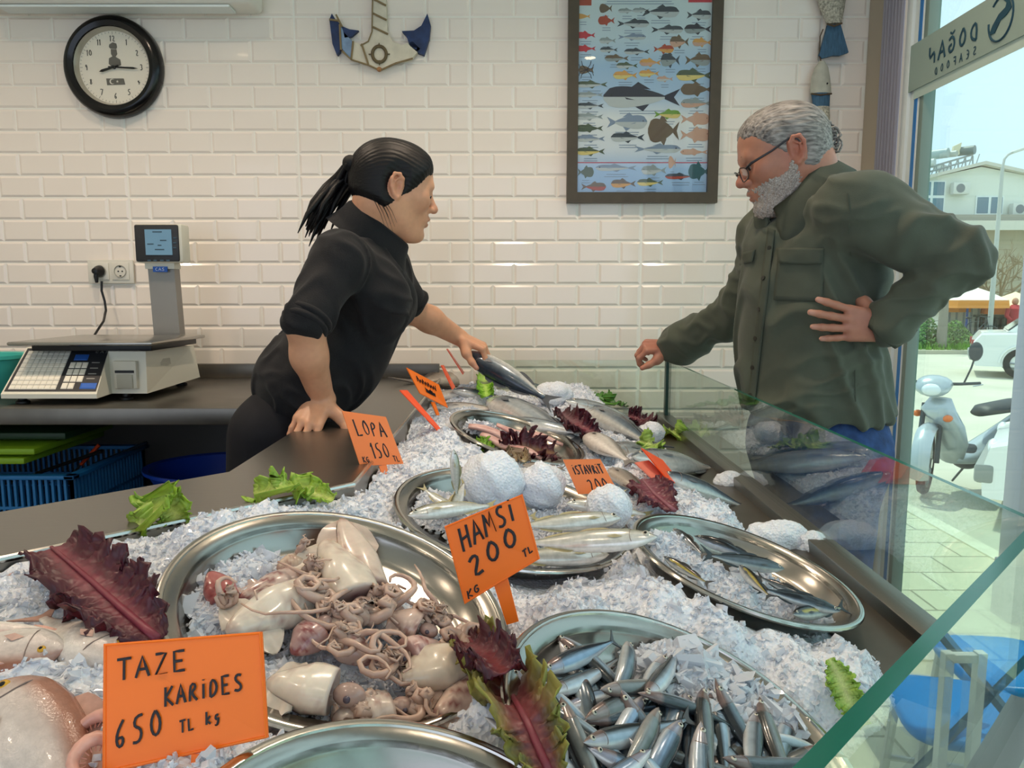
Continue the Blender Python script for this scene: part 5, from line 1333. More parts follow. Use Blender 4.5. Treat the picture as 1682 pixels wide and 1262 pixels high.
def make_fish(nm, lab, cat, L, H, W, back, side, belly, kind='slim', bend=0.0, bendv=0.0, tail=.16, eye=.0, gold=False, finc=None, gill=None, group=None, mats=None, dorsal=True, stripe=None, split=.28, detail=True):
    """fish along +X from snout (0) to tail, dorsal +Z, flank +-Y"""
    t = thing(nm, lab, cat, (0, 0, 0), group)
    mm = mats or m_fish
    pr = PROF[kind]; us = np.array([p[0] for p in pr]); hs = np.array([p[1] for p in pr])
    nr, nk = 26, 16
    back, side, belly = L3(back), L3(side), L3(belly); fc = L3(finc) if finc else back * .8 + .05
    def ctr(u):  # bent spine
        return Vector((L * u - abs(bend) * L * .25 * u * u * 0, bend * L * (u - .4) ** 2, bendv * L * (u - .4) ** 2))
    def hh(u): return float(np.interp(u, us, hs)) * H / 2
    b = MB(); vs = []; cs = []
    for i in range(nr + 1):
        u = (i / nr) ** 1.15; c = ctr(u); h_ = hh(u); w_ = h_ * W / H * (1 if u < .55 else 1 - (u - .55) * .9)
        for k in range(nk):
            a = 2 * pi * k / nk; y, z = cos(a), sin(a)
            vs.append(c + Vector((0, w_ * y, h_ * z)))
            f = z
            if f > split: col = back
            elif f > split - .35: col = side + (back - side) * ((f - split + .35) / .35) ** 1.5
            elif f > -.45: col = side
            else: col = belly
            if stripe is not None and abs(f - stripe[0]) < stripe[1] and u > .18: col = L3(stripe[2])
            if gill is not None and u < .2: col = col * .68 + L3(gill) * .32
            cs.append(col)
    n = nk; fs = [(i * n + k, i * n + (k + 1) % n, (i + 1) * n + (k + 1) % n, (i + 1) * n + k) for i in range(nr) for k in range(n)] + [tuple(range(n)), tuple(range(nr * n, nr * n + n))]
    b.add(vs, fs); b.c = [tuple(c) for c in cs]; b.build('body', mm, t, angle=180)
    # forked tail
    c1 = ctr(1.0); T_ = tail * L; pd = hh(1.0); d_ = (ctr(1.0) - ctr(.95)).normalized(); zz = Vector((0, 0, 1)); S_ = H * (.42 if kind != 'deep' else .36)
    if kind == 'slim': S_ = H * .55
    b = MB(); b.col = fc
    q = [c1 - d_ * T_ * .12 + zz * pd, c1 - d_ * T_ * .12 - zz * pd, c1 + d_ * T_ * .95 - zz * S_, c1 + d_ * T_ * .40 - zz * S_ * .12, c1 + d_ * T_ * .40 + zz * S_ * .12, c1 + d_ * T_ * .95 + zz * S_, c1 + d_ * T_ * .45 + zz * S_ * .62, c1 + d_ * T_ * .45 - zz * S_ * .62]
    th = Vector((0, W * .02 + .0003, 0))
    fl = [(0, 1, 3, 4), (1, 7, 2, 3), (0, 4, 5, 6)]
    b.add([p + th for p in q] + [p - th for p in q], fl + [tuple(8 + i for i in reversed(f)) for f in fl] + [(0, 8, 14, 6), (6, 14, 13, 5), (5, 13, 12, 4), (4, 12, 11, 3), (3, 11, 10, 2), (2, 10, 15, 7), (7, 15, 9, 1)])
    b.build('tail_fin', m_fin, t, smooth=False)
    if dorsal:
        b = MB(); b.col = fc
        for (ua, ub, s_, sg) in ((.34, .58, .16, 1), (.62, .84, .10, 1), (.62, .82, .10, -1)):
            N_ = 7; P = []
            for i in range(N_ + 1):
                u = ua + (ub - ua) * i / N_; e_ = s_ * H * (sin(pi * (.18 + .78 * i / N_)) ** .8); P.append((ctr(u) + Vector((0, 0, sg * hh(u) * .93)), ctr(u + .03) + Vector((0, 0, sg * (hh(u) + e_)))))
            b.add([p for q in P for p in q], [(2 * i, 2 * i + 1, 2 * i + 3, 2 * i + 2) for i in range(N_)])
        b.build('fins', m_fin, t, smooth=False)
    if detail:
        for sg in (1, -1):
            b = MB(); b.col = fc * .9 + .05; u = .25; o_ = ctr(u) + Vector((0, sg * hh(u) * W / H * .98, -hh(u) * .25)); b.add([o_, o_ + Vector((L * .06, sg * W * .06, H * .09)), o_ + Vector((L * .125, sg * W * .10, -H * .02)), o_ + Vector((L * .07, sg * W * .05, -H * .08))], [(0, 1, 2, 3)]); b.build('pectoral_fin', m_fin, t, smooth=False)
    if eye:
        ue = .085 if kind != 'deep' else .12
        for sg in (1, -1):
            y = hh(ue) * W / H * .86; c = ctr(ue) + Vector((0, sg * y, hh(ue) * (.28 if kind != 'deep' else .30)))
            b = MB(); b.ball(c, (eye, eye * .55, eye), 14, 10); e_ = b.build('eye', m_eyey if gold else m_eyes, t, angle=180)
            b = MB(); b.ball(c + Vector((0, sg * eye * .18, 0)), (eye * .6, eye * .48, eye * .6), 12, 8); b.build('pupil', m_eyeb, e_, angle=180)
    if gill is not None or kind != 'slim':
        b = MB()
        for sg in (1, -1):
            b.tube([ctr(.185) + Vector((L * .018 * cos(w) * 1.0, sg * hh(.2) * W / H * (.96 * abs(cos(w * .9)) ** .5 + .02), hh(.2) * .72 * sin(w))) for w in [R(-70 + 20 * i) for i in range(8)]], W * .018, n=5)
        b.build('gill_cover', mat('gill_dark', '7c6a62', rough=.5), t)
    return t
def lay(t, A, B_, up, flip=1, L=None, twist=0.0):
    """put fish t with snout at A pointing away from tail end B, one flank turned to 'up'"""
    A, B_ = Vector(A), Vector(B_); x = (B_ - A).normalized(); u = Vector(up)
    if flip is None: u = u + Vector((0, -twist, 0)); twist = 0.0
    u = (u - x * u.dot(x)).normalized()
    if flip is None: flip = 1 if x.cross(u).y > 0 else -1
    if twist: u = Matrix.Rotation(twist, 3, x) @ u
    y = u * flip; z = x.cross(y); M = Matrix((x, y, z)).transposed().to_4x4(); M.translation = A
    s_ = ((B_ - A).length / L) if L else 1
    t.location = A; t.rotation_euler = M.to_euler(); t.scale = (s_, s_, s_)
    return t
def relabel(t, lab, group=None):
    t['label'] = lab
    if group: t['group'] = group
    return t

# ---- anchovies in their tray
rf = random.Random(5)
AP = [make_fish('anchovy', 'a', 'fish', .112, .0185, .0125, c1, c2, c3, 'slim', bend=b1, bendv=b2, eye=.0024, gill='b8948a', mats=m_silver, dorsal=False, tail=.10, split=sp_, detail=False)
      for (c1, c2, c3, b1, b2, sp_) in (('1f2a35', '7d98b4', 'd4dadf', .12, .05, .35), ('2b3236', '8ea2b2', 'ced2d4', -.22, .0, .3), ('23282c', '5f6d78', 'b2b7b8', .30, -.06, .45), ('3a4247', 'a4b4c0', 'dcdfe0', -.10, .1, .2), ('2a2d2e', '6b6f6e', '9a9c99', .05, -.1, .5))]
anch_used = [False] * 5
GA = 'anchovies in the front tray'
PXA = [((925, 1090), (985, 1065), .030), ((960, 1078), (1020, 1130), .022), ((1035, 1068), (1020, 1140), .034), ((905, 1140), (1010, 1095), .024), ((1010, 1135), (1090, 1128), .036), ((935, 1160), (1040, 1130), .018), ((880, 1125), (975, 1200), .020), ((960, 1140), (975, 1215), .022), ((900, 1155), (960, 1245), .028), ((985, 1170), (1080, 1145), .030), ((980, 1185), (1095, 1165), .024), ((870, 1190), (985, 1215), .022), ((1050, 1160), (960, 1200), .016), ((925, 1180), (1015, 1240), .030), ((1075, 1185), (1035, 1262), .038), ((1020, 1195), (1015, 1262), .02), ((1090, 1165), (1085, 1240), .026), ((1070, 1215), (1105, 1262), .02), ((915, 1240), (900, 1262 + 40), .024), ((945, 1215), (975, 1290), .03), ((990, 1235), (1060, 1275), .016), ((1110, 1180), (1085, 1258), .03), ((1128, 1178), (1118, 1245), .024), ((1095, 1150), (1170, 1175), .038), ((1155, 1165), (1160, 1245), .036), ((1135, 1190), (1130, 1250), .022), ((1175, 1170), (1190, 1235), .026), ((1215, 1200), (1245, 1250), .026), ((1238, 1200), (1235, 1262), .032), ((1262, 1200), (1280, 1255), .034), ((1225, 1215), (1180, 1265), .018), ((1290, 1205), (1275, 1270), .026), ((1215, 1258), (1330, 1262), .040), ((1300, 1225), (1345, 1240), .028), ((1120, 1250), (1200, 1275), .022), ((1030, 1262), (1100, 1300), .03), ((1150, 1262), (1150, 1320), .03), ((1255, 1240), (1215, 1290), .024), ((1080, 1100), (1050, 1165), .03), ((890, 1105), (965, 1130), .014), ((870, 1160), (900, 1230), .016), ((1000, 1215), (1075, 1200), .034), ((1060, 1140), (1130, 1165), .022), ((950, 1105), (1000, 1175), .014), ((1190, 1250), (1240, 1215), .014), ((1095, 1225), (1060, 1290), .034), ((875, 1230), (935, 1262), .02), ((960, 1262), (900, 1200), .014), ((1165, 1215), (1215, 1262), .02), ((1305, 1250), (1260, 1275), .03), ((1040, 1175), (1000, 1245), .028), ((1310, 1255), (1360, 1235), .02), ((985, 1115), (925, 1165), .01), ((1075, 1130), (1105, 1090), .036), ((1205, 1180), (1150, 1200), .018), ((1020, 1270), (960, 1310), .034), ((1085, 1280), (1140, 1340), .03), ((1200, 1300), (1270, 1310), .026), ((920, 1290), (985, 1330), .02), ((1290, 1290), (1230, 1330), .02)]
nA = Vector(TM['anchovy'].col[2][:3])
for i, (a_, b_, h_) in enumerate(PXA):
    k = i % 5
    src = AP[k]; t = src if not anch_used[k] else copy_tree(src); anch_used[k] = True
    pa_, pb_ = trp('anchovy', *a_, h_ - .030), trp('anchovy', *b_, h_ - .034 + rf.uniform(-.006, .006))
    mid = (pa_ + pb_) / 2; d_ = pb_ - pa_; d_.normalize(); Lw = .116 * rf.uniform(.92, 1.08)
    lay(t, mid - d_ * Lw / 2, mid + d_ * Lw / 2, nA, 1 if rf.random() < .5 else -1, .112, rf.uniform(-.5, .5))
    relabel(t, 'small silver blue backed anchovy among the heap in the front tray', GA)
# a few the photo sets apart
bpy_names = None

# ---- dark backed fish in the right tray
nR = Vector(TM['right'].col[2][:3])
MK = [make_fish('mackerel', 'm', 'fish', .20, .040, .028, c1, c2, c3, 'slim', bend=b1, eye=.004, mats=m_silver, tail=.15, split=sp_, finc='2c3236', stripe=st_) for (c1, c2, c3, b1, sp_, st_) in (('10161d', '66727e', 'd0d4d6', .1, .0, None), ('161b20', '626c76', 'cfd2d0', -.12, .1, (-.02, .09, 'b7a648')), ('0f1418', '59626a', 'b8bcba', .05, .3, None))]
GR = 'dark backed fish in the right tray'; mku = set()
for i, (a_, b_, h_, k, lab) in enumerate((((1140, 880), (1260, 925), .034, 0, 'dark backed fish nearest the back rim of the right tray'), ((1288, 935), (1150, 910), .040, 2, 'darkest fish lying across the middle of the right tray'), ((1090, 915), (1170, 965), .030, 1, 'dark fish with yellow line at the near left of the right tray'), ((1215, 930), (1270, 990), .038, 1, 'dark fish standing up from the ice in the right tray centre'), ((1380, 1005), (1240, 965), .036, 0, 'silver flanked fish at the near rim of the right tray'), ((1105, 868), (1160, 915), .030, 2, 'dark red brown fish head at the far rim of the right tray'), ((1330, 985), (1240, 945), .03, 2, 'dark fish tail half sunk in ice in the right tray'), ((1300, 1010), (1385, 1000), .028, 1, 'small dark fish at the right end of the right tray'))):
    t = MK[k] if i in (0, 1, 2) and False else None
    src = MK[k]
    if k not in mku: t = src; mku.add(k)
    else: t = copy_tree(src)
    pa_, pb_ = trp('right', *a_, h_ - .030), trp('right', *b_, h_ - .030); lay(t, pa_, pb_, (-.1, -.75, .65), None, .20 * 1.14, 0); relabel(t, lab, None)
    pass

# ---- horse mackerel tray
nI = Vector(TM['istavrit'].col[2][:3])
HM = make_fish('horse_mackerel', 'h', 'fish', .24, .050, .034, '7d7d5c', 'd2d3cc', 'e6e4de', 'long', bend=.06, eye=.0068, mats=m_silver, tail=.16, split=.55, finc='a59c72', stripe=(.12, .05, 'a9a993'))
used = [0]
def horse(a_, b_, h0, h1, lab, flip=1, tw=0.0, k='istavrit', Lx=None):
    t = HM if not used[0] else copy_tree(HM); used[0] = 1
    pa_, pb_ = trp(k, *a_, h0 + .013), trp(k, *b_, h1 + .013)
    lay(t, pa_, pb_, nI, None, .24 * 1.15, .45); relabel(t, lab)
    return t
horse((1080, 884), (835, 896), .066, .006, 'large silver horse mackerel with its head over the rim of the horse mackerel tray', -1, -.35)
horse((1020, 852), (830, 868), .016, .0, 'olive backed horse mackerel behind the largest one', -1, -.7)
horse((1000, 912), (800, 918), -.002, -.010, 'horse mackerel lowest at the near rim, half under ice', -1, .1)
horse((930, 826), (1080, 845), .012, .0, 'horse mackerel whose head shows between two snowballs', 1, -.3)
horse((745, 738), (752, 828), .075, -.01, 'horse mackerel standing head up beside the largest snowball', 1, .2)
horse((760, 850), (690, 800), -.012, -.004, 'pale horse mackerel tail leaning in the left of its tray', 1, .5)
horse((740, 850), (765, 785), -.012, .014, 'pale horse mackerel tail upright beneath the standing fish', -1, .3)
horse((670, 846), (822, 826), .006, .012, 'dark backed horse mackerel lying along the near left rim', 1, -1.2)
horse((1010, 870), (1024, 800), -.01, .030, 'upright silver fish tail behind the smallest snowball', 1, .2)
horse((760, 870), (890, 845), .0, -.004, 'horse mackerel half hidden behind the middle price tag', -1, .4)
# ---- fillets in the far tray
nF = Vector(TM['far'].col[2][:3]); m_fil = mat('fillet', 'c98d84', rough=.3, var=.3, scale=25, col2='e8c6bd', stretch=(1, 6, 6))
for i, (a_, b_, w_) in enumerate((((770, 700), (900, 735), .020), ((790, 716), (890, 752), .018), ((815, 700), (925, 728), .016))):
    pa_, pb_ = trp('far', *a_, -.016 + .004 * i), trp('far', *b_, -.014 + .004 * i); b = MB()
    P = [pa_.lerp(pb_, j / 10) + nF * .004 * sin(j * .9 + i) for j in range(11)]; b.tube(P, [w_ * (.35 + .65 * sin(pi * (.12 + .80 * j / 10))) for j in range(11)], n=12, flat=.42, up=nF); o = b.build('fish_fillet', m_fil, org=pa_, angle=180)
    tag(o, ('pink fish fillet along the far rim of the farthest tray', 'pink fish fillet at the near rim of the farthest tray', 'pink fish fillet uppermost in the farthest tray')[i], 'fillet', 'fillets in the far tray')

# ---- big fish on the far ice
BIG = {'bass': dict(L=.36, H=.075, W=.05, back='4a555f', side='a9b2b6', belly='e2e0da', kind='long', eye=.0065, split=.3, mats=m_silver), 'dark': dict(L=.36, H=.082, W=.058, back='323d49', side='77858f', belly='cfcfca', kind='long', eye=.0065, split=.1, mats=m_silver), 'pale': dict(L=.34, H=.07, W=.05, back='77706a', side='c4bdb4', belly='e6dfd6', kind='long', eye=.007, split=.4, mats=m_fish), 'brown': dict(L=.34, H=.085, W=.055, back='4e443c', side='8d8175', belly='b8ada0', kind='long', eye=.007, split=.2, mats=m_fish)}
BP = {k: make_fish('whole_fish', 'x', 'fish', bendv=.04, bend=.05, **v) for k, v in BIG.items()}
bu = {}
def big(k, a_, b_, h0, h1, lab, flip=1, tw=0.0, Y=None):
    src = BP[k]; t = src if k not in bu else copy_tree(src); bu[k] = 1
    pa_, pb_ = (on_ice(*a_, h0), on_ice(*b_, h1)) if Y is None else (at(*a_, Y[0]), at(*b_, Y[1]))
    lay(t, pa_, pb_, (.1, -.25, 1), None, BIG[k]['L'] * 1.15, .35); return relabel(t, lab)
lay(big('dark', (764, 583), (872, 638), 0, 0, 'dark blue backed fish whose head is lifted by the woman', 1, -1.0, (2.26, 2.10)), at(762, 578, 2.22), at(884, 646, 2.10), (.2, -1, .25), 1, .33)
big('brown', (795, 606), (668, 640), .03, .01, 'brown fish lying by the steel wall of the trough, behind the thin orange tags', -1, .1)
big('pale', (690, 655), (800, 640), .02, .02, 'pale fish head resting nearest the leaning orange tag', 1, -.4)
big('pale', (715, 668), (830, 672), .02, .015, 'pink white fish lying just behind the farthest tray', 1, .2)
big('dark', (740, 640), (850, 660), .03, .015, 'dark fish under the green lettuce below the lifted fish', 1, -.6)
big('bass', (800, 655), (965, 728), .025, .02, 'long slim silver fish stretching along the rim of the farthest tray', 1, -.6)
big('bass', (830, 690), (985, 715), .02, .02, 'silver fish behind the dark red lettuce at the bed centre', -1, .3)
big('bass', (930, 658), (1090, 712), .035, .025, 'large silver bass facing the wall with a white cheek', 1, -.8)
big('dark', (965, 672), (1085, 735), .025, .02, 'dark striped fish below the silver bass', 1, -.7)
big('pale', (962, 715), (1040, 760), .022, .02, 'pale bellied fish next to the dark red lettuce', 1, .2)
big('bass', (990, 742), (1125, 752), .02, .02, 'thin silver fish pointing at the reddish tag', 1, -.6)
big('brown', (1000, 770), (1070, 815), .018, .016, 'grey brown fish under the reddish tag', 1, -.5)
big('dark', (1085, 778), (1240, 838), .012, .008, 'dark slender fish tail along the ice near the long glass pane', 1, -1.0)
big('bass', (1040, 750), (1190, 770), .014, .01, 'dark slender fish behind the reddish tag', -1, -1.0)
big('dark', (866, 630), (905, 640), .02, .02, 'small dark fish nose by the ice lump at the tiled wall', 1, -.3)
big('brown', (858, 764), (930, 770), .016, .01, 'dark fish back between red lettuce and the second price tag from the right', 1, -1.0)
for k in BP:
    if k not in bu: raise SystemExit('unused ' + k)
# ---- sea bream at the left front
BR = dict(L=.26, H=.115, W=.055, back='9c6a55', side='cbbfb5', belly='ddd6cd', kind='deep', split=.62, gold=True, eye=.0075, gill='b9a59c', finc='b98f7e')
bm1 = make_fish('sea_bream', 'pinkish sea bream facing up at the lower left corner, nearest the viewer', 'fish', **BR)
lay(bm1, onz(-22, 1130, .955), onz(175, 1420, .905), (.05, -.35, 1), -1, .26 * 1.1, .15)
def bream(a_, za_, b_, zb_, lab, flip, tw):
    t = copy_tree(bm1); lay(t, onz(*a_, za_), onz(*b_, zb_), (.05, -.35, 1), flip, .26 * 1.1, tw); return relabel(t, lab)
bream((108, 1066), .952, (-190, 1100), .945, 'pink sea bream with a gold eye and its snout towards the large tray', -1, .0)
bream((205, 1085), .945, (60, 1010), .945, 'sea bream half buried in ice behind the largest orange tag', 1, .25)
bream((210, 1185), .935, (120, 1400), .90, 'sea bream beside the largest orange tag with its gold eye showing', -1, .2)
rd = make_fish('red_mullet', 'long pale pink fish stretched over the ice by the left red lettuce', 'fish', .28, .05, .036, 'c9a49c', 'ddcdc2', 'efe9e0', 'long', bend=.03, finc='d6a696', split=.35, eye=.004)
lay(rd, onz(-120, 1035, .957), onz(172, 1052, .947), (.05, -.35, 1), 1, .28 * 1.15, .1)
t = copy_tree(rd); lay(t, onz(-60, 985, .95), onz(-10, 1150, .955), (.05, -.35, 1), 1, .28 * 1.4, .2); relabel(t, 'pale pink fish crossing the ice at the very left edge')
t = copy_tree(rd); lay(t, onz(-80, 960, .95), onz(60, 940, .955), (.05, -.35, 1), -1, .28 * 1.6, .6); relabel(t, 'reddish fish tail poking out beside the left red lettuce')
# prawns heaped behind the big tag
m_pr = mat('prawn_shell', 'd79f8c', rough=.3, var=.2, scale=40, coat=.3)
def prawn(px, py, z, rz, lab, first=None):
    p = onz(px, py, z)
    if first is None:
        t = thing('prawn', lab, 'prawn', (0, 0, 0), 'prawns behind the largest orange tag')
        b = MB(); pts = [Vector((.030 * cos(a), .030 * sin(a) * .9, .004 * sin(a * 2))) for a in [R(-30 + i * 22) for i in range(12)]]; b.tube(pts, [.0065, .0085, .0095, .010, .010, .0095, .009, .0082, .0074, .0065, .005, .0025], n=10); b.build('shell', m_pr, t, angle=60)
        b = MB()
        for s_ in (-1, 1): b.tube([pts[0], pts[0] + Vector((.02, -.01 + .004 * s_, .006)), pts[0] + Vector((.035, .01 * s_, .012)), pts[0] + Vector((.03, .03 * s_, .016))], .0005, n=4)
        b.build('antennae', mat('antenna', 'b4553f', rough=.5), t)
        b = MB()
        for i in range(2, 9):
            c = pts[i]; r_ = c.normalized(); b.tube([c, c - r_ * .016 + Vector((0, 0, -.004))], .0009, n=4)
        b.build('legs', mat('prawn_leg', 'cf8f7c', rough=.5), t)
        for s_ in (-1, 1): b = MB(); b.ball(pts[0] + Vector((-.001, -.003, .006 * s_)), .0018); b.build('eye', m_eyeb, t)
    else: t = copy_tree(first); t['label'] = lab
    t.location = p; t.scale = (.5,) * 3; t.rotation_euler = (R(20), R(-12), rz); return t
pw = prawn(150, 1205, .945, .3, 'pink prawn showing left of the largest orange tag, upper of the two')
prawn(158, 1245, .945, 1.5, 'pink prawn showing left of the largest orange tag, lower of the two', pw)
prawn(235, 1250, .93, 2.6, 'pink prawn hidden partly behind the lower part of the largest orange tag', pw)

# ---- squid
m_sq = mat('squid_skin', 'd9cabb', rough=.22, vcol='Col', var=.10, scale=60, sss=.25, coat=.35)
m_arm = mat('squid_arm', 'c3a594', rough=.25, var=.18, scale=50, sss=.2, coat=.35)
nS = Vector(TM['squid'].col[2][:3]); rs = random.Random(12); Msq = TM['squid']; Misq = Msq.inverted()
def heap(p, lift=0):   # squash a point down on the heap's top
    q = Misq @ p; r_ = math.hypot(q.x, q.y) / .185; top_ = -.034 + .040 * max(0, 1 - r_ ** 2) ** .5 + lift
    return Msq @ Vector((q.x, q.y, top_))
def squid(tip, mouth, w_, armdir, lab, lt=.0, lm=.010, tint='e0d3c5', red=.25, arms=8, alen=.085, fins=True, hs=1.0):
    P0, P1 = trp('squid', *tip, lt), trp('squid', *mouth, lm); t = thing('squid', lab, 'squid', P0, 'squid in the large tray')
    ax = (P1 - P0).normalized(); side = ax.cross(nS).normalized(); up = side.cross(ax); Lm = (P1 - P0).length
    b = MB(); vs = []; cs = []; nr, nk = 16, 18; base = L3(tint); rc = L3('7c2f33'); sd = rs.random() * 50
    for i in range(nr + 1):
        u = i / nr; r_ = w_ * (.10 + .90 * min(1, (u / .62)) ** .62) * (1 - .10 * max(0, u - .75) * 4)
        for k in range(nk):
            a = 2 * pi * k / nk; rr = r_ * (1 + .06 * sin(3 * a + u * 5 + sd))
            vs.append(P0 + ax * (u * Lm) + side * (rr * cos(a)) + up * (rr * .74 * sin(a)))
            bl = sin(a * 3 + sd + u * 9) * sin(u * 13 + sd * 2 + a) ; f = max(0, bl - .35) * 1.5 * red * 2
            if u < .12: f = max(f, red * 1.2)
            if u > .95: f = max(f, .35)
            f = min(.85, f); cs.append(base * (1 - f) + rc * f)
    n = nk; vs.append(P1 - ax * Lm * .06); cs.append(L3('8a5a55')); e = len(vs) - 1
    b.add(vs, [(i * n + k, i * n + (k + 1) % n, (i + 1) * n + (k + 1) % n, (i + 1) * n + k) for i in range(nr) for k in range(n)] + [tuple(range(n))] + [(nr * n + k, nr * n + (k + 1) % n, e) for k in range(n)]); b.c = [tuple(c) for c in cs]; b.build('mantle', m_sq, t, angle=180)
    if fins:
        for s_ in (-1, 1):
            b = MB(); b.col = base * .8 + rc * .2; N_ = 9
            top_ = [P0 + ax * (Lm * (.02 + .5 * j / N_)) + side * s_ * (w_ * (.15 + .75 * (j / N_) ** .6)) for j in range(N_ + 1)]; out = [p + side * s_ * (w_ * .95 * sin(pi * min(1, .08 + .9 * j / N_))) + up * (.004 * sin(j)) - up * w_ * .2 for j, p in enumerate(top_)]
            b.grid([top_, out]); b.grid([[p - up * .0025 for p in top_], [p - up * .0015 for p in out]]); b.build('fin', m_sq, t, angle=180)
    hc = P1 + ax * (w_ * .55); hr = w_ * .50 * hs; b = MB(); M3 = Matrix((ax, side, up)).transposed(); b.ball(hc, (hr * 1.15, hr * .9, hr * .8), 16, 10, M3.to_4x4()); b.col = None; b.c = [tuple(L3('b3958a') * .8 + base * .1)] * len(b.v); hd = b.build('head', m_sq, t, angle=180)
    for s_ in (-1, 1):
        b = MB(); b.ball(hc + side * s_ * hr * .74 + up * hr * .25, hr * .27, 12, 8); ey = b.build('eye', mat('squid_eye', '57505c', rough=.12), hd, angle=180)
    ad = trp('squid', *armdir, 0) - hc; ad = ad.normalized()
    for j in range(arms + 2):
        long_ = j >= arms; al = alen * 1.25 * (rs.uniform(.75, 1.15) if not long_ else 1.55); d_ = (ad + side * rs.uniform(-.75, .75) + nS * rs.uniform(-.1, .35)).normalized()
        p = hc + ad * hr * .8 + side * hr * .6 * (j / (arms + 1) - .5) * 1.6; pts = [hc + ad * hr * .2, p]; cu = rs.uniform(-1, 1) * 40; N_ = 11
        for i in range(N_):
            d_ = (Matrix.Rotation(cu / N_ * (.6 + 1.6 * i / N_), 3, nS) @ d_) if i else d_
            cu += rs.uniform(-4, 4); q = pts[-1] + d_ * al / N_; hq = heap(q, .006 + .0045 * (j % 4)); q = q.lerp(hq, .55 if i > 1 else .2); pts.append(q)
        r0 = w_ * (.23 if not long_ else .14); b = MB(); b.tube(pts, [r0 * (1.15 - .9 * i / (N_ + 1)) for i in range(N_ + 2)], n=8); b.build('arm' if not long_ else 'tentacle', m_arm, t, angle=180)
    return t
cuw = 40
squid((560, 852), (612, 972), .024, (640, 1060), 'squid lying uppermost against the far rim with a reddish tip', .012, -.004, 'd9c6b6', .35)
squid((532, 888), (588, 985), .029, (575, 1080), 'broad squid in front of the reddish tipped one, tip folded', .010, .004, 'ded0be', .22)
squid((372, 1040), (500, 978), .027, (545, 1080), 'pale squid pointing at the left of the large tray with a torn pink mouth', -.006, .002, 'e2d8c8', .30)
squid((392, 985), (482, 950), .017, (560, 960), 'slender dark streaked squid at the upper left of the heap', -.012, -.008, 'c9b3a8', .7, arms=5, alen=.05)
squid((438, 1120), (548, 1138), .026, (590, 1160), 'large pale squid at the near left behind the largest orange tag', -.004, .004, 'e5dccd', .18)
squid((655, 1120), (745, 1090), .026, (770, 1010), 'rounded pale squid at the right of the heap', .000, .002, 'd8cbb8', .15, fins=False)
squid((712, 1180), (790, 1130), .020, (700, 1060), 'squid with a rust red rim at the near right, beside the long red lettuce', -.004, -.004, 'd9bfae', .55, arms=6)
squid((640, 1010), (690, 1030), .018, (740, 960), 'small squid with tentacles reaching to the right rim', .004, .004, 'cdb4a6', .4, arms=7, alen=.085)
squid((455, 935), (492, 925), .016, (470, 905), 'small curled squid at the back of the heap', -.008, -.006, 'cbb39c', .3, arms=6, alen=.03, fins=False)
squid((345, 940), (372, 985), .017, (330, 1020), 'maroon skinned squid scrap at the left rim', -.010, -.014, 'a9605c', .9, arms=4, alen=.035, fins=False)
squid((610, 1090), (560, 1050), .019, (610, 1160), 'squid half hidden beneath the tangle of arms in the centre', -.004, .0, 'cbb0a4', .5, arms=8, alen=.09, fins=False)

squid((725, 1060), (668, 1075), .019, (620, 1120), 'pinkish squid between the rounded pale one and the arm tangle', -.004, .004, 'cdb0a6', .5, arms=8, alen=.08, fins=False)
squid((545, 1185), (640, 1165), .021, (720, 1150), 'pale squid lowest in the heap, next to the empty tray rim', -.012, -.008, 'd8c8ba', .3, arms=8, alen=.07)
squid((480, 1075), (520, 1035), .018, (560, 1000), 'purple mottled squid under the pale left one', -.006, .004, 'b18f8a', .8, arms=9, alen=.08, fins=False)
squid((790, 1075), (745, 1040), .016, (700, 990), 'small squid at the right rim under the maroon lettuce tip', -.008, -.002, 'd2bcae', .35, arms=7, alen=.07, fins=False)

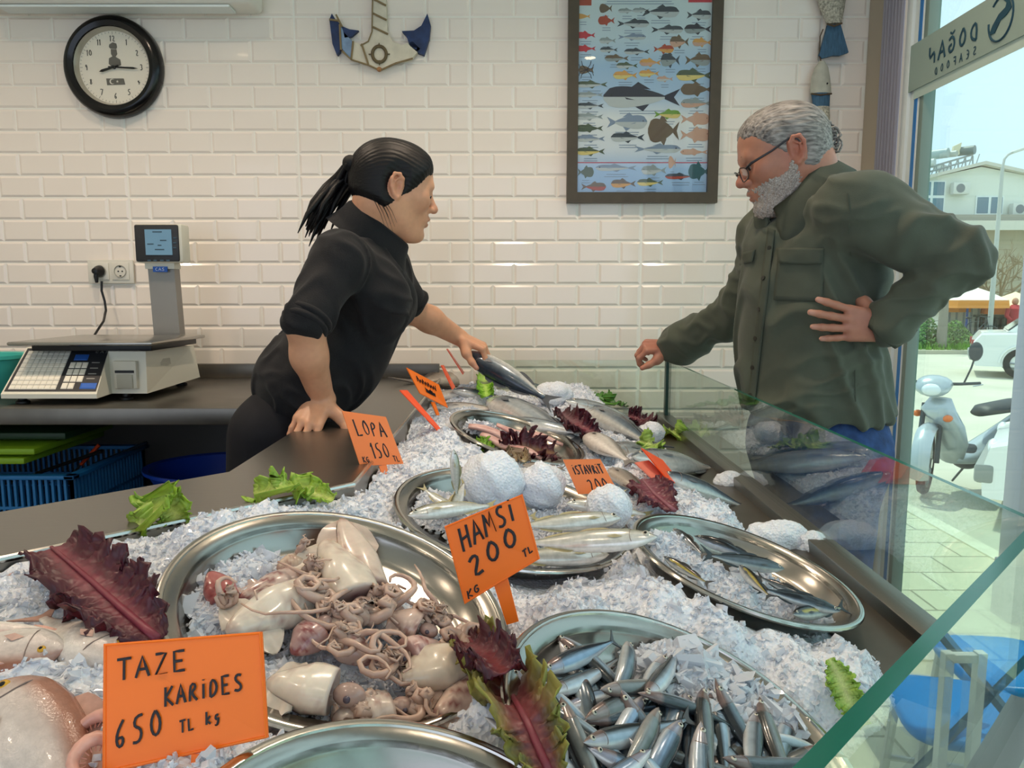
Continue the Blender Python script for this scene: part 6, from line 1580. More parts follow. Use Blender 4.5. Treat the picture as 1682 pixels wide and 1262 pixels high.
# ---- lettuce
m_lett = mat('lettuce', '7fae3a', rough=.4, vcol='Col', var=.2, scale=90, sss=.08)
def leaf(pts, wid, c_in, c_out, lab, up=(0, -.2, 1), ruff=.35, seed=0, curl=.5, rib=None, nw=26, mid=None):
    """ruffled leaf along world points pts; wid: half widths"""
    r_ = random.Random(seed + 77); t = thing('lettuce_leaf', lab, 'lettuce', pts[0]); pts = [Vector(p) for p in pts]; n = 84; P = []
    m_ = len(pts) - 1; rows = []; cin, cou = L3(c_in), L3(c_out); cmid = L3(mid) if mid else (cin + cou) / 2
    ph = [r_.uniform(0, 6.28) for _ in range(8)]; b = MB(); cols = []; up = Vector(up).normalized()
    for i in range(n + 1):
        u = i / n * m_; k = min(int(u), m_ - 1); f = u - k; c = pts[k].lerp(pts[k + 1], f); d_ = (pts[k + 1] - pts[k]).normalized(); s_ = d_.cross(up).normalized(); nn = s_.cross(d_)
        w_ = np.interp(i / n, np.linspace(0, 1, len(wid)), wid); row = []
        for j in range(nw + 1):
            v = -1 + 2 * j / nw; e_ = abs(v) ** 1.6; tt = 6.283 * i / n; z = curl * w_ * v * v + ruff * w_ * e_ * (sin(tt * 5 + ph[0] + v * 2) * .42 + sin(tt * 11 + ph[1] + (1 if v > 0 else -1) * 1.7) * .34 + sin(tt * 2 + ph[2]) * .22 + .26 * sin(tt * 21 + ph[6] + v * 4)) + .16 * ruff * w_ * sin(j * 1.9 + tt * 9 + ph[3]) * e_
            lat = v * w_ * (1 + .14 * e_ * sin(tt * 8 + ph[4] + (0 if v > 0 else 2)) + .10 * e_ * sin(tt * 27 + ph[7])); al = .22 * w_ * e_ * ruff * sin(tt * 13 + ph[5] + v)
            row.append(c + s_ * lat + nn * z + d_ * al); a_ = abs(v); col = cin * (1 - a_ / .4) + cmid * (a_ / .4) if a_ < .4 else cmid * (1 - (a_ - .4) / .6) + cou * ((a_ - .4) / .6); cols.append(col * r_.uniform(.85, 1.12))
        rows.append(row)
    b.grid(rows); b.c = [tuple(c) for c in cols]; o = b.build('blade', m_lett, t, angle=180); md = o.modifiers.new('thickness', 'SOLIDIFY'); md.thickness = .0012
    if rib:
        b = MB(); q = [p + up * .0015 for p in pts]; Q = []
        for i in range(m_):
            for f in (0, .33, .66): Q.append(q[i].lerp(q[i + 1], f))
        Q.append(q[-1]); w0 = max(wid); b.tube(Q, [.06 * w0 + .07 * w0 * (i / len(Q)) for i in range(len(Q))], n=8, flat=.7); b.build('rib', mat('rib_' + rib, rib, rough=.4, var=.15, scale=60), t, angle=180)
    return t
RED, REDO = '6e2b38', '3a1220'
GRN, GRNO = 'b9c85a', '86ad2e'
Z = lambda px, py, z: onz(px, py, z)
leaf([Z(85, 900, .968), Z(150, 955, .972), Z(200, 1000, .966), Z(258, 1050, .957)], [.026, .036, .036, .032, .010], '8a3a48', REDO, 'large dark red lettuce leaf on the ice left of the large tray', (.1, -.5, .9), .62, 1, .30, '7a2c3c', mid='57202c')
leaf([on_ice(770, 1050, .06), trp('squid', 825, 1115, .045), on_ice(865, 1185, .07), on_ice(905, 1275, .075)], [.020, .026, .028, .024, .012], '7d3a42', '7f8038', 'long red ribbed lettuce leaf with green frill between the squid and anchovy trays', (-.1, -.4, .9), .7, 2, .6, '7d3440', mid='6d3a3a')
leaf([on_ice(760, 1052, .05), on_ice(800, 1075, .055), on_ice(830, 1105, .05)], [.012, .022, .016], RED, REDO, 'dark maroon lettuce tip hanging over the right rim of the large tray', (-.1, -.4, .9), .8, 3, .5)
leaf([on_ice(215, 868, .01), on_ice(250, 850, .03), on_ice(262, 815, .055), on_ice(285, 840, .03), on_ice(298, 862, .01)], [.012, .022, .026, .022, .012], 'c3d070', '7ea52a', 'bright green lettuce curl standing on the ice next to the counter edge', (0, -.8, .6), .7, 4, .4)
leaf([on_ice(415, 815, .025), on_ice(455, 805, .035), on_ice(500, 802, .03), on_ice(548, 822, .012)], [.020, .026, .022, .010], 'bccb66', '86ae34', 'wide bright green lettuce leaf behind the large tray', (0, -.7, .7), .8, 5, .4)
leaf([on_ice(775, 735, .02), on_ice(795, 733, .03), on_ice(812, 740, .02)], [.014, .020, .012], 'b6cc5c', '7fb02a', 'small green lettuce scrap between the farthest tray and the standing fish', (0, -.7, .7), .6, 6, .3)
leaf([on_ice(825, 745, .02), on_ice(860, 735, .045), on_ice(912, 745, .035)], [.024, .034, .030, .02], '8b6a50', REDO, 'frilled dark red lettuce bunch at the near end of the farthest tray', (0, -.7, .7), .9, 7, .5, mid='55202c')
leaf([on_ice(838, 762, .012), on_ice(850, 748, .03), on_ice(862, 760, .012)], [.012, .02, .012], 'b9aa80', '6e5c48', 'pale stemmed lettuce piece under the dark red bunch', (0, -.7, .7), .8, 8, .5)
leaf([on_ice(1055, 788, .03), on_ice(1075, 812, .03), on_ice(1108, 840, .012)], [.018, .034, .026, .006], '7b3446', '4b1828', 'pointed dark red lettuce leaf lying behind the right tray', (-.1, -.6, .8), .45, 9, .15, '8c5560')
leaf([on_ice(920, 678, .03), on_ice(945, 695, .04), on_ice(975, 712, .03)], [.018, .028, .022], RED, REDO, 'dark red lettuce sprig between the silver fish at the bed centre', (0, -.7, .7), .9, 10, .5)
leaf([on_ice(1032, 684, .02), on_ice(1052, 688, .035), on_ice(1072, 694, .015)], [.020, .030, .016], '6a2834', '3c1322', 'dark red lettuce tuft near the corner of the glass panes', (0, -.7, .7), .9, 11, .4)
leaf([on_ice(1090, 708, .015), on_ice(1110, 712, .04), on_ice(1132, 722, .015)], [.020, .034, .016], 'b7c968', '83a93a', 'pale green lettuce leaf against the long glass pane', (0, -.7, .7), .7, 12, .4)
leaf([on_ice(1050, 725, .01), on_ice(1066, 728, .025), on_ice(1082, 735, .01)], [.018, .026, .014], 'c2cf7c', '92b54a', 'pale green lettuce piece above the reddish tag', (0, -.7, .7), .7, 13, .4)
leaf([on_ice(975, 648, .045), on_ice(1000, 660, .035), on_ice(1028, 668, .015)], [.012, .030, .022, .010], '5f8f38', '3f7a26', 'dark green lettuce leaf by the far pane behind the silver bass', (0, -.7, .7), .6, 14, .4)
leaf([on_ice(795, 612, .05), on_ice(796, 632, .04), on_ice(800, 652, .02)], [.020, .022, .020], 'a5cc4c', '78b224', 'bright green lettuce strip hanging below the lifted fish', (0, -.9, .4), .7, 15, .3)
leaf([on_ice(812, 598, .05), on_ice(824, 610, .05), on_ice(836, 625, .03)], [.020, .030, .020], '6a6434', '2c1a1a', 'brownish red lettuce leaf tucked under the flank of the lifted fish', (0, -.9, .4), .8, 16, .3)
leaf([on_ice(1362, 1082, .03), on_ice(1378, 1112, .035), on_ice(1394, 1150, .03), on_ice(1418, 1192, .005)], [.004, .012, .014, .012, .006], 'cfd88a', '8fb840', 'narrow green lettuce leaf on the ice at the nearest glass pane', (-.3, -.6, .7), .5, 17, .3)

# ---- price tags
m_tag = mat('tag_orange', 'ff7a1e', rough=.35, spec=.4)
m_tagr = mat('tag_red', 'ff5418', rough=.35, spec=.4)
m_tagl = mat('tag_light', 'ff8a4a', rough=.35, spec=.4)
m_pen = mat('marker_ink', '1d1a20', rough=.5)
def ptag(q, lab, stake=None, m_=None, th=.0022, rim=True, lines=()):
    """q: four 3D corners TL TR BR BL; lines: (text, u0, v0, w, h, sw, gap, slant) in tag units of its width"""
    TLc, TRc, BRc, BLc = [Vector(p) for p in q]; t = thing('price_tag', lab, 'price tag', (BLc + BRc) / 2)
    U = (TRc - TLc); V = (TLc - BLc); n_ = U.cross(V).normalized(); m_ = m_ or m_tag
    b = MB(); b.prism([p for p in (TLc, TRc, BRc, BLc)], -n_ * th); pl = b.build('plate', m_, t, smooth=False)
    def uv(u, v, h=0): return (BLc.lerp(BRc, u)).lerp(TLc.lerp(TRc, u), v) + n_ * h
    if rim:
        b = MB(); e = .012; b.tube([uv(e, e), uv(1 - e, e), uv(1 - e, 1 - e), uv(e, 1 - e), uv(e, e)], U.length * .011, n=6); b.build('raised_edge', m_, pl)
    if stake:
        s0, s1, w_ = stake; b = MB(); s0, s1 = Vector(s0), Vector(s1); d_ = (s1 - s0).normalized(); sd = d_.cross(n_).normalized() * w_
        b.prism([s0 - sd - n_ * .001, s0 + sd - n_ * .001, s1 + sd * .8, s1 - sd * .8], -n_ * .003); b.build('stake', m_, t, smooth=False)
    if lines:
        b = MB()
        for (tx, u0, v0, u1, v1, hw, sw, gap) in lines:
            # letters laid on the tag's own bilinear grid
            x = 0; tot = sum((.6 if c in 'I1' else .7 if c == ' ' else 1) + gap for c in tx) - gap
            for ch in tx:
                ww = (.6 if ch in 'I1' else .7 if ch == ' ' else 1)
                for st_ in STROKES.get(ch, []):
                    pp = []
                    for a_, c_ in st_:
                        f = (x + a_ * ww) / tot; pp.append(uv(u0 + (u1 - u0) * f, v0 + (v1 - v0) * f + c_ * hw, .0006))
                    Q = []
                    for i in range(len(pp) - 1): Q += [pp[i], pp[i].lerp(pp[i + 1], .5)]
                    Q.append(pp[-1])
                    if len(pp) > 3 and ch not in 'AMNZKVEH':
                        for _ in range(2): Q = [Q[0]] + [(Q[i - 1] + Q[i] * 2 + Q[i + 1]) / 4 for i in range(1, len(Q) - 1)] + [Q[-1]]
                    b.tube(Q, sw * U.length, n=6, flat=.3, up=n_)
                x += ww + gap
        b.build('lettering', m_pen, pl)
    return t
Yt = .50
ptag([at(170, 1058, .50), at(430, 1038, .50), at(440, 1212, .475), at(168, 1272, .465)], 'largest orange price tag in front of the sea bream, reading taze karides', (at(330, 1240, .465), at(322, 1330, .45), .007),
     lines=[('TAZE', .09, .69, .53, .72, .17, .0085, .25), ('KARIDES', .38, .43, .87, .47, .16, .0080, .25), ('650', .07, .15, .37, .20, .22, .0085, .3), ('TL', .47, .19, .56, .205, .10, .006, .3), ('kg', .63, .22, .72, .235, .11, .007, .3)])
ptag([at(730, 865, .78), at(858, 812, .78), at(887, 918, .77), at(763, 993, .765)], 'orange price tag tilted over the large tray, reading hamsi 200', (at(820, 948, .771), at(842, 1024, .76), .0085),
     lines=[('HAMSI', .14, .60, .86, .70, .30, .016, .22), ('200', .16, .22, .82, .36, .28, .018, .25), ('KG', .06, .03, .22, .05, .10, .009, .25), ('TL', .82, .13, .95, .16, .10, .009, .25)])
ptag([at(562, 675, 1.30), at(634, 685, 1.34), at(663, 762, 1.33), at(592, 766, 1.29)], 'orange price tag at the bend of the steel counter, reading lopa 150', (at(629, 764, 1.31), at(637, 796, 1.30), .0072), m_tagl, rim=False,
     lines=[('LOPA', .16, .56, .86, .56, .30, .017, .22), ('150', .36, .13, .76, .12, .30, .016, .22), ('KG', .10, .06, .24, .06, .11, .010, .2), ('TL', .80, .06, .94, .05, .11, .010, .2)])
ptag([at(925, 755, 1.16), at(986, 754, 1.17), at(1016, 810, 1.16), at(950, 812, 1.15)], 'orange price tag standing among the snowballs, reading istavrit 200', (at(985, 810, 1.155), at(992, 835, 1.15), .006), m_tagl, rim=False,
     lines=[('ISTAVRIT', .13, .56, .92, .58, .26, .016, .18), ('200', .34, .04, .86, .06, .38, .016, .25)])
ptag([at(668, 604, 1.78), at(721, 632, 1.86), at(736, 670, 1.85), at(690, 646, 1.77)], 'orange price tag leaning over the far end of the steel counter, faint writing', (at(712, 660, 1.81), at(720, 682, 1.80), .007), rim=False)
ptag([at(657, 641, 1.60), at(669, 641, 1.63), at(724, 704, 1.60), at(721, 709, 1.57)], 'narrow orange price tag seen nearly edge on next to the trough wall', None, m_tagr, rim=False)
ptag([at(725, 600, 2.0), at(729, 600, 2.06), at(748, 636, 2.04), at(744, 640, 1.98)], 'thin orange tag edge on among the pale fish at the far trough end', None, m_tagr, rim=False)
ptag([at(734, 573, 2.2), at(736, 573, 2.26), at(763, 612, 2.24), at(761, 615, 2.18)], 'thinnest orange tag, seen edge on in front of the brown fish', None, m_tagr, rim=False)
ptag([at(1054, 736, 1.42), at(1089, 756, 1.50), at(1127, 804, 1.48), at(1094, 784, 1.40)], 'reddish orange tag seen from its back beside the pointed dark red lettuce', None, m_tagr, rim=False)
ptag([at(1043, 760, 1.40), at(1066, 756, 1.44), at(1106, 794, 1.42), at(1082, 796, 1.38)], 'pale reddish plate standing in for the reflection of the tag seen from its back', None, mat('tag_reflection', 'e8806a', rough=.3), rim=False)  # added plate, coloured as the reflection of the red tag above
"""faint pen strokes on the far tag"""

fl_ = [o for o in bpy.data.objects if o.get('label', '').startswith('orange price tag leaning over')][0]
b = MB(); q = [at(668, 604, 1.78), at(721, 632, 1.86), at(736, 670, 1.85), at(690, 646, 1.77)]; uv = lambda u, v: (q[3].lerp(q[2], u)).lerp(q[0].lerp(q[1], u), v) + Vector((0, -.0012, .0004))
rq = random.Random(2)
for (u0, u1, v0, hh_) in ((.18, .82, .58, .2), (.34, .66, .24, .2)):
    b.tube([uv(u0 + (u1 - u0) * i / 15, v0 + (hh_ if i % 2 else 0) * rq.uniform(.7, 1.2)) for i in range(16)], .0011, n=5)
o = b.build('lettering', m_pen, fl_)
# ================================================================== the two people: bodies grown as one smooth surface each
def A3(p): return np.array(p[:3], dtype=np.float64)
class Sdf:
    def __init__(s): s.pr = []
    def _add(s, f, lo, hi, k, op): s.pr.append((f, np.array(lo) - k - .012, np.array(hi) + k + .012, k, op)); return s
    def rc(s, a, b, ra, rb, k=.02, op='u'):
        a, b = A3(a), A3(b); ab = b - a; L2 = max(ab @ ab, 1e-12)
        def f(P):
            t = np.clip(((P - a) @ ab) / L2, 0, 1); return np.linalg.norm(P - a - t[:, None] * ab, axis=1) - (ra + (rb - ra) * t)
        return s._add(f, np.minimum(a - ra, b - rb), np.maximum(a + ra, b + rb), k, op)
    def chain(s, pts, rs, k=.02, op='u'):
        for i in range(len(pts) - 1): s.rc(pts[i], pts[i + 1], rs[i], rs[i + 1], k, op)
        return s
    def el(s, c, r, Rm=None, k=.02, op='u'):
        c = A3(c); r = np.array(r, float); Rm = np.eye(3) if Rm is None else np.array(Rm)
        def f(P):
            q = (P - c) @ Rm; k0 = np.linalg.norm(q / r, axis=1); k1 = np.linalg.norm(q / (r * r), axis=1); return k0 * (k0 - 1) / np.maximum(k1, 1e-9)
        m = r.max(); return s._add(f, c - m, c + m, k, op)
    def tower(s, z, cx, cy, a, b, fdir, k=.03, op='u', grow=0.0):
        """stack of ellipses up Z: half depth a along fdir, half width b across"""
        z, cx, cy, a, b = [np.array(v, float) for v in (z, cx, cy, a, b)]; fx, fy = fdir
        def f(P):
            X = np.interp(P[:, 2], z, cx); Y = np.interp(P[:, 2], z, cy); aa = np.interp(P[:, 2], z, a) + grow; bb = np.interp(P[:, 2], z, b) + grow
            u = (P[:, 0] - X) * fx + (P[:, 1] - Y) * fy; v = -(P[:, 0] - X) * fy + (P[:, 1] - Y) * fx
            d = (np.sqrt((u / aa) ** 2 + (v / bb) ** 2 + 1e-9) - 1) * np.minimum(aa, bb)
            return np.maximum(d, np.maximum(z[0] - P[:, 2], P[:, 2] - z[-1]))
        m = max(a.max(), b.max()) + grow; return s._add(f, (cx.min() - m, cy.min() - m, z[0]), (cx.max() + m, cy.max() + m, z[-1]), k, op)
    def fn(s, f, lo, hi, k, op): return s._add(f, lo, hi, k, op)
    def ev(s, P, idx=None):
        d = np.full(len(P), .3)
        for i in (range(len(s.pr)) if idx is None else idx):
            f, lo, hi, k, op = s.pr[i]; q = f(P)
            if op == 'u': h = np.maximum(k - np.abs(d - q), 0) / k; d = np.minimum(d, q) - h * h * k * .25
            elif op == 's': q = -q; h = np.maximum(k - np.abs(d - q), 0) / k; d = np.maximum(d, q) + h * h * k * .25
            else: d = np.maximum(d, q)
        return d
    def mesh(s, vox, B=20):
        un = [p for p in s.pr if p[4] == 'u']; lo = np.min([p[1] for p in un], 0); hi = np.max([p[2] for p in un], 0)
        nb = np.ceil((hi - lo) / (vox * B)).astype(int); los = np.array([p[1] for p in s.pr]); his = np.array([p[2] for p in s.pr]); isx = np.array([p[4] == 'x' for p in s.pr])
        N = nb * B + 2; Vs, Ks, E = [], [], []
        g = np.arange(B + 1); gi = np.stack(np.meshgrid(g, g, g, indexing='ij'), -1).reshape(-1, 3)
        cs = np.array([(i, j, k) for i in (0, 1) for j in (0, 1) for k in (0, 1)]); ed = [(a, b) for a in range(8) for b in range(8) if a < b and np.abs(cs[a] - cs[b]).sum() == 1]
        half = vox * B / 2 * 1.7321
        for bx in range(nb[0]):
            for by in range(nb[1]):
                for bz in range(nb[2]):
                    o = np.array([bx, by, bz]) * B; wl = lo + o * vox; wh = wl + B * vox
                    hit = np.all((los <= wh) & (his >= wl), 1) | isx
                    ix = np.nonzero(hit)[0]
                    if not any(s.pr[i][4] == 'u' for i in ix): continue
                    c = ((wl + wh) / 2)[None]
                    if abs(s.ev(c, ix)[0]) > half * 1.5 + .03: continue
                    D = s.ev(wl + gi * vox, ix).reshape(B + 1, B + 1, B + 1)
                    if D.min() > 0 or D.max() < 0: continue
                    C8 = np.stack([D[c[0]:B + c[0], c[1]:B + c[1], c[2]:B + c[2]] for c in cs], -1); sg = C8 < 0; act = sg.any(-1) & ~sg.all(-1)
                    I = np.argwhere(act); dv = C8[act]; acc = np.zeros((len(I), 3)); cnt = np.zeros(len(I))
                    for a, b in ed:
                        m = (dv[:, a] < 0) != (dv[:, b] < 0); t = dv[:, a] / (dv[:, a] - dv[:, b] + 1e-20); p = cs[a] + t[:, None] * (cs[b] - cs[a]); acc += np.where(m[:, None], p, 0); cnt += m
                    Vs.append(wl + (I + acc / cnt[:, None]) * vox); K = I + o; Ks.append((K[:, 0] * N[1] + K[:, 1]) * N[2] + K[:, 2])
                    for ax in range(3):
                        sl0 = D[:B, :B, :B]; sh = [slice(0, B)] * 3; sh[ax] = slice(1, B + 1); sl1 = D[tuple(sh)]; cr = (sl0 < 0) != (sl1 < 0); J = np.argwhere(cr) + o; fl = (sl0 < 0)[cr]
                        E.append((ax, J, fl))
        V = np.concatenate(Vs); K = np.concatenate(Ks); od = np.argsort(K); K = K[od]; V = V[od]; F_ = []
        for ax, J, fl in E:
            u, v = (ax + 1) % 3, (ax + 2) % 3; q = []
            for du, dv in ((0, 0), (-1, 0), (-1, -1), (0, -1)):
                c = J.copy(); c[:, u] += du; c[:, v] += dv; q.append((c[:, 0] * N[1] + c[:, 1]) * N[2] + c[:, 2])
            q = np.stack(q, 1); pos = np.clip(np.searchsorted(K, q), 0, len(K) - 1); ok = (K[pos] == q).all(1); pos = pos[ok]; fl = fl[ok]
            pos[~fl] = pos[~fl][:, ::-1]; F_.append(pos)
        return V, np.concatenate(F_)
def vnorm(V, F_):
    n = np.cross(V[F_[:, 2]] - V[F_[:, 0]], V[F_[:, 3]] - V[F_[:, 1]]); N = np.zeros_like(V)
    for k in range(4): np.add.at(N, F_[:, k], n)
    return N / np.maximum(np.linalg.norm(N, axis=1), 1e-12)[:, None]
def relax(V, F_, it=2, w=.5):
    for _ in range(it):
        S = np.zeros_like(V); c = np.zeros(len(V))
        for k in range(4):
            np.add.at(S, F_[:, k], V[F_[:, (k + 1) % 4]]); np.add.at(S, F_[:, k], V[F_[:, (k - 1) % 4]]); np.add.at(c, F_[:, k], 2)
        V = V + w * (S / np.maximum(c, 1)[:, None] - V)
    return V
def wav(P, fr, seed, n=7):
    r_ = np.random.default_rng(seed); out = 0
    for _ in range(n):
        k = r_.normal(size=3); k /= np.linalg.norm(k); out = out + np.sin(P @ (k * fr * r_.uniform(.6, 1.5)) + r_.uniform(0, 6.28))
    return out / n ** .5
def fold(P, fr, seed, stretch=(1, 1, 1)):
    Q = P * np.array(stretch); w = wav(Q + .02 * wav(Q, fr * .5, seed + 1)[:, None], fr, seed); return np.exp(-(w * 1.6) ** 2)
class Head:
    """head frame: X face forward, Y the person's left, Z up; s scale"""
    def __init__(s, c, yaw, pitch, roll, sc):
        s.c = A3(c); s.s = sc; s.R = np.array(Matrix.Rotation(yaw, 3, 'Z') @ Matrix.Rotation(pitch, 3, 'Y') @ Matrix.Rotation(roll, 3, 'X'))
    def w(s, x, y, z): return s.c + s.R @ (np.array([x, y, z]) * s.s)
    def loc(s, P): return ((P - s.c) @ s.R) / s.s
    def build(s, S, male=False, ears=True, feats=True):
        c, R_ = s.s, s.R; w = s.w
        S.el(w(-.014, 0, .036), np.array([.100, .077, .088]) * c, R_, .02); S.el(w(.030, 0, .045), np.array([.062, .066, .066]) * c, R_, .03)
        S.rc(w(.030, 0, -.020), w(.060, 0, -.088), .062 * c, (.030 if male else .026) * c, .03)
        for y in (1, -1):
            S.rc(w(-.008, .052 * y, -.035), w(.052, .020 * y, -.092), .024 * c, .022 * c, .03); S.el(w(.062, .042 * y, -.012), np.array([.026, .022, .024]) * c, R_, .03)
        S.rc(w(-.03, 0, -.03), w(.0, 0, -.06), .066 * c, .055 * c, .03)
        if not feats: return S
        for y in (1, -1): S.el(w(.100, .032 * y, .010), np.array([.018, .019, .0145]) * c, R_, .016, 's')
        S.rc(w(.083, -.034, .031), w(.083, .034, .031), .012 * c, .012 * c, .016)
        S.rc(w(.086, 0, .024), w(.112, 0, -.016), .008 * c, .0105 * c, .012); S.el(w(.113, 0, -.021), np.array([.0115, .0105, .0098]) * c, R_, .008)
        for y in (1, -1): S.el(w(.102, .0125 * y, -.0245), np.array([.011, .0078, .0078]) * c, R_, .006); S.el(w(.107, .0075 * y, -.0325), np.array([.005, .0035, .004]) * c, R_, .003, 's')
        S.el(w(.078, 0, -.053), np.array([.024, .030, .024]) * c, R_, .016)
        S.chain([w(.086, -.022, -.0555), w(.0995, -.008, -.0510), w(.0995, .008, -.0510), w(.086, .022, -.0555)], [.004 * c, .0062 * c, .0062 * c, .004 * c], .006)
        S.chain([w(.085, -.020, -.0585), w(.0965, 0, -.0630), w(.085, .020, -.0585)], [.0042 * c, .0078 * c, .0042 * c], .006); S.rc(w(.103, -.016, -.0575), w(.103, .016, -.0575), .0028 * c, .0028 * c, .003, 's')
        S.el(w(.080, 0, -.098), np.array([.019, .020, .017]) * c, R_, .016)
        for y in (1, -1):   # eyeballs and lids
            S.el(w(.0775, .031 * y, .009), np.array([.0125, .0125, .0125]) * c, R_, .003); S.el(w(.0785, .031 * y, .0125), np.array([.0135, .0155, .0090]) * c, R_, .004); S.el(w(.0775, .031 * y, .0010), np.array([.0130, .0145, .0050]) * c, R_, .004)
        if ears:
            for y in (1, -1):
                e = lambda x, z, o=0: w(x - .004, (.0755 + o) * y, z); rim = [e(.006, .006, .0), e(.006, .024, .006), e(-.004, .034, .010), e(-.018, .032, .013), e(-.024, .016, .014), e(-.021, -.002, .012), e(-.012, -.018, .008), e(-.002, -.025, .005), e(.004, -.016, .001)]
                S.chain(rim, [.0042 * c] * 6 + [.0050 * c, .0058 * c, .0045 * c], .004); S.el(e(-.008, .006, .001), np.array([.017, .0055, .024]) * c, R_, .006); S.chain([e(-.004, .024, .009), e(-.014, .014, .011), e(-.014, -.002, .009), e(-.006, -.010, .006)], [.003 * c] * 4, .003); S.el(e(-.002, .0, .008), np.array([.006, .007, .009]) * c, R_, .004, 's')
        return S
def hand(S, W, d, n, s, curls, spread=.10, sc=1.0, thumb=(.5, .6, .4), tc=.5):
    """W wrist, d towards the knuckles, n out of the back of the hand, s towards the index side; curls: per finger (a1, a2, a3)"""
    W = Vector(W); d = Vector(d).normalized(); n = Vector(n); n = (n - d * n.dot(d)).normalized(); s_ = Vector(s); s_ = (s_ - d * s_.dot(d) - n * s_.dot(n)).normalized(); kn = []
    offs = [.030, .010, -.010, -.028]; Ls = [.070, .078, .072, .056]; rad = [.0086, .0088, .0084, .0074]; pal = [.086, .089, .084, .076]
    for j in range(4):
        k = W + d * pal[j] * sc + s_ * offs[j] * sc + n * (.004 if j in (1, 2) else 0) * sc; kn.append(k); S.rc(W + s_ * offs[j] * .62 * sc, k, .0150 * sc, .0108 * sc, .012)
    tips = []
    for j in range(4):
        dd = (d + s_ * spread * (1.5 - j) * .8).normalized(); p = kn[j]; q = [p]
        for ang, fr, in zip(curls[j], (.46, .30, .26)):
            ax = dd.cross(-n).normalized() if abs(dd.dot(n)) < .98 else s_
            dd = Matrix.Rotation(ang, 3, s_.cross(Vector((0, 0, 0))) if False else (d.cross(-n)).normalized()) @ dd; p = p + dd * Ls[j] * fr * sc; q.append(p)
        S.chain(q, [rad[j] * sc * 1.04, rad[j] * sc, rad[j] * sc * .95, rad[j] * sc * .80], .004); tips.append((q[-1], dd))
    t0 = W + d * .022 * sc + s_ * .026 * sc; a, b, c = thumb; td = (d * a + s_ * b - n * c).normalized(); t1 = t0 + td * .042 * sc; td2 = (td + d * tc).normalized(); t2 = t1 + td2 * .032 * sc; t3 = t2 + (td2 + d * tc * .5).normalized() * .024 * sc
    S.chain([t0, t1, t2, t3], [.0145 * sc, .0115 * sc, .0098 * sc, .0078 * sc], .009); S.rc(W + d * .01, t1, .016 * sc, .012 * sc, .014); tips.append((t3, td2))
    return tips
m_skin = mat('skin', 'c08a6c', rough=.42, vcol='Col', var=.05, scale=70, bump=.04, bscale=700, sss=.18)
def paint(V, base, spots):
    c = np.tile(L3(base), (len(V), 1)) * (1 + .04 * wav(V, 60, 3)[:, None])
    for p, r_, col, a in spots:
        w = np.exp(-(np.linalg.norm(V - A3(p), axis=1) / r_) ** 2)[:, None] * a; c = c * (1 - w) + L3(col) * w
    return np.clip(c, 0, 1)
def eyes(h, par, lookz=-.004):
    for y in (1, -1):
        b = MB(); c = h.w(.0795, .031 * y, .0075); b.ball(c, .0122 * h.s, 16, 12); e = b.build('eye', mat('eye_white', 'd8d0c8', rough=.1), par, angle=180)
        b = MB(); c2 = h.w(.0885, .031 * y, .0045); b.ball(c2, .0058 * h.s, 12, 8); b.build('iris', mat('iris_brown', '2a1a12', rough=.05), e, angle=180)
def brow(h, par, col, th=.0035):
    for y in (1, -1):
        b = MB(); b.tube([h.w(.0965, .010 * y, .032), h.w(.0955, .022 * y, .037), h.w(.0905, .036 * y, .0375), h.w(.082, .045 * y, .032)], [th * .8 * h.s, th * h.s, th * h.s * .9, th * .4 * h.s], n=8, flat=.6); b.build('eyebrow', mat('brow_' + col, col, rough=.8), par, angle=180)
def lash(h, par):
    b = MB()
    for y in (1, -1): b.tube([h.w(.0915, .020 * y, .0065), h.w(.0945, .031 * y, .0085), h.w(.0905, .043 * y, .0055)], .0011 * h.s, n=5)
    b.build('lashes', mat('lash', '1a1210', rough=.6), par)
def hairmat(name, col, col2, sc=220, st=(1, 1, 1)):
    return mat(name, col, rough=.48, spec=.35, col2=col2, scale=sc, bump=.22, stretch=st)

# ------------------------------------------------------------------ woman behind the counter
h = Head(at(647, 316, 1.86), R(21), R(11), R(0), .93)
wm = thing('person', 'woman with a black ponytail in a black top, leaning over the counter lifting a fish', 'person', (-.60, 1.78, 0))
S = Sdf(); h.build(S)
nb = at(598, 398, 1.88)
S.rc(h.w(-.035, 0, -.045), nb, .052, .058, .03); S.rc(nb, at(585, 440, 1.88), .062, .09, .04)
sh1, el1, fo1, wr1 = at(558, 430, 1.70), at(502, 530, 1.60), at(508, 585, 1.62), at(529, 654, 1.69)
sh2, el2, wr2 = at(628, 440, 2.02), at(672, 508, 2.10), at(752, 553, 2.20)
F1 = (cos(R(20)), sin(R(20))); Rz = np.array(Matrix.Rotation(R(20), 3, 'Z'))
def wtorso(S, g):
    S.el(at(590, 495, 1.88), (.108 + g, .150 + g, .145 + g), Rz, .05); S.el(at(546, 592, 1.86), (.118 + g, .135 + g, .120 + g), Rz, .06); S.el((-.522, 1.80, 1.035), (.098 + g, .150 + g, .115 + g), Rz, .06)
    S.rc(sh1, sh2, .052 + g, .052 + g, .05)
    for px, py, Y in ((626, 490, 1.79), (640, 498, 1.95)): S.el(at(px, py, Y), (.060 + g, .062 + g, .066 + g), Rz, .05)
wtorso(S, -.014)
S.chain([sh1, el1], [.044, .040], .03); S.chain([el1, fo1, wr1], [.042, .0385, .0275], .02)
S.chain([sh2, el2], [.044, .038], .03); S.chain([el2, at(706, 525, 2.14), wr2], [.039, .037, .0265], .02)
for hy, fy in ((1.73, 1.68), (1.87, 1.88)):
    S.chain([(-.575, hy, .84), (-.615, hy - .02, .48), (-.64, fy, .07)], [.062, .055, .042], .04); S.rc((-.65, fy, .045), (-.54, fy - .01, .035), .04, .03, .02)
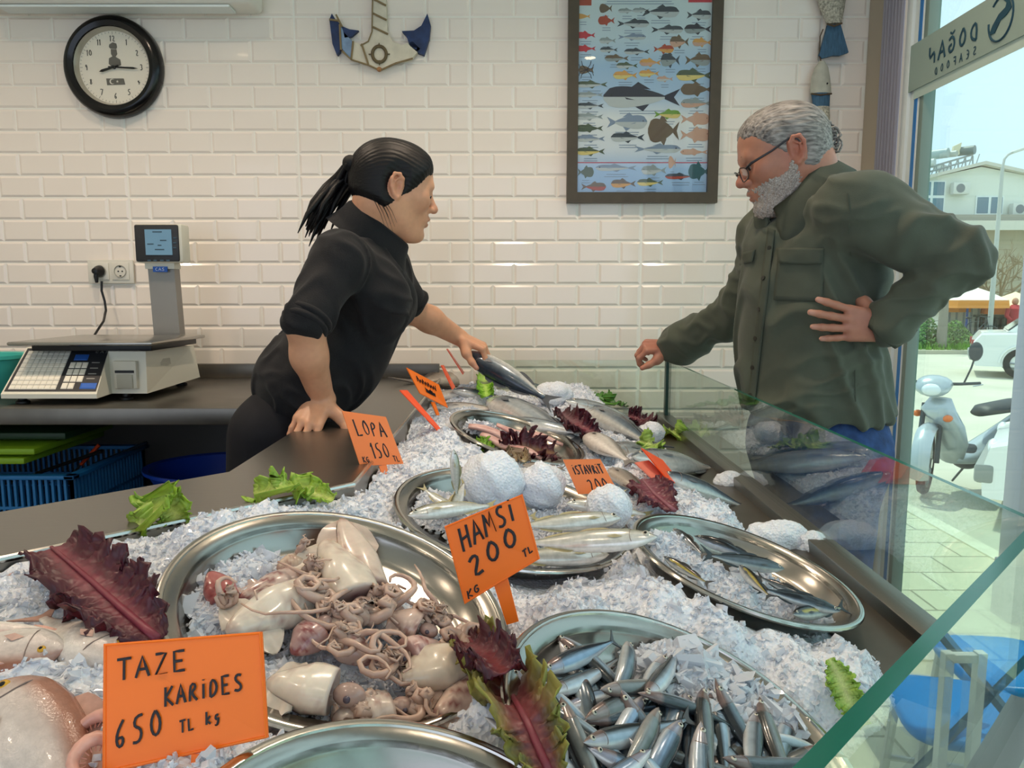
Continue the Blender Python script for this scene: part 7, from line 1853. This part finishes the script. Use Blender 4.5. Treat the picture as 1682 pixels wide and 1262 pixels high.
d1 = at(497, 706, 1.61) - wr1
t1 = hand(S, wr1, d1, (.1, -.5, 1), (.8, -.6, 0), [(R(22), R(18), R(12)), (R(18), R(18), R(12)), (R(20), R(20), R(15)), (R(26), R(24), R(18))], .12, .96, (.35, .9, .35), .6)
t2 = hand(S, wr2, (.86, .0, -.36), (.42, -.15, 1), (.1, -1, -.1), [(R(50), R(28), R(14)), (R(44), R(30), R(14)), (R(44), R(34), R(16)), (R(48), R(38), R(20))], .06, .95, (.75, .55, .9), .5)
V, F_ = S.mesh(.0031); V = relax(V, F_, 1, .4)
sp = [(h.w(.10, 0, -.058), .014, '9c5a50', .55), (h.w(.113, 0, -.02), .016, 'c07a64', .5), (h.w(-.012, -.08, .005), .03, 'c0735c', .45)] + [(h.w(.07, y * .045, -.02), .028, 'b9745c', .35) for y in (1, -1)] + [(p, .014, 'c98b7c', .6) for p, _ in t1 + t2] + [(h.w(.088, y * .031, .014), .010, '8a5c48', .35) for y in (1, -1)]
body = npmesh('body', V, F_, m_skin, wm, paint(V, 'd39c7a', sp))
eyes(h, body); brow(h, body, '17100e'); lash(h, body)
m_fl = mat('black_fleece', '0e0e12', rough=.85, var=.25, scale=160, bump=.25, bscale=420, sheen=.05)
S = Sdf(); wtorso(S, .006)
S.rc(sh1, el1, .057, .044, .03); cu = A3(el1) + (A3(el1) - A3(sh1)) * .02
S.rc(A3(sh1) * .15 + A3(el1) * .85, A3(el1) + np.array([.0, .0, .012]), .047, .045, .02)
S.rc(sh2, at(668, 495, 2.09), .060, .052, .04); S.rc(at(592, 418, 1.88), at(588, 445, 1.88), .066, .085, .04)
def cut(P):   # cuff of the near sleeve, neck opening
    return np.maximum(0 * P[:, 0] - 1, 0) - 1
V, F_ = S.mesh(.0045); V = relax(V, F_, 2); N = vnorm(V, F_)
V = V + N * (.0065 * fold(V, 60, 5, (1, 1, .8)) + .003 * wav(V, 38, 8))[:, None]
npmesh('half_zip_top', V, F_, m_fl, wm)
# rolled cuffs, stand collar, zip
def ring(c, ax, r_, th, n=28, el_=1.0):
    ax = Vector(ax).normalized(); u = ax.orthogonal().normalized(); w_ = ax.cross(u); b = MB(); b.tube([Vector(c) + u * r_ * cos(2 * pi * k / n) + w_ * r_ * el_ * sin(2 * pi * k / n) for k in range(n + 1)], th, n=8, cap=False); return b
a1 = (el1 - sh1).normalized()
for k_, (c, ax, r_) in enumerate(((el1 - a1 * .012, a1, .049), (el1 + a1 * .004, a1, .047), (at(676, 498, 2.095), (el2 - sh2), .047))):
    ring(c, ax, r_ - .003, .0095).build('cuff', m_fl, wm, angle=180)
nb2 = at(613, 378, 1.87); b = MB(); na = (nb2 - at(632, 345, 1.87)).normalized(); u = Vector((cos(R(20)), sin(R(20)), 0)); u = (u - na * u.dot(na)).normalized(); w_ = na.cross(u); rows = []
for (o, r_) in ((.030, .088), (-.004, .074), (-.030, .068), (-.036, .071), (-.030, .076), (-.002, .084), (.034, .100)):
    row = []
    for k in range(41):
        a = R(14) + (2 * pi - R(28)) * k / 40; fr_ = .5 + .5 * cos(a); row.append(Vector(nb2) + na * (o + .022 * fr_) + u * (r_ * 1.12 * cos(a) + .012 * fr_) + w_ * r_ * sin(a))
    rows.append(row)
b.grid(rows); b.build('collar', m_fl, wm, angle=180)
b = MB(); b.tube([at(652, 436, 1.82), at(660, 462, 1.81), at(666, 486, 1.80)], .0028, n=6); b.build('zip', mat('zip_dark', '2a2b2f', rough=.4, metal=.5), wm)
b = MB(); b.box(at(658, 488, 1.775), (.006, .004, .022), bev=.0015); b.build('zip_pull', mat('zip_silver', 'a8a8a8', rough=.3, metal=1), wm)
m_pants = mat('black_trousers', '0c0c14', rough=.85, var=.2, scale=60)
S = Sdf(); S.el((-.575, 1.80, .89), (.090, .158, .15), Rz, .05)
for hy, fy in ((1.73, 1.68), (1.87, 1.88)): S.chain([(-.580, hy, .92), (-.615, hy - .02, .48), (-.64, fy, .10)], [.092, .082, .072], .05)
V, F_ = S.mesh(.009); V = relax(V, F_, 2); npmesh('trousers', V, F_, m_pants, wm)
m_shoe = mat('shoe_black', '151517', rough=.5)
for fy in (1.68, 1.88):
    b = MB(); b.tube([(-.70, fy, .04), (-.65, fy, .055), (-.57, fy, .045), (-.515, fy - .01, .028)], [.03, .045, .042, .022], n=12); b.build('shoe', m_shoe, wm, angle=180)
# hair: cap, ponytail, loose strands
m_hair = hairmat('hair_black', '070606', '141112', 240, (.12, 1, 1))
H2 = Sdf(); h.build(H2, ears=False, feats=False)
def haircap(head, Hs, off, reg, vox=.003):
    T = Sdf(); lo, hi = head.c - .17, head.c + .17
    T.fn(lambda P: Hs.ev(P) - off * np.clip(.12 - reg(head.loc(P)) * head.s / .022, .12, 1), lo, hi, .005, 'u'); T.fn(lambda P: reg(head.loc(P)) * head.s, lo, hi, .012, 's2'); T.pr[-1] = T.pr[-1][:4] + ('x',)
    V, F_ = T.mesh(vox); V = relax(V, F_, 2); return V, F_
reg = lambda q: np.maximum(np.maximum((1.05 * (q[:, 0] - .022) - q[:, 2]) / 1.45 + .0022 * np.sin(q[:, 1] * 190) + .0016 * np.sin(q[:, 2] * 900 + q[:, 0] * 300), q[:, 0] - .096), np.maximum(-.050 - q[:, 2] - .25 * (q[:, 0] + .06), np.where(np.abs(q[:, 1]) > .05, .020 - np.sqrt((q[:, 0] + .012) ** 2 + ((q[:, 2] - .004) * .62) ** 2), -1))) - .12 * np.maximum(np.abs(q[:, 1]) - .052, 0) * (q[:, 0] > .02)
V, F_ = haircap(h, H2, .0105, reg); N = vnorm(V, F_); q = h.loc(V); V = V + N * (.0005 * np.sin(np.arctan2(q[:, 1], q[:, 2] + .02) * 70 + q[:, 0] * 30 + 3 * np.sin(q[:, 0] * 40)))[:, None]
npmesh('hair', V, F_, m_hair, wm)
tie = Vector(h.w(-.122, .0, .045)); b = MB(); b.ball(tie, (.020, .020, .020), 14, 10); b.build('hair_tie', mat('tie_black', '0a0a0a', rough=.7), wm)
rw = random.Random(8); b = MB()
for k in range(60):
    j = Vector((rw.gauss(0, .008), rw.gauss(0, .010), rw.gauss(0, .008))); j2 = j * rw.uniform(1.0, 1.9); f = rw.uniform(.80, 1.06)
    P = [Vector(h.w(-.10, 0, .05)) + j * .6, tie + j * .6, Vector(at(568, 292, 1.90)) + j * 1.3, Vector(at(545, 318, 1.88)) + j2, Vector(at(526, 345, 1.86)) + j2 * 1.2, Vector(at(513, 352 + 24 * f, 1.85)) + j2 * 1.3]
    b.tube(P, [.006, .005, .0085, .0085, .006, .0012], n=6)
b.build('ponytail', m_hair, wm, angle=180)
b = MB()
for k in range(6):
    s0 = Vector(h.w(-.035 - .006 * k, -.072, -.035)); e0 = Vector(at(652 - k * 3.4, 366 + (k * 7) % 19, 1.79)); b.tube([s0, s0.lerp(e0, .5) + Vector((.004, -.006, 0)), e0], [.0009, .0006, .0002], n=4)
b.build('loose_strands', m_hair, wm)

# ------------------------------------------------------------------ man at the glass
h = Head(at(1288, 261, 1.75), R(180 - 6), R(20), R(0), .955)
mn = thing('person', 'grey bearded man in glasses and olive shirt, one hand on hip, other on the glass', 'person', (.72, 1.78, 0))
fd = Vector((-.94, -.34)).normalized(); FD = (fd.x, fd.y)
def zz(py, Y=1.76): return at(1300, py, Y).z
sz = [zz(674), zz(640), zz(560), zz(470), zz(400), zz(352), zz(326)]
scx = [at(px, py, 1.77).x for px, py in ((1336, 692), (1334, 640), (1330, 560), (1328, 470), (1333, 400), (1345, 352), (1352, 326))]; scy = [1.77] * 7
sa, sb = [.158, .158, .156, .146, .128, .098, .055], [.184, .180, .170, .170, .184, .175, .10]
shL, elL, wrL = at(1410, 348, 1.61), at(1568, 430, 1.52), at(1454, 538, 1.575)
shR, elR, wrR = at(1272, 392, 1.95), at(1222, 508, 2.12), at(1104, 570, 2.32)
nbm = at(1344, 338, 1.77)
S = Sdf(); h.build(S, True)
S.rc(h.w(-.045, 0, -.05), nbm, .060, .066, .03); S.rc(nbm, at(1350, 380, 1.77), .07, .10, .04)
S.tower(sz, scx, scy, sa, sb, FD, .04, grow=-.018); S.rc(shL, shR, .06, .06, .05)
S.chain([shL, elL, wrL], [.048, .034, .027], .03); S.chain([shR, elR, wrR], [.048, .036, .028], .03)
S.el((.735, 1.77, .90), (.13, .17, .14), np.array(Matrix.Rotation(math.atan2(fd.y, fd.x), 3, 'Z')), .05)
for hy, fy in ((1.68, 1.66), (1.87, 1.92)): S.chain([(.74, hy, .86), (.735, hy, .48), (.75, fy, .08)], [.088, .062, .045], .04); S.rc((.76, fy, .05), (.62, fy - .04, .04), .04, .03, .02)
tL = hand(S, wrL, (-1, -.08, .10), (-.12, -1, -.05), (0, -.1, 1), [(R(4), R(8), R(6)), (R(8), R(8), R(6)), (R(8), R(8), R(6)), (R(10), R(8), R(6))], .17, .98, (.45, .5, .75), .1)
tR = hand(S, wrR, (-1, -.05, .02), (-.1, -.45, 1), (-.1, -1, -.2), [(R(48), R(52), R(30)), (R(56), R(54), R(32)), (R(62), R(56), R(32)), (R(68), R(56), R(32))], .05, 1.0, (.75, .45, .55), .4)
V, F_ = S.mesh(.0031); V = relax(V, F_, 1, .4)
sp = [(h.w(.10, 0, -.058), .012, '8a5048', .5), (h.w(.113, 0, -.02), .017, 'b2685a', .6), (h.w(-.012, .08, .005), .034, 'b0604e', .6), (h.w(.07, .045, -.015), .03, 'b06c58', .4), (h.w(.075, 0, .075), .05, 'a5745a', .5)] + [(p, .011, 'd3a493', .8) for p, _ in tL] + [(p, .012, 'b46a5c', .5) for p, _ in tR] + [(p, .05, 'a9685a', .6) for p in (wrR + Vector((-.07, 0, 0)), wrL + Vector((-.06, 0, 0)))] + [(h.w(.088, y * .031, .006), .016, '94604f', .5) for y in (1, -1)]
body = npmesh('body', V, F_, m_skin, mn, paint(V, 'b47e66', sp))
eyes(h, body); brow(h, body, '5a5049', .0032); lash(h, body)
m_sh = mat('olive_shirt', '4c5245', rough=.82, var=.12, scale=14, bump=.15, bscale=600, sheen=.1)
S = Sdf(); S.tower(sz, scx, scy, sa, sb, FD, .05)
S.rc(shL, elL, .066, .050, .03); S.rc(elL, Vector(elL).lerp(wrL, .88), .050, .040, .02)
S.rc(shR, elR, .066, .056, .04); S.rc(elR, Vector(elR).lerp(wrR, .90), .056, .045, .03); S.rc(shL, shR, .060, .060, .06); S.rc(at(1347, 350, 1.77), at(1350, 378, 1.77), .070, .10, .04)
V, F_ = S.mesh(.0042); V = relax(V, F_, 2); N = vnorm(V, F_)
dl = lambda a, b: np.linalg.norm(np.cross(V - A3(a), (A3(b) - A3(a)) / np.linalg.norm(A3(b) - A3(a))), axis=1)
armw = np.clip(1 - np.minimum(np.minimum(dl(elL, wrL), dl(shL, elL)), np.minimum(dl(elR, wrR), dl(shR, elR))) / .12, 0, 1)
V = V + N * ((.014 * fold(V, 44, 21, (1, 1, .5)) + .005 * wav(V, 30, 22)) * (1 + .1 * armw) + .011 * armw * fold(V, 62, 25, (1, 1, 1.2)))[:, None]
hm = np.clip((sz[1] - V[:, 2]) / .06, 0, 1); V[:, 2] += hm * .012 * np.sin(np.arctan2(V[:, 1] - 1.77, V[:, 0] - .71) * 2 + 1.0)
shirt = npmesh('shirt', V, F_, m_sh, mn)
BV = BVHTree.FromPolygons([Vector(v) for v in V], [tuple(f) for f in F_])
def onshirt(px, py, off=.002):
    o = Vector((0, 0, EYE)); d = ray(px, py).normalized(); loc, nr, ix, ds = BV.ray_cast(o, d)
    if loc is None: return at(px, py, 1.65)
    if nr.dot(d) > 0: nr = -nr
    return loc + nr * off
def patch(q, nu, nv, off, th=.0022):
    """cloth piece following the shirt inside a px quad TL TR BR BL"""
    P = []
    for i in range(nv + 1):
        row = []
        for j in range(nu + 1):
            u, v = j / nu, i / nv; x = (q[0][0] * (1 - u) + q[1][0] * u) * (1 - v) + (q[3][0] * (1 - u) + q[2][0] * u) * v; y = (q[0][1] * (1 - u) + q[1][1] * u) * (1 - v) + (q[3][1] * (1 - u) + q[2][1] * u) * v; row.append(onshirt(x, y, off))
        P.append(row)
    for _ in range(2): P = [[(P[i][j] * 2 + P[max(i - 1, 0)][j] + P[min(i + 1, nv)][j] + P[i][max(j - 1, 0)] + P[i][min(j + 1, nu)]) / 6 for j in range(nu + 1)] for i in range(nv + 1)]
    b = MB(); b.grid(P); return b
def solid(o, th): md = o.modifiers.new('thickness', 'SOLIDIFY'); md.thickness = th; md.offset = 0; return o
m_sh2 = mat('olive_trim', '474d41', rough=.82, var=.12, scale=16, bump=.15, bscale=600)
solid(patch([(1262, 372), (1276, 376), (1242, 668), (1228, 662)], 3, 26, .003).build('button_placket', m_sh2, mn, angle=180), .004)
solid(patch([(1278, 410), (1356, 408), (1354, 500), (1268, 496)], 10, 8, .002).build('chest_pocket', m_sh2, mn, angle=180), .003)
solid(patch([(1276, 408), (1358, 405), (1350, 436), (1280, 434)], 10, 5, .006).build('pocket_flap', m_sh2, mn, angle=180), .004)
solid(patch([(1222, 414), (1245, 408), (1240, 432), (1216, 438)], 4, 4, .005).build('pocket_flap', m_sh2, mn, angle=180), .004)
m_btn = mat('button_dark', '2b2c26', rough=.4)
for (px, py) in ((1266, 408), (1256, 458), (1249, 508), (1243, 556), (1238, 604), (1234, 650), (1312, 424)):
    c = onshirt(px, py, .006); o_ = (onshirt(px + 3, py, .006) - c).cross(onshirt(px, py + 3, .006) - c).normalized(); b = MB(); b.disc(c, o_ if o_.y < 0 else -o_, .0055, 14, .003); b.build('button', m_btn, mn)
for pts in ([(1392, 318), (1396, 345), (1394, 380), (1397, 420)], [(1402, 560), (1404, 610), (1405, 660)]):
    b = MB(); b.tube([onshirt(x, y, .0008) for x, y in pts], .0016, n=5); b.build('seam', m_sh2, mn)
pass
# collar and cuffs
nb3 = at(1312, 322, 1.765); b = MB(); na = (nb3 - at(1286, 282, 1.765)).normalized(); u = Vector((fd.x, fd.y, 0)); u = (u - na * u.dot(na)).normalized(); w_ = na.cross(u); rows = []
for (o, r_) in ((.030, .090), (-.010, .083), (-.036, .080), (-.042, .086), (-.036, .096), (-.004, .112), (.030, .128)):
    row = []
    for k in range(49):
        a = R(10) + (2 * pi - R(20)) * k / 48; fr_ = .5 + .5 * cos(a); ext = .030 * max(0, cos(a)) ** 3 if r_ > .085 else 0; row.append(Vector(nb3) + na * (o + .020 * fr_ + ext - .012 * (1 - fr_)) + u * (r_ * 1.08 * cos(a) + .010) + w_ * r_ * sin(a))
    rows.append(row)
b.grid(rows); solid(b.build('collar', m_sh2, mn, angle=180), .0045)
for (e_, w__, r_) in ((elL, wrL, .047), (elR, wrR, .045)):
    e_, w__ = Vector(e_), Vector(w__); ax = (w__ - e_).normalized(); c = e_.lerp(w__, .86); un = ax.orthogonal().normalized(); vn = ax.cross(un); b = MB()
    b.grid([[c + ax * o + un * rr * cos(k * pi / 16) + vn * rr * sin(k * pi / 16) for k in range(33)] for o, rr in ((-.012, r_ + .002), (.0, r_ + .005), (.035, r_ + .002), (.045, r_ - .001), (.040, r_ - .006), (.0, r_ - .008))]); b.build('cuff', m_sh2, mn, angle=180)
m_jean = mat('blue_jeans', '24406e', rough=.85, var=.3, scale=50, bump=.2, bscale=500)
S = Sdf(); S.el((.738, 1.77, .90), (.138, .182, .15), np.array(Matrix.Rotation(math.atan2(fd.y, fd.x), 3, 'Z')), .04)
for hy, fy in ((1.68, 1.66), (1.87, 1.92)): S.chain([(.742, hy, .86), (.735, hy, .48), (.75, fy, .09)], [.108, .088, .078], .05)
V, F_ = S.mesh(.007); V = relax(V, F_, 2); N = vnorm(V, F_); V = V + N * (.006 * fold(V, 40, 31, (1, 1, 1.3)))[:, None]; npmesh('jeans', V, F_, m_jean, mn)
for fy in (1.66, 1.92):
    b = MB(); b.tube([(.80, fy + .01, .045), (.75, fy, .06), (.68, fy - .02, .05), (.59, fy - .05, .03)], [.032, .048, .045, .024], n=12); b.build('shoe', m_shoe, mn, angle=180)
# grey hair tied back, beard, glasses
H2 = Sdf(); h.build(H2, True, ears=False, feats=False)
m_grey = hairmat('hair_grey', '4c4845', 'aaa49e', 200, (.14, 1, 1)); m_beard = hairmat('beard_grey', '83756b', 'c8c0b7', 420)
reg = lambda q: np.maximum((1.10 * (q[:, 0] - .012) - q[:, 2]) / 1.49 + .004 * np.sin(q[:, 1] * 150) + .25 * np.maximum(np.abs(q[:, 1]) - .045, 0) * (q[:, 0] > .01), np.maximum(-.060 - q[:, 2] - .25 * (q[:, 0] + .06), np.where(np.abs(q[:, 1]) > .05, .019 - np.sqrt((q[:, 0] + .012) ** 2 + ((q[:, 2] - .004) * .62) ** 2), -1)))
V, F_ = haircap(h, H2, .0055, reg); N = vnorm(V, F_); q = h.loc(V); V = V + N * (.0005 * np.sin(np.arctan2(q[:, 1], q[:, 2] + .03) * 64 + q[:, 0] * 25 + 2 * np.sin(q[:, 0] * 60)))[:, None]
npmesh('hair', V, F_, m_grey, mn)
b = MB(); rw = random.Random(3)
for k in range(34):
    s0 = Vector(h.w(-.098, rw.gauss(0, .012), .020 + rw.gauss(0, .014))); r_ = rw.uniform(.008, .016); a0 = rw.uniform(0, 6.28); s1 = s0 + Vector((.010 + rw.uniform(0, .012), 0, 0)); b.tube([s1 + Vector((r_ * cos(a0 + i * .55) * .9, rw.gauss(0, .003), r_ * sin(a0 + i * .55))) for i in range(9)], [.0030, .0032, .0030, .0028, .0026, .0024, .002, .0016, .0008], n=5)
b.build('hair_knot', m_grey, mn, angle=180)
HB = Sdf(); h.build(HB, True, ears=False)
def breg(q):
    ax = np.abs(q[:, 1]); lo = q[:, 2] + .036 + .10 * np.maximum(q[:, 0] - .05, 0) - np.clip((.030 - q[:, 0]) * .9, 0, .030) * (ax > .04); d = np.maximum(lo, -.004 - q[:, 0]); d = np.maximum(d, -.125 - q[:, 2])
    lip = .0125 - np.sqrt((q[:, 2] + .0575) ** 2 + (np.maximum(ax - .014, 0)) ** 2); lip = np.where(q[:, 0] > .07, lip, -1); nose = np.where((q[:, 0] > .085) & (q[:, 2] > -.040), .01, -1); return np.maximum(np.maximum(d, lip), nose) + .004 * np.sin(q[:, 0] * 420 + 2 * np.sin(q[:, 2] * 170)) * np.sin(q[:, 1] * 380 + q[:, 2] * 330)
V, F_ = haircap(h, HB, .0040, breg, .0024); N = vnorm(V, F_); V = V + N * (.0016 * wav(V, 700, 41))[:, None]; npmesh('beard', V, F_, m_beard, mn)
m_gl_ = mat('spectacle_dark', '1b1a1c', rough=.3)
gp_ = thing('x', 'x', 'x'); bpy.data.objects.remove(gp_)
b = MB(); g_ = h.w
for y in (1, -1):
    b.tube([g_(.112 - .010 * abs(cos(a)) * (1 if cos(a) * y > 0 else .2), .033 * y + .024 * cos(a), -.004 + .0165 * (abs(sin(a)) ** .8) * math.copysign(1, sin(a))) for a in [2 * pi * k / 28 for k in range(29)]], .0013 * h.s, n=6)
    b.tube([g_(.103, .057 * y, .006), g_(.092, .070 * y, .012), g_(.04, .080 * y, .022), g_(.0, .083 * y, .034), g_(-.016, .085 * y, .026), g_(-.024, .084 * y, .010)], [.0030, .0030, .0022, .0020, .0018, .0016], n=6)
b.tube([g_(.111, -.010, .000), g_(.117, 0, .004), g_(.111, .010, .000)], .0015, n=6); gf = b.build('spectacles', m_gl_, mn)
for y in (1, -1):
    b = MB(); c = [Vector(g_(.1105 - .006 * abs(cos(a)), .033 * y + .0235 * cos(a), -.004 + .016 * (abs(sin(a)) ** .8) * math.copysign(1, sin(a)))) for a in [2 * pi * k / 24 for k in range(24)]]; b.add(c, [tuple(range(24))]); b.build('lens', glass('lens_glass%d' % (y + 1), 'f4f6f6', .04), gf, smooth=False)
